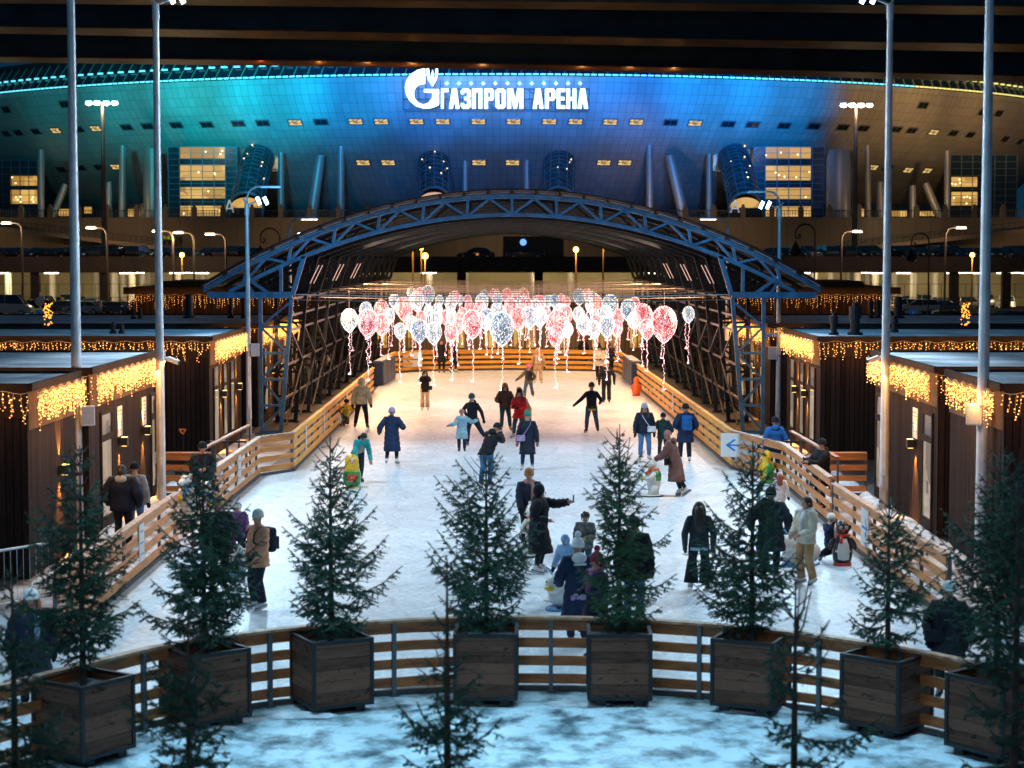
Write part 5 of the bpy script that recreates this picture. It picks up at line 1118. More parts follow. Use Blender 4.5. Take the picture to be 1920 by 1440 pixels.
for q in [(41, 418, -1, 0, 'street lamp with glowing head at the far left over the car park'), (200, 427, -1, 0, 'street lamp between the two left poles'), (324, 433, -1, 0, 'street lamp right of the second left pole, leftmost of three'), (363, 436, -1, 0, 'street lamp in the middle of three before the terrace wall'),
          (423, 439, -1, 0, 'street lamp left of the slim pole, rightmost of three'), (1578, 434, 1, 0, 'street lamp right of the arch before the terrace wall'), (1773, 427, 1, 0, 'street lamp between the two right poles')]: street_lamp(*q)
def mast(px, pyt, label):
    Y = 252; q = d(px, pyt, Y); r = thing('high_mast', label, 'mast', (q.x, Y, 0)); m = MB(); m.tube([(0, 0, 0), (0, 0, q.z)], [.45, .2], 12); m.build('shaft', mat('brown_post', (.16, .11, .08), .5, .3), r)
    for x in (-1.7, -.6, .6, 1.7):
        h = MB().box(x - .42, x + .42, -.4, .4, q.z + .05, q.z + .3).build('floodlight', M_pole, r); MB().ell((x, -.4, q.z - .02), .42, .2, .26, 8, 5).build('lens', mat('mast_lens_glow', (1, .9, .8), .5, emit=22, ecol=(1, .86, .74), sample=False), h)
    MB().bar((-2.1, 0, q.z), (2.1, 0, q.z), .12).build('cross_arm', M_pole, r); lamp('POINT', (q.x, Y - 1, q.z - .6), 900, (1, .74, .48), size=.5, name='mast_light')
mast(192, 194, 'high lighting mast with four lamps in front of the turquoise side of the stadium'); mast(1605, 198, 'high lighting mast with four lamps in front of the amber side of the stadium')
def ornate(px, pyt, s, label, Y=150, lit=True, sc=1):
    q = d(px, pyt, Y); r = thing('ornate_lamp', label, 'street lamp', (q.x, Y, 0)); k = .75 * sc; z = q.z - k; m = MB(); pts = [(0, 0, 0), (0, 0, z - .3)] + [(-s * k * (1 - math.cos(a)), 0, z + k * math.sin(a)) for a in [R(18 * i) for i in range(11)]] + [(-s * (2 * k + .0), 0, z - .25), (-s * (2 * k - .22), 0, z - .4), (-s * (2 * k - .38), 0, z - .2), (-s * (2 * k - .22), 0, z - .02)]
    m.tube(pts, .065, 8); m.tube([(-s * 2 * k, 0, z - .2), (-s * 2 * k, 0, z - .6)], .03, 6); m.build('post', M_black, r); m = MB(); c = (-s * 2 * k, 0, z - .6); m.tube([c, (c[0], 0, c[2] - .15), (c[0], 0, c[2] - .5), (c[0], 0, c[2] - .85)], [.06, .12, .35, .55], 14); m.build('lamp_shade', M_black, r)
    m = MB(); m.ell((c[0], 0, c[2] - .88), .46, .46, .26, 12, 6); m.build('globe', M_lensO if lit else M_glassdark, r)
    if lit: lamp('POINT', (q.x + c[0], Y - .7, c[2] - 1.1), 240, AMBER, size=.25, name='ornate_lamp_light')
ornate(524, 428, 1, 'ornate curled lamp with an orange glow left of the arch'); ornate(1528, 420, 1, 'dark ornate curled lamp right of the arch', lit=False); ornate(1742, 437, 1, 'dark ornate curled lamp between the right poles', lit=False, Y=165)
def globe(px, py, label, Y=160, r_=.20, power=200):
    q = d(px, py, Y); r = thing('globe_lamp', label, 'street lamp', (q.x, Y, 0)); m = MB(); m.tube([(0, 0, 0), (0, 0, q.z - r_ * 1.1)], [.10, .06], 8); m.build('post', mat('orange_lit_post', (.30, .20, .08), .5, .2), r); m = MB(); m.ell((0, 0, q.z), r_, r_, r_, 12, 8); m.build('globe', M_lensO, r); lamp('POINT', (q.x, Y - .6, q.z - .3), power, AMBER, size=.2, name='globe_lamp_light')
for q in [(341, 478, 'orange lamp glowing between street lamps at the left'), (1823, 478, 'orange lamp glowing between the right poles'), (797, 480, 'brightest orange lamp seen through the arch on the left', 135, .22), (790, 466, 'upper orange lamp seen through the arch on the left', 140, .14, 120), (774, 463, 'thin orange lamp post seen through the arch on the left', 137, .1, 60), (1080, 468, 'orange lamp seen through the arch on the right', 138, .2), (1131, 459, 'small orange lamp high in the right of the arch', 150, .13, 80)]: globe(*q)
# road signs behind the left kiosks
q = d(75, 590, 96); r = thing('road_sign', 'blue pedestrian crossing sign with yellow border behind the left kiosks', 'road sign', (q.x, 96, 0)); z = q.z; s_ = 96 / 3600
m = MB(); m.tube([(0, .05, 0), (0, .05, z + 1.1)], .04, 8); m.build('post', M_pole, r)
MB().box(-11 * s_, 11 * s_, -.01, .01, z - 12 * s_, z + 12 * s_).build('yellow_board', mat('sign_yellow', (.50, .48, .06), .5, emit=.08), r); MB().box(-8.5 * s_, 8.5 * s_, -.02, -.012, z - 9.5 * s_, z + 9.5 * s_).build('blue_field', mat('sign_blue', (.01, .11, .40), .5, emit=.15), r)
MB().prism([(-7 * s_, z - 7 * s_), (7 * s_, z - 7 * s_), (0, z + 7 * s_)], -.03, -.022).build('white_triangle', M_white, r)
m = MB(); m.bar((0, -.035, z + 2 * s_), (0, -.035, z - 2 * s_), .06, .01); m.bar((0, -.035, z - 2 * s_), (-2.5 * s_, -.035, z - 6 * s_), .05, .01); m.bar((0, -.035, z - 2 * s_), (2.5 * s_, -.035, z - 6 * s_), .05, .01); m.ell((0, -.035, z + 3.3 * s_), .045, .01, .045, 8, 4); m.build('walking_figure', M_black, r)
m = MB(); m.tube([(0, -.02, z + 25 * s_), (0, 0, z + 25 * s_)], 9 * s_, 18); m.build('round_plate', mat('back_of_sign', (.4, .4, .4), .5), r)
MB().box(-8 * s_, 8 * s_, -.01, .01, z - 32 * s_, z - 15 * s_).build('lower_plate', M_white, r)
q = d(1712, 590, 100); r = thing('road_sign', 'small blue crossing sign behind the right kiosks', 'road sign', (q.x, 100, 0)); MB().tube([(0, .05, 0), (0, .05, q.z)], .04, 8).build('post', M_pole, r); MB().box(-.24, .24, -.01, .01, q.z - .26, q.z + .26).build('blue_field', MT['sign_blue'], r); MB().prism([(-.18, q.z - .18), (.18, q.z - .18), (0, q.z + .18)], -.02, -.012).build('white_triangle', M_white, r)
# small spruces in the street behind the canopy and a cluster of small lights
for px, H in ((738, 2.6), (572 + 260, 2.0), (1028, 2.2), (1255, 2.4)):
    q = d(px, 545, 140); spruce((q.x, 140, 0), H + 2.0, .9, int(px), {738: 'small dark spruce behind the canopy at its left, under the orange lamps', 832: 'small dark spruce behind the canopy, left of the middle', 1028: 'small dark spruce behind the canopy, right of the middle', 1255: 'small dark spruce behind the canopy at its right'}[px], 1, .1, .05, 1, 1, dens=60)
m = MB(); rr = random.Random(3)
for i in range(60): m.octa((rr.uniform(-.15, .15), rr.uniform(-.1, .1), rr.uniform(0, .8)), .03)
for px, lb in ((91, 'small bundle of amber lights beside the crossing sign on the left'), (1870 - 60, 'small bundle of amber lights behind the right kiosk roofs')):
    q = d(px, 630, 70); o = m.build('light_bundle', M_led, loc=(q.x, 70, ZE + .1)); tag(o, lb, 'string lights')
# ---------------------------------------------------------------- light balloons
def balloon_shell_mat(name, a, b):
    m = bpy.data.materials.new(name); m.use_nodes = True; n = m.node_tree; bs = n.nodes['Principled BSDF']; L = n.links
    tc = n.nodes.new('ShaderNodeTexCoord'); t = n.nodes.new('ShaderNodeTexNoise'); t.inputs['Scale'].default_value = 1.6; t.inputs['Detail'].default_value = 1; L.new(tc.outputs['Object'], t.inputs[0])
    r = n.nodes.new('ShaderNodeValToRGB'); r.color_ramp.elements[0].position = .42; r.color_ramp.elements[1].position = .58; r.color_ramp.elements[0].color = (*a, 1); r.color_ramp.elements[1].color = (*b, 1); L.new(t.outputs[0], r.inputs[0])
    L.new(r.outputs[0], bs.inputs['Base Color']); L.new(r.outputs[0], bs.inputs['Emission Color']); bs.inputs['Emission Strength'].default_value = .5; bs.inputs['Roughness'].default_value = .5; hv = n.nodes.new('ShaderNodeTexNoise'); hv.inputs['Scale'].default_value = 13; hv.inputs['Detail'].default_value = 1; L.new(tc.outputs['Object'], hv.inputs[0]); hg = n.nodes.new('ShaderNodeMath'); hg.operation = 'GREATER_THAN'; hg.inputs[1].default_value = .50; L.new(hv.outputs[0], hg.inputs[0]); L.new(hg.outputs[0], bs.inputs['Alpha']); m.cycles.emission_sampling = 'NONE'
    return m
SH = {'W': balloon_shell_mat('pale_blue_wire_shell', (.20, .36, .46), (.68, .74, .80)), 'R': balloon_shell_mat('red_wire_shell', (.62, .04, .08), (.86, .55, .58)), 'B': balloon_shell_mat('blue_wire_shell', (.01, .13, .30), (.30, .45, .58))}
M_bw = mat('cold_white_led', (1, 1, 1), .5, emit=2.9, ecol=(.84, .92, 1), sample=False); M_bp = mat('pink_white_led', (1, .9, .9), .5, emit=3.4, ecol=(1, .60, .68), sample=False); M_tail = mat('rosy_led', (1, .8, .8), .5, emit=4.5, ecol=(1, .52, .56), sample=False)
def tear(t, a):          # t 0 bottom tip .. 1 top, unit diameter
    th = math.pi * t; rr = .5 * math.sin(th) * (.72 + .28 * t if t < .5 else .86 + .14 * math.sin(th)); rr = .5 * (math.sin(th) ** (1.25 if t < .5 else .95)) * (.80 + .2 * min(1, t * 2)); z = -.62 + 1.16 * (1 - math.cos(th)) / 2 - .10 * (1 - t) ** 3
    return Vector((rr * math.cos(a), rr * math.sin(a), z))
BM = {}
def b_mesh(kind, var):
    if (kind, var) in BM: return BM[(kind, var)]
    rng = random.Random(var * 7 + ord(kind)); out = []
    m = MB(); n = 18; k = 14; v = [tear(i / k * .998 + .001, 2 * math.pi * j / n) for i in range(k + 1) for j in range(n)]; f = [(i * n + j, i * n + (j + 1) % n, (i + 1) * n + (j + 1) % n, (i + 1) * n + j) for i in range(k) for j in range(n)]
    out.append(('wire_shell', m.add([q * .96 for q in v], f).build('wire_shell', SH[kind], smooth=True)))
    m = MB(); N = 420
    for i in range(N):
        t = math.acos(1 - 2 * (i + .5) / N) / math.pi; a = i * 2.39996 + rng.uniform(-.25, .25); m.octa(tear(t, a) * 1.02, rng.uniform(.009, .019))
    out.append(('bulbs', m.build('bulbs', M_bp if kind == 'R' else M_bw)))
    for _, o in out: C.objects.unlink(o)
    BM[(kind, var)] = out; return out
TL = {}
def tail_mesh(var):
    if var in TL: return TL[var]
    rng = random.Random(var + 50); m = MB(); x = y = 0; z = 0; pts = [(0, 0, 0)]
    while z > -1.0:
        z -= .034; x += rng.uniform(-.02, .02); y += rng.uniform(-.02, .02); x *= .9; y *= .9; m.octa((x + rng.uniform(-.025, .025), y + rng.uniform(-.02, .02), z), rng.uniform(.008, .018))
        pts.append((x, y, z))
    for i in range(6): m.octa((rng.uniform(-.06, .06), rng.uniform(-.03, .03), -1 - rng.uniform(0, .03)), .018)
    o = m.build('light_tail', M_tail); C.objects.unlink(o); TL[var] = o.data; return o.data
BL = [(655, 597, 28, 'W', 75), (690, 602, 34, 'R', 74), (686, 580, 22, 'W', 80), (715, 578, 24, 'R', 84), (716, 606, 26, 'R', 79), (729, 590, 20, 'W', 86), (750, 618, 20, 'W', 77), (739, 562, 18, 'W', 96), (757, 575, 28, 'R', 82), (771, 547, 15, 'W', 104), (782, 562, 24, 'W', 90),
      (788, 552, 20, 'R', 98), (802, 550, 23, 'B', 94), (772, 605, 20, 'W', 88), (786, 617, 28, 'B', 78), (813, 621, 27, 'W', 76), (803, 580, 15, 'W', 92), (790, 594, 18, 'R', 90), (824, 562, 14, 'W', 104), (820, 580, 18, 'W', 95), (818, 597, 20, 'W', 86),
      (845, 567, 20, 'W', 98), (852, 556, 18, 'R', 102), (862, 560, 13, 'W', 105), (835, 592, 18, 'R', 92), (846, 590, 18, 'W', 90), (846, 623, 22, 'R', 78), (859, 609, 20, 'R', 84), (867, 588, 18, 'R', 92), (877, 560, 13, 'R', 103), (880, 572, 16, 'R', 99),
      (886, 604, 34, 'R', 76), (903, 565, 22, 'W', 97), (912, 595, 26, 'B', 84), (908, 553, 16, 'B', 104), (928, 551, 17, 'R', 104), (900, 578, 20, 'R', 90), (933, 560, 17, 'B', 99), (941, 612, 40, 'B', 75), (933, 582, 24, 'W', 88), (922, 600, 22, 'W', 82),
      (951, 552, 18, 'R', 102), (966, 553, 16, 'R', 104), (981, 553, 20, 'R', 100), (958, 573, 22, 'R', 92), (985, 572, 24, 'R', 90), (972, 594, 28, 'R', 80), (978, 567, 18, 'B', 96), (993, 592, 26, 'B', 84), (1003, 575, 22, 'W', 91), (1012, 592, 24, 'W', 85), (1010, 566, 22, 'R', 95),
      (1025, 583, 13, 'R', 98), (1028, 562, 16, 'W', 104), (1040, 562, 17, 'B', 101), (1052, 561, 16, 'R', 103), (1062, 564, 14, 'R', 104), (1049, 584, 22, 'W', 91), (1060, 588, 24, 'R', 88), (1046, 603, 34, 'R', 80), (1042, 627, 26, 'R', 76), (1064, 616, 19, 'W', 82),
      (1086, 554, 20, 'B', 100), (1101, 550, 15, 'R', 105), (1112, 556, 16, 'W', 103), (1118, 566, 20, 'R', 97), (1107, 570, 18, 'W', 98), (1085, 588, 20, 'W', 89), (1094, 606, 24, 'W', 81), (1115, 588, 15, 'W', 95), (1118, 602, 20, 'R', 88), (1114, 616, 22, 'W', 79),
      (1144, 570, 27, 'B', 92), (1136, 585, 20, 'W', 90), (1138, 609, 26, 'B', 79), (1156, 613, 21, 'R', 80), (1160, 592, 20, 'R', 88), (1178, 578, 26, 'B', 86), (1190, 568, 18, 'R', 95), (1188, 598, 20, 'W', 84), (1205, 592, 34, 'R', 80), (1213, 614, 25, 'R', 76), (1245, 603, 43, 'R', 74), (1291, 587, 20, 'W', 78)]
TLn = {655: 80, 690: 82, 750: 80, 786: 78, 813: 78, 846: 70, 886: 82, 941: 86, 1042: 78, 1245: 92, 1291: 76, 1138: 80}
CN = {'W': 'cool white', 'R': 'pink and red', 'B': 'blue and white'}; rng = random.Random(77)
for i, (px, py, wd, kd, Y) in enumerate(sorted(BL)):
    py = py + 1; q = d(px, py, Y + rng.uniform(-.3, .3)); D = wd * q.y / 3600 * 1.12; sz = 'large' if wd > 30 else 'medium' if wd > 19 else 'small'; row = 'low' if py > 595 else 'middle' if py > 572 else 'high'
    r = thing('light_balloon', f'{sz} {CN[kd]} light balloon, {row} in the cluster, {ordn(i)} from the left', 'light balloon', q, rng.uniform(0, 6.28), 'balloons of lights hanging over the ice')
    for nm, o in b_mesh(kd, i % 4): c = o.copy(); C.objects.link(c); c.parent = r; c.scale = (D, D, D * 1.14); nm == 'bulbs' and tag(c, kind='stuff')
    tl = bpy.data.objects.new('light_tail', tail_mesh(i % 5)); C.objects.link(tl); tl.parent = r; L = TLn.get(px, rng.uniform(32, 66)) * q.y / 3600; tl.location = (0, 0, -D * .70); tl.scale = (1.15, 1.15, L)
    tl['kind'] = 'stuff'; t2 = tl.copy(); C.objects.link(t2); t2.parent = r; t2.location = (rng.uniform(-.12, .12), rng.uniform(-.2, .2), -D * .5); t2.rotation_euler = (0, 0, 2); t2.scale = (1.1, 1.1, L * rng.uniform(.35, .75))
    zc = ZT + .02 - q.z - D * .6
    if zc > .05: m = MB(); m.tube([(0, 0, D * .6), (.02, 0, D * .6 + zc)], .011, 4); m.build('hanging_wire', M_cable, r)
for x, y, c in ((-4.6, 79, PINKW), (-2, 82, PINKW), (0, 84, PINKW), (2.5, 82, PINKW), (4.8, 79, PINKW), (-3, 93, PINKW), (1, 95, PINKW), (3.5, 92, PINKW)): lamp('POINT', (x, y, 3.0), 95, c, size=.5, name='balloon_glow_light')
# ---------------------------------------------------------------- people
def cloth(name, col, rough=.75, pat=0): return mat('cloth_' + name, col, rough, noise=.3 + pat, scale=5, bump=.9, bscale=9, spec=.25)
SKIN = mat('skin', (.50, .27, .19), .55, spec=.35); EYE = mat('eye_dark', (.02, .015, .015), .3); LIP = mat('lips', (.36, .08, .07), .5)
BLADE = mat('skate_blade', (.5, .52, .55), .25, .9); SOLE = mat('skate_sole', (.02, .02, .022), .5)
CL = {k: cloth(k, v) for k, v in dict(black=(.008, .010, .015), navy=(.014, .028, .075), dnavy=(.012, .018, .036), blue=(.02, .12, .38), denim=(.06, .17, .34), ddenim=(.035, .08, .13), beige=(.50, .36, .23), cream=(.62, .47, .26), cream2=(.66, .58, .46), tan=(.42, .25, .12), brown=(.10, .050, .030), dbrown=(.060, .030, .020), mauve=(.17, .085, .075), teal=(.02, .33, .36), dteal=(.02, .075, .09), green=(.015, .22, .14), dgreen=(.02, .045, .048), slate=(.022, .036, .045), red=(.60, .015, .015), pink=(.75, .12, .22), rose=(.35, .17, .16), lilac=(.34, .26, .44), lblue=(.28, .46, .55), sky=(.28, .46, .72), grey=(.25, .27, .29), bgrey=(.35, .45, .55), white=(.75, .75, .76), yellow=(.60, .42, .03), hivis=(.62, .80, .04), peach=(.62, .29, .17), orange=(.75, .10, .02), rust=(.36, .15, .06), olive=(.10, .085, .05), lgrey=(.45, .46, .45), burg=(.22, .015, .05), white2=(.85, .86, .88)).items()}
CL['multi'] = mat('cloth_multicolour', (.30, .03, .10), .6, col2=(.05, .06, .28), scale=14); CL['pattern'] = mat('cloth_patterned', (.02, .05, .10), .6, col2=(.20, .16, .10), scale=16); CL['plaid'] = mat('cloth_plaid', (.35, .03, .04), .7, col2=(.14, .08, .30), scale=20)
HAIR = {'dark': mat('dark_hair', (.020, .012, .010), .5), 'brown': mat('brown_hair', (.075, .032, .018), .5), 'red': mat('auburn_hair', (.30, .07, .03), .5)}
SHOE = {'w': mat('white_boot', (.78, .79, .80), .4), 'k': mat('black_boot', (.015, .015, .018), .4), 't': mat('tan_boot', (.42, .24, .08), .6)}
def skin_mesh(name, V, E, Rd, m):
    me = bpy.data.meshes.new(name); me.from_pydata([tuple(v) for v in V], E, []); o = bpy.data.objects.new(name, me); C.objects.link(o)
    o.modifiers.new('skin', 'SKIN'); sv = me.skin_vertices[0].data
    for i, r in enumerate(Rd): sv[i].radius = r if isinstance(r, tuple) else (r, r); sv[i].use_root = (i == 0)
    s = o.modifiers.new('sub', 'SUBSURF'); s.levels = 1; dg = bpy.context.evaluated_depsgraph_get(); ev = o.evaluated_get(dg); nm = bpy.data.meshes.new_from_object(ev)
    vs = [v.co.copy() for v in nm.vertices]; fs = [tuple(p.vertices) for p in nm.polygons]; bpy.data.objects.remove(o); bpy.data.meshes.remove(me); bpy.data.meshes.remove(nm); return vs, fs
def ik(a, b, l1, l2, pole):
    a = Vector(a); b = Vector(b); dd = b - a; L = dd.length; mxl = (l1 + l2) * .985
    if L > mxl: b = a + dd * (mxl / L); dd = b - a; L = mxl
    u = dd / L; x = (l1 * l1 - l2 * l2 + L * L) / (2 * L); h = math.sqrt(max(0, l1 * l1 - x * x)); p = Vector(pole); p = p - u * p.dot(u); p = p.normalized() if p.length > 1e-4 else u.orthogonal().normalized()
    return a + u * x + p * h, b
REST = (.30, -.03, .84); OUT = (.66, -.02, 1.12); POCK = (.21, -.17, .97); PHONE = (.05, -.32, 1.50); FRONT = (.10, -.32, 1.08); HIP = (.20, -.10, 1.0)
def person(px, py, H, face, label, top=('black', .84), leg='black', boots='k', hat=None, hair=None, A=REST, B=REST, lean=0, side=0, fa=None, fb=None, hood=None, puff=True, flare=0, w=1.0, pz=0, glove='black', bag=None, pack=None, phone=None, scarf=None, helmet=None, belt=None, shoes=False, tight=False, back=None, z=0, grp=None, twist=0):
    s = H / 1.75; b = g(px, py, z); r = thing('person', label, 'person', (b.x, b.y, z), R(face)); up = .0 if shoes else .045
    ML = Matrix.Translation((0, 0, .92 + pz)) @ Matrix.Rotation(R(lean), 4, 'X') @ Matrix.Rotation(R(side), 4, 'Y') @ Matrix.Rotation(R(twist), 4, 'Z') @ Matrix.Translation((0, 0, -.92))
    def T(p): return (ML @ Vector(p))
    hp = Vector((0, 0, .92 + pz)); fa = fa or (.11, 0, .11); fb = fb or (-.11, 0, .11)
    ft = {1: Vector(fa), -1: Vector((fb[0], fb[1], fb[2]))}; arm = {1: A, -1: (-B[0], B[1], B[2])}; J = {}
    for sd in (1, -1):
        hj = Vector((sd * .095, 0, .89 + pz)); f_ = ft[sd] + Vector((0, 0, up)); lg = (.78 - up) / 2 + .007; k, f_ = ik(hj, f_, lg, lg, (sd * .12, -1, 0)); J['h', sd] = hj; J['k', sd] = k; J['f', sd] = f_
        sj = T((sd * .160 * w, 0, 1.385)); e, h_ = ik(sj, arm[sd], .29, .27, (sd * .6, .55, -.7)); J['s', sd] = sj; J['e', sd] = e; J['w', sd] = h_
    # the body: one skinned surface
    V = [T((0, 0, .92)), T((0, .0, 1.10)), T((0, 0, 1.28)), T((0, .01, 1.44)), T((0, .0, 1.52)), T((0, -.012, 1.585)), T((0, -.008, 1.66)), T((0, 0, 1.715))]; Rd = [(.11, .13), (.095, .125), (.10, .15), .06, .05, .078, .088, .058]
    V[4] = T((0, 0, 1.515)); E = [(i, i + 1) for i in range(7)]
    for sd in (1, -1):
        i = len(V); wr = J['w', sd]; el = J['e', sd]; dv = (wr - el).normalized(); V += [J['s', sd], el, wr, wr + dv * .07]; Rd += [.055, .042, .028, .032]; E += [(3, i), (i, i + 1), (i + 1, i + 2), (i + 2, i + 3)]
        i = len(V); fd = Vector((sd * .03, -.12, -.045)); V += [J['h', sd], J['k', sd], J['f', sd], J['f', sd] + fd]; Rd += [.085, .055, .04, .032]; E += [(0, i), (i, i + 1), (i + 1, i + 2), (i + 2, i + 3)]
    sv, sf = skin_mesh('body', V, E, Rd, SKIN); m = MB(); m.add([v * s for v in sv], sf, 0)
    def S(p): return Vector(p) * s
    HR = ML.to_3x3()
    for ex in (-.03, .03): m.ell(S(T((ex, -.092, 1.625))), .011 * s, .006 * s, .008 * s, 6, 4, 1, HR)
    m.ell(S(T((0, -.104, 1.595))), .011 * s, .016 * s, .020 * s, 6, 4, 0, HR); m.ell(S(T((0, -.092, 1.553))), .024 * s, .008 * s, .008 * s, 6, 4, 2, HR)
    for ex in (-1, 1): m.ell(S(T((ex * .086, .0, 1.615))), .012 * s, .022 * s, .03 * s, 6, 4, 0, HR)
    m.build('body', [SKIN, EYE, LIP], r, smooth=True)
    # hands: palm with four fingers and a thumb, in gloves or bare
    gm = CL[glove] if glove else SKIN
    for sd in (1, -1):
        wr = J['w', sd]; dv = (wr - J['e', sd]).normalized(); px_ = dv.orthogonal().normalized() if abs(dv.z) > .9 else dv.cross(Vector((0, 0, 1))).normalized(); nz = dv.cross(px_); m = MB(); f_ = 1.25 if glove else 1
        m.tube([S(wr - dv * .02), S(wr + dv * .03), S(wr + dv * .08)], [.028 * s * f_, .038 * s * f_, .034 * s * f_], 8)
        for k in range(4):
            o_ = px_ * (k - 1.5) * .019; ln = (.062, .074, .070, .052)[k]; m.tube([S(wr + dv * .07 + o_), S(wr + dv * (.07 + ln * .55) + o_ + nz * .006), S(wr + dv * (.07 + ln * .9) + o_ + nz * .025)], [.0100 * s * f_, .0095 * s * f_, .008 * s * f_], 6)
        m.tube([S(wr + dv * .025 + px_ * .03), S(wr + dv * .055 + px_ * .052), S(wr + dv * .09 + px_ * .055)], [.012 * s * f_, .011 * s * f_, .009 * s * f_], 6); m.build('glove' if glove else 'hand', gm, r, smooth=True)
    # trousers
    lc = CL[leg]; m = MB(); m.loft([(S((0, .01, .80 + pz)), .15 * s, .125 * s), (S((0, 0, .93 + pz)), .165 * s, .125 * s), (S(T((0, 0, 1.02))), .15 * s, .115 * s)])
    for sd in (1, -1):
        h_, k, f_ = J['h', sd], J['k', sd], J['f', sd]; e = .01 if tight else .02; fl = flare
        m.tube([S(h_ + Vector((0, 0, .02))), S(h_.lerp(k, .3)), S(h_.lerp(k, .7)), S(k), S(k.lerp(f_, .35)), S(k.lerp(f_, .7)), S(k.lerp(f_, .93 if fl < .02 else 1.02))], [(.095 + e) * s, (.082 + e) * s, (.065 + e) * s, (.055 + e + fl * .3) * s, (.056 + e + fl * .5) * s, (.046 + e + fl * .8) * s, (.042 + e + fl) * s], 12)
    m.build('trousers', lc, r, smooth=True)
    for sd in (1, -1):
        f_ = J['f', sd]; k = J['k', sd]; sh = (f_ - k).normalized(); fwd = Vector((sd * .18, -1, 0)).normalized(); fwd = (fwd - sh * fwd.dot(sh)).normalized(); dn = sh; m = MB()
        m.tube([S(f_ - sh * .11), S(f_ - sh * .03), S(f_ + dn * .035)], [.054 * s, .052 * s, .048 * s], 10); m.tube([S(f_ + dn * .03 - fwd * .06), S(f_ + dn * .035), S(f_ + dn * .045 + fwd * .10), S(f_ + dn * .05 + fwd * .17)], [.042 * s, .05 * s, .044 * s, .026 * s], 10)
        bt = m.build('boot' if shoes else 'skate', SHOE[boots], r, smooth=True)
        if not shoes:
            m = MB(); up_ = -dn; c0 = f_ + dn * .115; m.bar(S(c0 - fwd * .10), S(c0 + fwd * .20), .012 * s, .05 * s, up=tuple(up_)); m.build('blade', BLADE, bt); m = MB(); m.bar(S(f_ + dn * .083 - fwd * .09), S(f_ + dn * .083 + fwd * .17), .06 * s, .014 * s, up=tuple(up_)); m.build('sole', SOLE, bt)
    # coat: torso rings follow the lean, skirt rings hang straight
    tc, hem = top; cm = CL[tc]; m = MB(); pf = .022 if puff else 0; rings = []
    def ring(p, rx, ry): return (S(p), rx * s * w, ry * s * w)
    if hem < .80:
        n = max(3, int((.9 - hem) / .07)); fc = (J['k', 1] + J['k', -1]) / 2
        for i in range(n, 0, -1):
            t = i / n; zz = .9 + pz - (.9 - hem) * t; cx = fc.x * t * .8; cy_ = fc.y * t * .8; rings.append(ring((cx, cy_, zz), .19 + .035 * t + .012 * (i % 2) * (pf > 0), .155 + .05 * t + .012 * (i % 2) * (pf > 0)))
    else: rings.append(ring(T((0, 0, hem)), .178 + pf, .14 + pf))
    for i, (zz, rx, ry) in enumerate(((.92, .180, .142), (.99, .174, .136), (1.06, .168, .132), (1.13, .170, .134), (1.20, .177, .138), (1.27, .185, .142), (1.34, .188, .140), (1.40, .158, .120), (1.45, .105, .095), (1.49, .075, .075))):
        if zz < hem: continue
        q = pf * (1 if i % 2 else .45) if zz < 1.38 else pf * .5; rings.append(ring(T((0, 0, zz)), rx + q, ry + q))
    m.loft(rings)
    for sd in (1, -1):
        a, e, h_ = J['s', sd], J['e', sd], J['w', sd]; st = T((sd * .08, 0, 1.41)); pts = [st, a] + [a.lerp(e, t) for t in (.2, .4, .6, .8)] + [e] + [e.lerp(h_, t) for t in (.2, .4, .6, .8, .97)]; rd = [.07, .078] + [.074, .07, .067, .064] + [.062] + [.059, .056, .052, .049, .045]
        m.tube([S(p) for p in pts], [(q + (pf * (1 if i % 2 else .35))) * s * w for i, q in enumerate(rd)], 12)
    ct = m.build('coat' if hem < .7 else 'jacket', cm, r, smooth=True)
    if belt: m = MB(); m.loft([(S(T((0, 0, .80))), .172 * s * w, .138 * s * w), (S(T((0, 0, .93))), .176 * s * w, .142 * s * w)]); m.build('hem_layer', CL[belt], r, smooth=True)
    def TE(p): return S(T(p))
    if scarf: m = MB(); m.tube([TE((math.cos(a) * .095, math.sin(a) * .085 - .005, 1.475 + .02 * math.sin(a))) for a in [R(30 * i) for i in range(13)]], .045 * s, 8); m.tube([TE((.05, -.10, 1.46)), TE((.06, -.17, 1.30)), TE((.05, -.185, 1.05))], [.04 * s, .045 * s, .04 * s], 8); m.build('scarf', CL[scarf], r, smooth=True)
    if hair:
        m = MB(); m.ell(TE((0, .02, 1.645)), .103 * s, .100 * s, .105 * s, 12, 8, rot=HR); ln = 1.30 if hair[1] == 'long' else 1.16 if hair[1] == 'vlong' else 1.54
        m.tube([TE((0, .05, 1.66)), TE((0, .075, 1.56)), TE((0, .11, 1.45)), TE((0, .15, max(ln, 1.30))), TE((0, .16, ln))], [.085 * s, .092 * s, .10 * s, .10 * s, .045 * s] if ln < 1.5 else [.085 * s, .08 * s, .04 * s, .02 * s, .01 * s], 10)
        if ln < 1.5:
            for ex in (-1, 1): m.tube([TE((ex * .075, -.01, 1.67)), TE((ex * .10, -.03, 1.56)), TE((ex * .10, -.10, 1.40)), TE((ex * .08, -.16, ln + .02))], [.03 * s, .038 * s, .04 * s, .018 * s], 8)
        m.build('hair', HAIR[hair[0]], r, smooth=True)
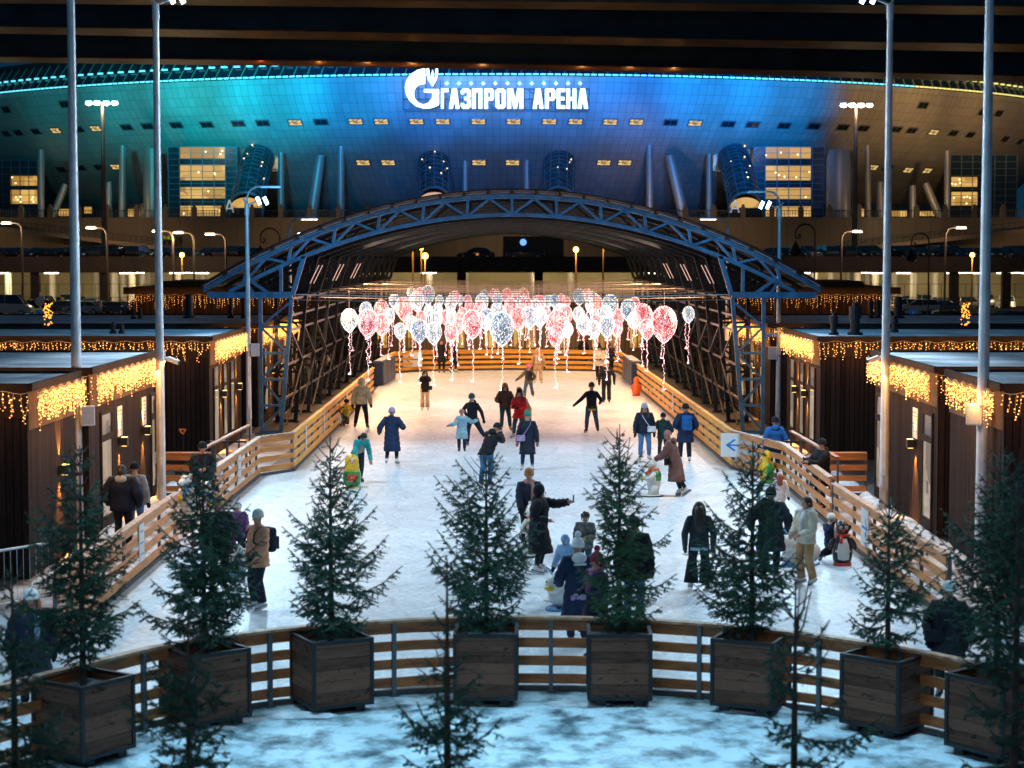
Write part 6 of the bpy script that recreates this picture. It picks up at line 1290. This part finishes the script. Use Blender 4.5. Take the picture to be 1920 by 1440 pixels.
    if hat:
        m = MB(); m.tube([TE((0, .004, z_)) for z_ in (1.635, 1.66, 1.70, 1.745, 1.775, 1.79)], [.104 * s, .107 * s, .104 * s, .088 * s, .055 * s, .015 * s], 14); m.tube([TE((0, .004, 1.63)), TE((0, .004, 1.672))], [.110 * s, .110 * s], 14)
        if hat[-1] == 'pom': m.ell(TE((0, .01, 1.83)), .055 * s, .055 * s, .055 * s, 8, 6)
        if hat[-1] == 'peak': m.ell(TE((0, -.12, 1.66)), .085 * s, .085 * s, .012 * s, 10, 4, rot=HR)
        m.build('hat', CL[hat[0]], r, smooth=True)
    if helmet: m = MB(); m.ell(TE((0, .012, 1.665)), .128 * s, .145 * s, .125 * s, 14, 10, rot=HR, z0=-.25); m.tube([TE((ex, -.02, z_)) for ex, z_ in ((-.11, 1.64), (-.09, 1.55), (0, 1.505), (.09, 1.55), (.11, 1.64))], .012 * s, 6); m.build('helmet', CL[helmet] if helmet in CL else helmet, r, smooth=True)
    if hood == 'up': m = MB(); m.ell(TE((0, .035, 1.64)), .125 * s, .118 * s, .145 * s, 12, 9, rot=HR); m.tube([TE((0, .04, 1.52)), TE((0, .04, 1.42))], [.10 * s, .14 * s], 12); m.build('hood', cm, r, smooth=True)
    elif hood: m = MB(); m.ell(TE((0, .115, 1.46)), .125 * s, .07 * s, .095 * s, 10, 7, rot=HR); m.build('hood', CL[hood] if hood in CL else cm, r, smooth=True)
    if hood == 'up': pass
    MW = Matrix.Translation(b) @ Matrix.Rotation(R(face), 4, 'Z') @ Matrix.Scale(s, 4)
    if bag:
        c, lb, sx = bag; t = thing('shoulder_bag', lb, 'bag', MW @ T((sx * .19, -.17, .98)), R(face)); o = MB().box(-.13 * s, .13 * s, -.04 * s, .04 * s, -.09 * s, .09 * s).build('pouch', CL[c], t); bv = o.modifiers.new('b', 'BEVEL'); bv.width = .02; bv.segments = 2
        m = MB(); q = T((sx * .19, -.17, .98)); m.tube([(T(p) - q) * s for p in ((sx * .12, -.19, 1.07), (sx * .02, -.20, 1.2), (-sx * .08, -.17, 1.36), (-sx * .115, -.06, 1.485), (-sx * .06, .12, 1.42))], .010 * s, 5); m.build('strap', CL[c], t)
    if pack:
        c, lb = pack; t = thing('backpack', lb, 'backpack', MW @ T((0, .23, 1.22)), R(face)); m = MB(); M3 = HR; m.obox((0, 0, 0), (.30 * s, .17 * s, .44 * s), M3); o = m.build('sack', CL[c], t); bv = o.modifiers.new('b', 'BEVEL'); bv.width = .06; bv.segments = 3
        m = MB(); m.obox(M3 @ Vector((0, .10 * s, -.06 * s)), (.22 * s, .08 * s, .22 * s), M3); m.build('pocket', CL[c], t)
        for ex in (-1, 1): m = MB(); q = T((0, .23, 1.22)); m.tube([(T(p) - q) * s for p in ((ex * .11, .13, 1.40), (ex * .12, .02, 1.475), (ex * .12, -.15, 1.38), (ex * .14, -.185, 1.22), (ex * .17, .05, 1.06))], .018 * s, 6); m.build('strap', CL[c], t)
    if phone:
        sd = phone[1]; q = J['w', sd] + (J['w', sd] - J['e', sd]).normalized() * .10 + Vector((0, -.015, .05)); t = thing('phone', phone[0], 'phone', MW @ q, R(face + (phone[2] if len(phone) > 2 else 0))); o = MB().box(-.036, .036, -.005, .005, -.075, .075).build('case', M_black if face < 90 or len(phone) > 2 else M_black, t); MB().box(-.031, .031, .0055, .007, -.068, .068).build('screen', mat('phone_screen', (.6, .7, .8), .3, emit=.8, ecol=(.6, .75, .9), sample=False), t)
    if back: m = MB(); m.obox(TE((0, .165 + pf, 1.37)), (.20 * s, .01 * s, .035 * s), HR); m.build('back_print', CL[back], r)
    return r
def fig(**k): return k
# far half of the ice
person(828, 699, 1.83, 5, 'tall man in a long black coat standing by the far fence under the balloons', ('black', .55), 'black', 'k', hair=('dark', 'short'), w=1.05)
person(853, 698, 1.70, 80, 'woman with long dark hair in black, seen from the side by the far fence', ('black', .45), 'dbrown', 'w', hair=('brown', 'long'), A=POCK, B=(.2, .1, .9), fb=(-.11, .25, .16))
person(797, 769, 1.66, 0, 'woman in a black jacket and pale wide trousers holding her phone up to her face', ('black', .80), 'beige', 'w', hair=('dark', 'long'), A=(.05, -.30, 1.52), B=(.05, -.30, 1.50), flare=.035, glove=None, phone=('phone held up by the woman in pale trousers', 1), bag=('black', 'small black bag on the woman with the raised phone', 1), hood='black')
person(678, 804, 1.86, 178, 'man in a cream hooded jacket and black trousers, seen from behind beside the left fence', ('cream', .86), 'black', 'k', hood='up', fa=(.22, .0, .11), fb=(-.2, .05, .11), w=1.1, A=(.30, 0, .84), B=(.32, 0, .86))
person(648, 798, 1.30, 40, 'child in a mustard jacket and black helmet kneeling behind a penguin by the left fence', ('yellow', .86), 'olive', 'k', helmet='black', pz=-.42, fa=(.15, .45, .10), fb=(-.12, -.05, .10), A=(.25, -.35, .85), B=(.45, -.4, .95), lean=8)
person(735, 871, 1.72, 172, 'woman in a long puffy navy coat and lilac hat, seen from behind, white skates', ('navy', .42), 'black', 'w', hat=('lilac', 0), A=(.42, -.12, 1.0), B=(.28, -.25, 1.2), hood='navy', fa=(.17, 0, .11), fb=(-.15, 0, .11), w=1.18, tight=True)
person(671, 905, 1.66, 25, 'woman with dark curly hair in a turquoise jacket bending over the painted doll', ('teal', .86), 'dnavy', 'k', hair=('dark', 'short'), lean=48, A=(.22, -.55, .62), B=(.28, -.62, .66), hood='black', glove=None, fa=(.13, .12, .11), fb=(-.1, .16, .11))
person(866, 848, 1.38, 185, 'small girl in a pale blue coat and pink hat with arms spread, seen from behind', ('lblue', .56), 'dnavy', 'k', hat=('rose', 0), A=(.52, .1, 1.12), B=(.62, -.12, 1.30), glove='rose', w=1.12)
person(886, 838, 1.78, -12, 'man in a black hooded top and teal beanie striding beside the girl in pale blue', ('black', .88), 'dnavy', 'k', hat=('dteal', 0), A=(.36, .12, .86), B=(.2, -.1, 1.1), puff=False, fa=(.32, .38, .28), fb=(-.12, -.22, .11), lean=8, hood='black')
person(947, 808, 1.72, 5, 'woman in a brown padded jacket, rust hat and tan boots facing the camera', ('brown', .88), 'dteal', 't', hat=('rust', 0), hair=('brown', 'long'), A=(.20, -.2, 1.05), B=(.20, -.18, 1.10), fa=(.19, 0, .11), fb=(-.13, 0, .11), w=1.12)
person(974, 822, 1.72, -25, 'person in a bright red jacket and black hat behind the embracing beige coat', ('red', .74), 'dteal', 'w', hat=('black', 0), hair=('brown', 'long'), A=(.1, -.3, 1.1), B=(.1, -.3, 1.15), w=1.05, fb=(-.22, 0, .11))
person(988, 810, 1.66, -95, 'person in a long beige hooded coat leaning towards the red jacket', ('beige', .50), 'black', 'w', hood='up', lean=26, A=(.10, -.45, 1.15), B=(.15, -.42, 1.10), w=1.12)
person(989, 882, 1.74, -4, 'woman in a green beanie and long navy coat facing the camera, white skates', ('dnavy', .50), 'navy', 'w', hat=('green', 0), A=(.30, -.05, .82), B=(.30, -.06, .80), glove='rose', bag=('lilac', 'lilac bag on the woman in the green beanie', -1), fa=(.15, 0, .11), fb=(-.15, .0, .11), hood='black', w=1.08, tight=True)
person(912, 912, 1.82, 148, 'man in a dark jacket and blue jeans bending to take a photo, seen from behind', ('black', .84), 'denim', 'k', hat=('black', 0), lean=30, side=-8, A=(.02, -.62, 1.35), B=(.05, -.60, 1.38), glove=None, phone=('bright phone held out by the man in blue jeans', -1, 180), fa=(.14, .05, .11), fb=(-.14, .05, .11), w=1.12, hood='black')
person(1009, 719, 1.76, 176, 'person in a brown coat and wide beige trousers seen from behind near the far fence', ('tan', .70), 'beige', 'w', hood='up', flare=.03, pack=('beige', 'small beige backpack on the brown coat near the far fence'), w=1.12, fa=(.17, 0, .11), fb=(-.15, 0, .11))
person(991, 749, 1.55, 190, 'skater in a pink helmet and brown jacket gliding away with one arm out', ('olive', .82), 'ddenim', 'k', helmet='pink', pack=('black', 'small black backpack on the skater with the pink helmet'), A=(.60, -.05, .98), B=(.25, -.1, 1.0), fa=(.20, -.1, .11), fb=(-.30, -.35, .11), flare=.02)
person(1109, 812, 1.80, 188, 'man in a black and yellow ski jacket and jeans seen from behind, left arm out', ('black', .86), 'ddenim', 'k', hat=('dbrown', 0), A=(.62, -.1, .95), B=(.34, -.2, 1.05), belt='yellow', fa=(.18, 0, .11), fb=(-.22, 0, .11), w=1.05, puff=False)
person(1137, 756, 1.84, 182, 'man in black with a white cap seen from behind, right of the ice', ('black', .80), 'black', 'k', hat=('white', 0), A=(.30, 0, .86), B=(.32, 0, .88), back='lgrey', flare=.02, w=1.12, puff=False)
person(1124, 713, 1.78, -8, 'person in a cream jacket and dark hat facing the camera at the far right', ('cream2', .74), 'black', 'k', hat=('black', 'pom'), A=FRONT, B=FRONT, w=1.12)
person(1144, 703, 1.74, 60, 'person in dark clothes beside the cream jacket at the far right', ('dnavy', .75), 'black', 'k', hair=('dark', 'short'), A=FRONT, B=FRONT)
person(1094, 690, 1.80, 20, 'person in dark clothes in front of the right far arrow board', ('black', .75), 'black', 'k', hat=('black', 0), B=POCK)
# middle right group
person(1208, 863, 1.76, 8, 'woman in a navy padded jacket, grey-blue hat and blue jeans looking down', ('dnavy', .84), 'denim', 'w', hat=('bgrey', 0), hair=('brown', 'long'), A=(.30, -.05, .82), B=(.30, -.03, .82), bag=('white2', 'white shoulder bag on the woman in blue jeans', 1), fa=(.15, 0, .11), fb=(-.13, 0, .11), w=1.15, hood='black')
person(1243, 862, 1.45, 170, 'child in a dark green jacket and black beret seen from behind', ('dgreen', .80), 'dgreen', 'w', hat=('black', 0), A=(.35, -.2, 1.05), B=(.28, -.25, 1.05), hood='dgreen', w=1.15, fa=(.16, -.15, .11))
person(1285, 868, 1.80, 186, 'man in a dark blue coat with blue backpack seen from behind, right fence', ('navy', .62), 'dnavy', 'w', hat=('black', 0), A=(.22, -.15, 1.05), B=(.22, -.15, 1.0), pack=('blue', 'large blue backpack on the man by the right fence'), w=1.2, fa=(.16, 0, .11), fb=(-.12, 0, .11), hood='navy')
person(1266, 930, 1.74, -112, 'woman in a long brown coat leaning forward as she pushes the polar bear', ('mauve', .40), 'black', 'w', hat=('rose', 0), lean=17, A=(.16, -.50, .98), B=(.16, -.50, .96), fa=(.10, .34, .14), fb=(-.10, .12, .11), glove=None, hood='mauve', bag=('black', 'black bag on the back of the woman in the long brown coat', 1), w=1.12, tight=True)
person(1452, 897, 1.74, 186, 'woman in a bright blue jacket by the right fence, seen from behind', ('blue', .84), 'dteal', 'k', hat=('black', 0), hood='blue', w=1.15, A=(.28, -.05, .85), B=(.28, -.08, .9))
person(1540, 955, 1.76, -75, 'man in a black coat and beanie behind the right fence raising a phone', ('black', .60), 'black', 'k', hat=('black', 0), A=(.12, -.42, 1.20), B=(.08, -.45, 1.22), glove=None, hood='black', w=1.25, shoes=True, phone=('dark phone held by the man behind the right fence', 1))
# near half
person(992, 1030, 1.74, 8, 'laughing woman in a brown beanie and black jacket behind the bear with the orange scarf', ('dnavy', .80), 'black', 'w', hat=('rust', 0), A=(.22, -.3, .88), B=(.22, -.3, .85), scarf='rose', w=1.15)
person(1009, 1075, 1.78, 72, 'person in a long black padded coat with fur hood taking a selfie at arm length', ('black', .42), 'black', 'w', A=(.12, -.62, 1.42), B=(.18, -.25, 1.08), hood='up', glove=None, phone=('dark phone held at arm length for the selfie', 1), lean=4, w=1.2, tight=True)
person(1097, 1082, 1.28, -20, 'child in a shiny black helmet and patterned jacket standing behind the pale blue child', ('pattern', .80), 'dteal', 'k', helmet=mat('black_helmet_shell', (.012, .013, .016), .15, coat=1), A=FRONT, B=FRONT, glove='yellow', w=1.2)
person(1066, 1125, 1.22, -40, 'small child in a pale blue hooded top and spotted leggings leaning on a duckling', ('sky', .84), 'pattern', 'k', hood='up', A=(.2, -.4, .85), B=(.2, -.42, .82), lean=14, w=1.2, fa=(.1, .1, .11), fb=(-.25, .1, .11))
person(1083, 1213, 1.76, -170, 'person in a white bobble hat and long navy coat with back to the camera', ('navy', .50), 'navy', 'k', hat=('white2', 'pom'), A=(.25, -.25, 1.0), B=(.25, -.3, 1.0), hood='white2', back='white', w=1.15)
person(1118, 1240, 1.70, -65, 'woman in a black hat with a burgundy headband and long plaid scarf', ('dnavy', .50), 'black', 'k', hat=('burg', 'pom'), hair=('brown', 'short'), scarf='plaid', A=(.2, -.3, 1.1), B=(.2, -.25, 1.05), glove='lilac', w=1.15)
person(1188, 1158, 1.76, 160, 'person in a black coat and jeans half hidden behind the dense pointed spruce', ('black', .70), 'denim', 'k', hat=('black', 0), w=1.25)
person(1310, 1107, 1.70, 178, 'woman with very long hair, grey jacket and wide black trousers, seen from behind', ('slate', .86), 'black', 'w', hair=('dark', 'vlong'), A=(.27, -.02, .86), B=(.27, -.02, .86), belt='lblue', flare=.085, hood='dgreen', fa=(.15, 0, .11), fb=(-.15, 0, .11), puff=False, w=1.12)
person(1444, 1085, 1.78, 165, 'man in a long dark coat half hidden behind the thick dark spruce', ('dnavy', .55), 'black', 'k', hat=('black', 0), A=(.4, -.1, 1.0), B=(.34, -.12, 1.0), w=1.28, hood='black')
person(1492, 1052, 1.15, -60, 'small child in a white helmet sitting low beside the man in the dark coat', ('dnavy', .86), 'black', 'k', helmet='white2', pz=-.45, fa=(.14, -.40, .11), fb=(-.1, -.36, .11), A=FRONT, B=FRONT)
person(1510, 1097, 1.72, -55, 'girl in a cream jacket, white hood and tan trousers looking to the left', ('cream2', .84), 'tan', 'w', hood='white2', hair=('dark', 'short'), A=(.12, -.28, 1.02), B=(.12, -.26, 1.0), glove=None, flare=.02, w=1.15, fa=(.08, .12, .11), scarf='white2')
person(1558, 1050, 1.25, 12, 'child in a white helmet and blue mask crouching behind the penguin', ('navy', .86), 'black', 'w', helmet='white2', pz=-.40, fa=(-.25, .0, .11), fb=(-.42, -.1, .11), A=(.42, -.32, 1.0), B=(.05, -.25, 1.08), scarf='cream2', w=1.1)
person(1462, 975, 1.15, 170, 'small child in a white cap with an auburn ponytail behind the spruce', ('white2', .75), 'cream2', 'w', hat=('white2', 'pom'), hair=('red', 'long'))
person(1776, 1312, 1.68, -18, 'woman in a striped grey cap and black coat at the near fence', ('black', .66), 'black', 'k', hat=('lgrey', 'peak'), A=(.27, -.05, .88), B=(.27, -.08, .9), bag=('black', 'thin strapped bag on the woman in the grey cap', -1), hood='black', w=1.18)
person(62, 1335, 1.70, 20, 'woman with long auburn hair and a white and blue scarf at the left edge', ('dnavy', .55), 'black', 'k', hat=('white2', 0), hair=('red', 'vlong'), scarf='lblue', w=1.25)
person(231, 1032, 1.86, 176, 'broad man in a dark coat seen from behind walking beside the left kiosk', ('dnavy', .82), 'black', 'k', hair=('dark', 'short'), hood='lgrey', A=(.30, -.12, .95), B=(.30, -.12, .95), w=1.35, shoes=True)
person(254, 1010, 1.70, 172, 'person in a pale grey jacket half hidden by the broad man beside the left kiosk', ('grey', .78), 'denim', 'k', hat=('black', 0), shoes=True, w=1.15)
person(381, 968, 1.80, 8, 'man in black coat and beanie at the left fence gap looking down', ('black', .70), 'black', 'k', hat=('black', 0), A=(.06, -.3, 1.15), B=(.06, -.3, 1.13), glove=None, w=1.25)
person(410, 1110, 1.78, 30, 'man in a dark jacket and tan hat half hidden behind the second spruce', ('dnavy', .74), 'black', 'k', hat=('tan', 0), A=(.35, -.3, .95), w=1.25)
person(446, 1062, 1.25, 15, 'child in a white helmet, pink goggles and multicoloured ski suit riding a white seal', ('multi', .80), 'multi', 'w', helmet='white2', A=(.25, -.25, .95), B=(.22, -.3, .95), hood='beige', glove='pink', fa=(.14, .1, .2), fb=(-.14, .1, .2), pz=.08, w=1.2)
person(485, 1142, 1.78, -50, 'woman in a peach padded jacket, grey beanie and dark trousers looking left', ('peach', .78), 'dnavy', 'w', hat=('lgrey', 0), A=(.18, -.25, .95), B=(.3, -.02, .84), pack=('dnavy', 'dark blue backpack on the woman in the peach jacket'), w=1.15, flare=.025)
person(583, 722, 1.72, 10, 'person in a white jacket behind the left canopy legs, nearer one of two', ('white', .80), 'white', 'w', hat=('rose', 0), shoes=True); person(613, 716, 1.74, -10, 'person in a white jacket behind the left canopy legs, farther one of two', ('cream2', .80), 'black', 'k', hat=('rose', 0), shoes=True, A=HIP)

for i, (x, lb) in enumerate(((309, 'leftmost'), (317, 'middle'), (325, 'rightmost'))): person(x, 461.2, 1.75, 20 * i - 20, 'tiny steward in a bright yellow vest on the terrace ramp, %s of three' % lb, ('hivis', .80), 'black', 'k', hat=('black', 0), shoes=True, z=7.9)

# ---------------------------------------------------------------- skating aids
A_ = lambda n, c, r=.35, **k: mat('aid_' + n, c, r, coat=.4, **k)
AW = A_('white', (.78, .77, .72)); AK = A_('black', (.015, .016, .02)); AR = A_('red', (.50, .015, .02)); AO = A_('orange', (.80, .14, .02)); AY = A_('yellow', (.80, .50, .03)); AG = A_('green', (.03, .25, .05)); AB = A_('blue', (.05, .30, .60))
def penguin(px, py, H, face, label, body=None, belly=None, scarf=None, base=None, eyes=True):
    b = g(px, py); r = thing('penguin_skating_aid', label, 'skating aid', (b.x, b.y, 0), R(face)); s = H
    m = MB(); m.loft([((0, 0, .03 * s), .16 * s, .15 * s), ((0, 0, .10 * s), .20 * s, .19 * s), ((0, 0, .28 * s), .225 * s, .21 * s), ((0, 0, .46 * s), .20 * s, .18 * s), ((0, 0, .60 * s), .15 * s, .14 * s), ((0, 0, .68 * s), .125 * s, .12 * s), ((0, 0, .78 * s), .15 * s, .14 * s), ((0, 0, .88 * s), .13 * s, .125 * s), ((0, 0, .955 * s), .06 * s, .06 * s)]); m.build('body', body or AK, r, smooth=True)
    m = MB(); m.loft([((0, -.035 * s, .06 * s), .13 * s, .13 * s), ((0, -.045 * s, .16 * s), .175 * s, .165 * s), ((0, -.05 * s, .30 * s), .19 * s, .175 * s), ((0, -.045 * s, .46 * s), .16 * s, .15 * s), ((0, -.03 * s, .59 * s), .11 * s, .12 * s)]); m.build('belly', belly or AW, r, smooth=True)
    m = MB(); m.loft([((0, -.02 * s, .002), .20 * s, .22 * s), ((0, -.02 * s, .05 * s), .20 * s, .22 * s), ((0, -.01 * s, .07 * s), .16 * s, .17 * s)]); m.build('base', base or AR, r, smooth=True)
    for e in (-1, 1): m = MB(); m.ell((e * .225 * s, 0, .46 * s), .07 * s, .03 * s, .15 * s, 10, 6, rot=Euler((0, R(-e * 25), 0)).to_matrix()); m.build('wing', body or AK, r, smooth=True)
    m = MB(); m.tube([(0, -.13 * s, .76 * s), (0, -.24 * s, .745 * s)], [.035 * s, .008 * s], 8); m.build('beak', AO if not scarf else AR, r)
    if eyes:
        for e in (-1, 1): f = MB().ell((e * .055 * s, -.125 * s, .82 * s), .034 * s, .018 * s, .040 * s, 10, 6).build('eye', AW, r, smooth=True); MB().ell((e * .055 * s, -.142 * s, .82 * s), .018 * s, .01 * s, .022 * s, 8, 5).build('pupil', AK, f)
    if scarf: m = MB(); m.tube([(math.cos(a) * .138 * s, math.sin(a) * .13 * s, .655 * s) for a in [R(30 * i) for i in range(13)]], .032 * s, 8); m.tube([(-.05 * s, -.14 * s, .65 * s), (-.07 * s, -.215 * s, .50 * s)], [.03 * s, .04 * s], 8); m.build('scarf', scarf, r, smooth=True)
    return r
penguin(1579, 1059, .95, 0, 'penguin with red scarf and white belly held by the crouching child on the right', scarf=AR)
penguin(634, 799, .85, 10, 'penguin with a red base held by the kneeling child by the left fence', eyes=True)
penguin(1193, 742, .90, 200, 'orange penguin standing alone by the right fence', body=AO, belly=AO, base=AR, eyes=False)
def bear(px, py, H, face, label, vest=None, scarf=AO, fish=True):
    b = g(px, py); r = thing('bear_skating_aid', label, 'skating aid', (b.x, b.y, 0), R(face)); s = H
    m = MB(); m.loft([((0, .05 * s, .05 * s), .12 * s, .13 * s), ((0, .05 * s, .16 * s), .13 * s, .14 * s), ((0, .05 * s, .32 * s), .165 * s, .18 * s), ((0, .06 * s, .50 * s), .16 * s, .17 * s), ((0, .07 * s, .66 * s), .13 * s, .13 * s), ((0, .04 * s, .74 * s), .10 * s, .10 * s)]); m.ell((0, -.02 * s, .84 * s), .12 * s, .15 * s, .11 * s, 14, 9); m.tube([(0, -.10 * s, .83 * s), (0, -.22 * s, .80 * s), (0, -.32 * s, .79 * s)], [.09 * s, .06 * s, .035 * s], 12)
    for e in (-1, 1): m.ell((e * .08 * s, .03 * s, .945 * s), .035 * s, .02 * s, .035 * s, 8, 6); m.tube([(e * .13 * s, .03 * s, .62 * s), (e * .18 * s, -.08 * s, .50 * s), (e * .10 * s, -.2 * s, .46 * s)], [.06 * s, .055 * s, .045 * s], 10); m.tube([(e * .08 * s, .05 * s, .3 * s), (e * .09 * s, .02 * s, .12 * s), (e * .09 * s, -.06 * s, .05 * s)], [.10 * s, .075 * s, .05 * s], 10)
    m.build('body', AW, r, smooth=True); MB().ell((0, -.345 * s, .80 * s), .028 * s, .02 * s, .024 * s, 8, 5).build('nose', AK, r)
    for e in (-1, 1): MB().ell((e * .06 * s, -.135 * s, .88 * s), .016 * s, .012 * s, .018 * s, 8, 5).build('eye', AK, r)
    m = MB(); m.tube([(math.cos(a) * .115 * s, .05 * s + math.sin(a) * .11 * s, .71 * s) for a in [R(30 * i) for i in range(13)]], .035 * s, 8); m.tube([(.04 * s, -.06 * s, .70 * s), (.06 * s, -.16 * s, .60 * s), (.05 * s, -.17 * s, .42 * s if not vest else .6 * s)], [.035 * s, .045 * s, .05 * s], 8); m.build('scarf', scarf, r, smooth=True)
    if vest: m = MB(); m.loft([((0, .085 * s, .42 * s), .165 * s, .165 * s), ((0, .09 * s, .55 * s), .16 * s, .16 * s), ((0, .09 * s, .67 * s), .13 * s, .125 * s)]); m.build('vest', vest, r, smooth=True)
    if fish: MB().ell((0, -.26 * s, .47 * s), .10 * s, .03 * s, .05 * s, 10, 6, rot=Euler((0, R(70), 0)).to_matrix()).build('fish', AY, r, smooth=True)
    o = MB().loft([((0, 0, .003), .19 * s, .30 * s), ((0, 0, .035 * s), .20 * s, .31 * s)]).build('base', AK, r); MB().loft([((0, 0, .036 * s), .185 * s, .29 * s), ((0, 0, .055 * s), .17 * s, .27 * s)]).build('base_top', AW, r)
    return r
bear(1222, 931, 1.02, -78, 'white polar bear aid with green vest and orange scarf pushed by the woman in brown', vest=AG)
bear(1000, 1042, 1.18, -25, 'white polar bear aid with a long orange scarf in front of the laughing woman', fish=False)
bear(350, 975, 1.15, -20, 'blue-scarfed white bear aid nearer the kiosks at the left fence gap', scarf=AB)
bear(388, 985, 1.10, 25, 'blue-scarfed white bear aid nearer the ice at the left fence gap', scarf=AB)
def seal(px, py, face, label, body, beak, H=.62):
    b = g(px, py); r = thing('seal_skating_aid', label, 'skating aid', (b.x, b.y, 0), R(face)); m = MB(); m.ell((0, .1, .26), .24, .48, .25, 14, 9); m.ell((0, -.28, .46), .17, .18, .19, 12, 9); m.tube([(0, -.1, .3), (0, -.25, .42)], [.2, .16], 12); m.build('body', body, r, smooth=True)
    MB().ell((0, -.44, .42), .10, .09, .05, 10, 6).build('muzzle', beak, r, smooth=True)
    for e in (-1, 1): MB().ell((e * .08, -.42, .52), .02, .015, .025, 8, 5).build('eye', AK, r); m = MB(); m.ell((e * .25, -.02, .12), .17, .1, .04, 10, 6); m.build('flipper', body, r, smooth=True)
    m = MB()
    for e in (-1, 1): m.tube([(e * .14, -.1, .58), (e * .2, -.18, .72), (e * .24, -.2, .74)], .018, 8)
    m.build('handle', AB, r); m = MB(); m.loft([((0, .05, .003), .26, .5), ((0, .05, .035), .26, .5)]); m.build('base', AB, r); return r
seal(446, 1075, 15, 'white seal aid ridden by the child in the multicoloured suit', AW, AK); seal(1056, 1140, -35, 'white and yellow duckling aid under the pale blue child', AW, AY); seal(1495, 1060, -60, 'white and yellow aid under the small child beside the dark coat', AW, AY)
def doll(px, py, H):
    b = g(px, py); r = thing('doll_skating_aid', 'painted nesting doll aid in yellow, red and green held by the woman in turquoise', 'skating aid', (b.x, b.y, 0), R(8)); s = H
    m = MB(); m.loft([((0, 0, .05 * s), .17 * s, .17 * s), ((0, 0, .13 * s), .235 * s, .235 * s), ((0, 0, .30 * s), .27 * s, .27 * s), ((0, 0, .45 * s), .255 * s, .255 * s), ((0, 0, .55 * s), .215 * s, .215 * s)]); m.build('body', AG, r, smooth=True)
    m = MB(); m.loft([((0, 0, .50 * s), .236 * s, .236 * s), ((0, 0, .60 * s), .205 * s, .205 * s), ((0, 0, .70 * s), .20 * s, .20 * s), ((0, 0, .84 * s), .195 * s, .195 * s), ((0, 0, .94 * s), .13 * s, .13 * s), ((0, 0, .985 * s), .05 * s, .05 * s)]); m.build('head_scarf', AY, r, smooth=True)
    MB().ell((0, -.10 * s, .32 * s), .20 * s, .185 * s, .20 * s, 14, 9).build('apron', AR, r, smooth=True); MB().ell((0, -.10 * s, .78 * s), .12 * s, .115 * s, .13 * s, 12, 8).build('face', A_('doll_face', (.75, .50, .38)), r, smooth=True)
    for e in (-1, 1): MB().ell((e * .045 * s, -.205 * s, .80 * s), .018 * s, .01 * s, .014 * s, 6, 4).build('eye', AK, r)
    MB().ell((0, -.213 * s, .73 * s), .022 * s, .008 * s, .009 * s, 6, 4).build('mouth', AR, r)
    m = MB(); rr = random.Random(1)
    for i in range(12): a = i * .9; m.ell((.09 * s * math.cos(a) * (i % 3) / 2, -.288 * s + .02 * (i % 3) * s * .5, .32 * s + .09 * s * math.sin(a) * (i % 3) / 2), .016 * s, .008 * s, .016 * s, 6, 4)
    m.build('flower', AY, r); MB().loft([((0, 0, .003), .27 * s, .30 * s), ((0, 0, .05 * s), .26 * s, .29 * s)]).build('base', A_('pale_base', (.6, .55, .35)), r)
doll(660, 915, .95)
penguin(1437, 905, .95, 30, 'yellow and green aid beside the woman in the blue jacket', body=AY, belly=AG, base=AG, eyes=False)
# small things on the walkway
b = g(390, 880); t = thing('snow_shovel', 'upright snow shovel with an orange handle behind the man at the left gap', 'shovel', (b.x, 52.5, 0)); MB().tube([(0, 0, .4), (0, 0, 1.45)], .018, 8).build('shaft', M_black, t); m = MB(); m.bar((-.09, 0, 1.58), (.09, 0, 1.58), .03); m.bar((-.09, 0, 1.58), (0, 0, 1.45), .03); m.bar((.09, 0, 1.58), (0, 0, 1.45), .03); m.build('grip', mat('orange_plastic', (.75, .16, .02), .4), t); MB().box(-.22, .22, -.02, .02, .01, .42).build('blade', M_black, t)
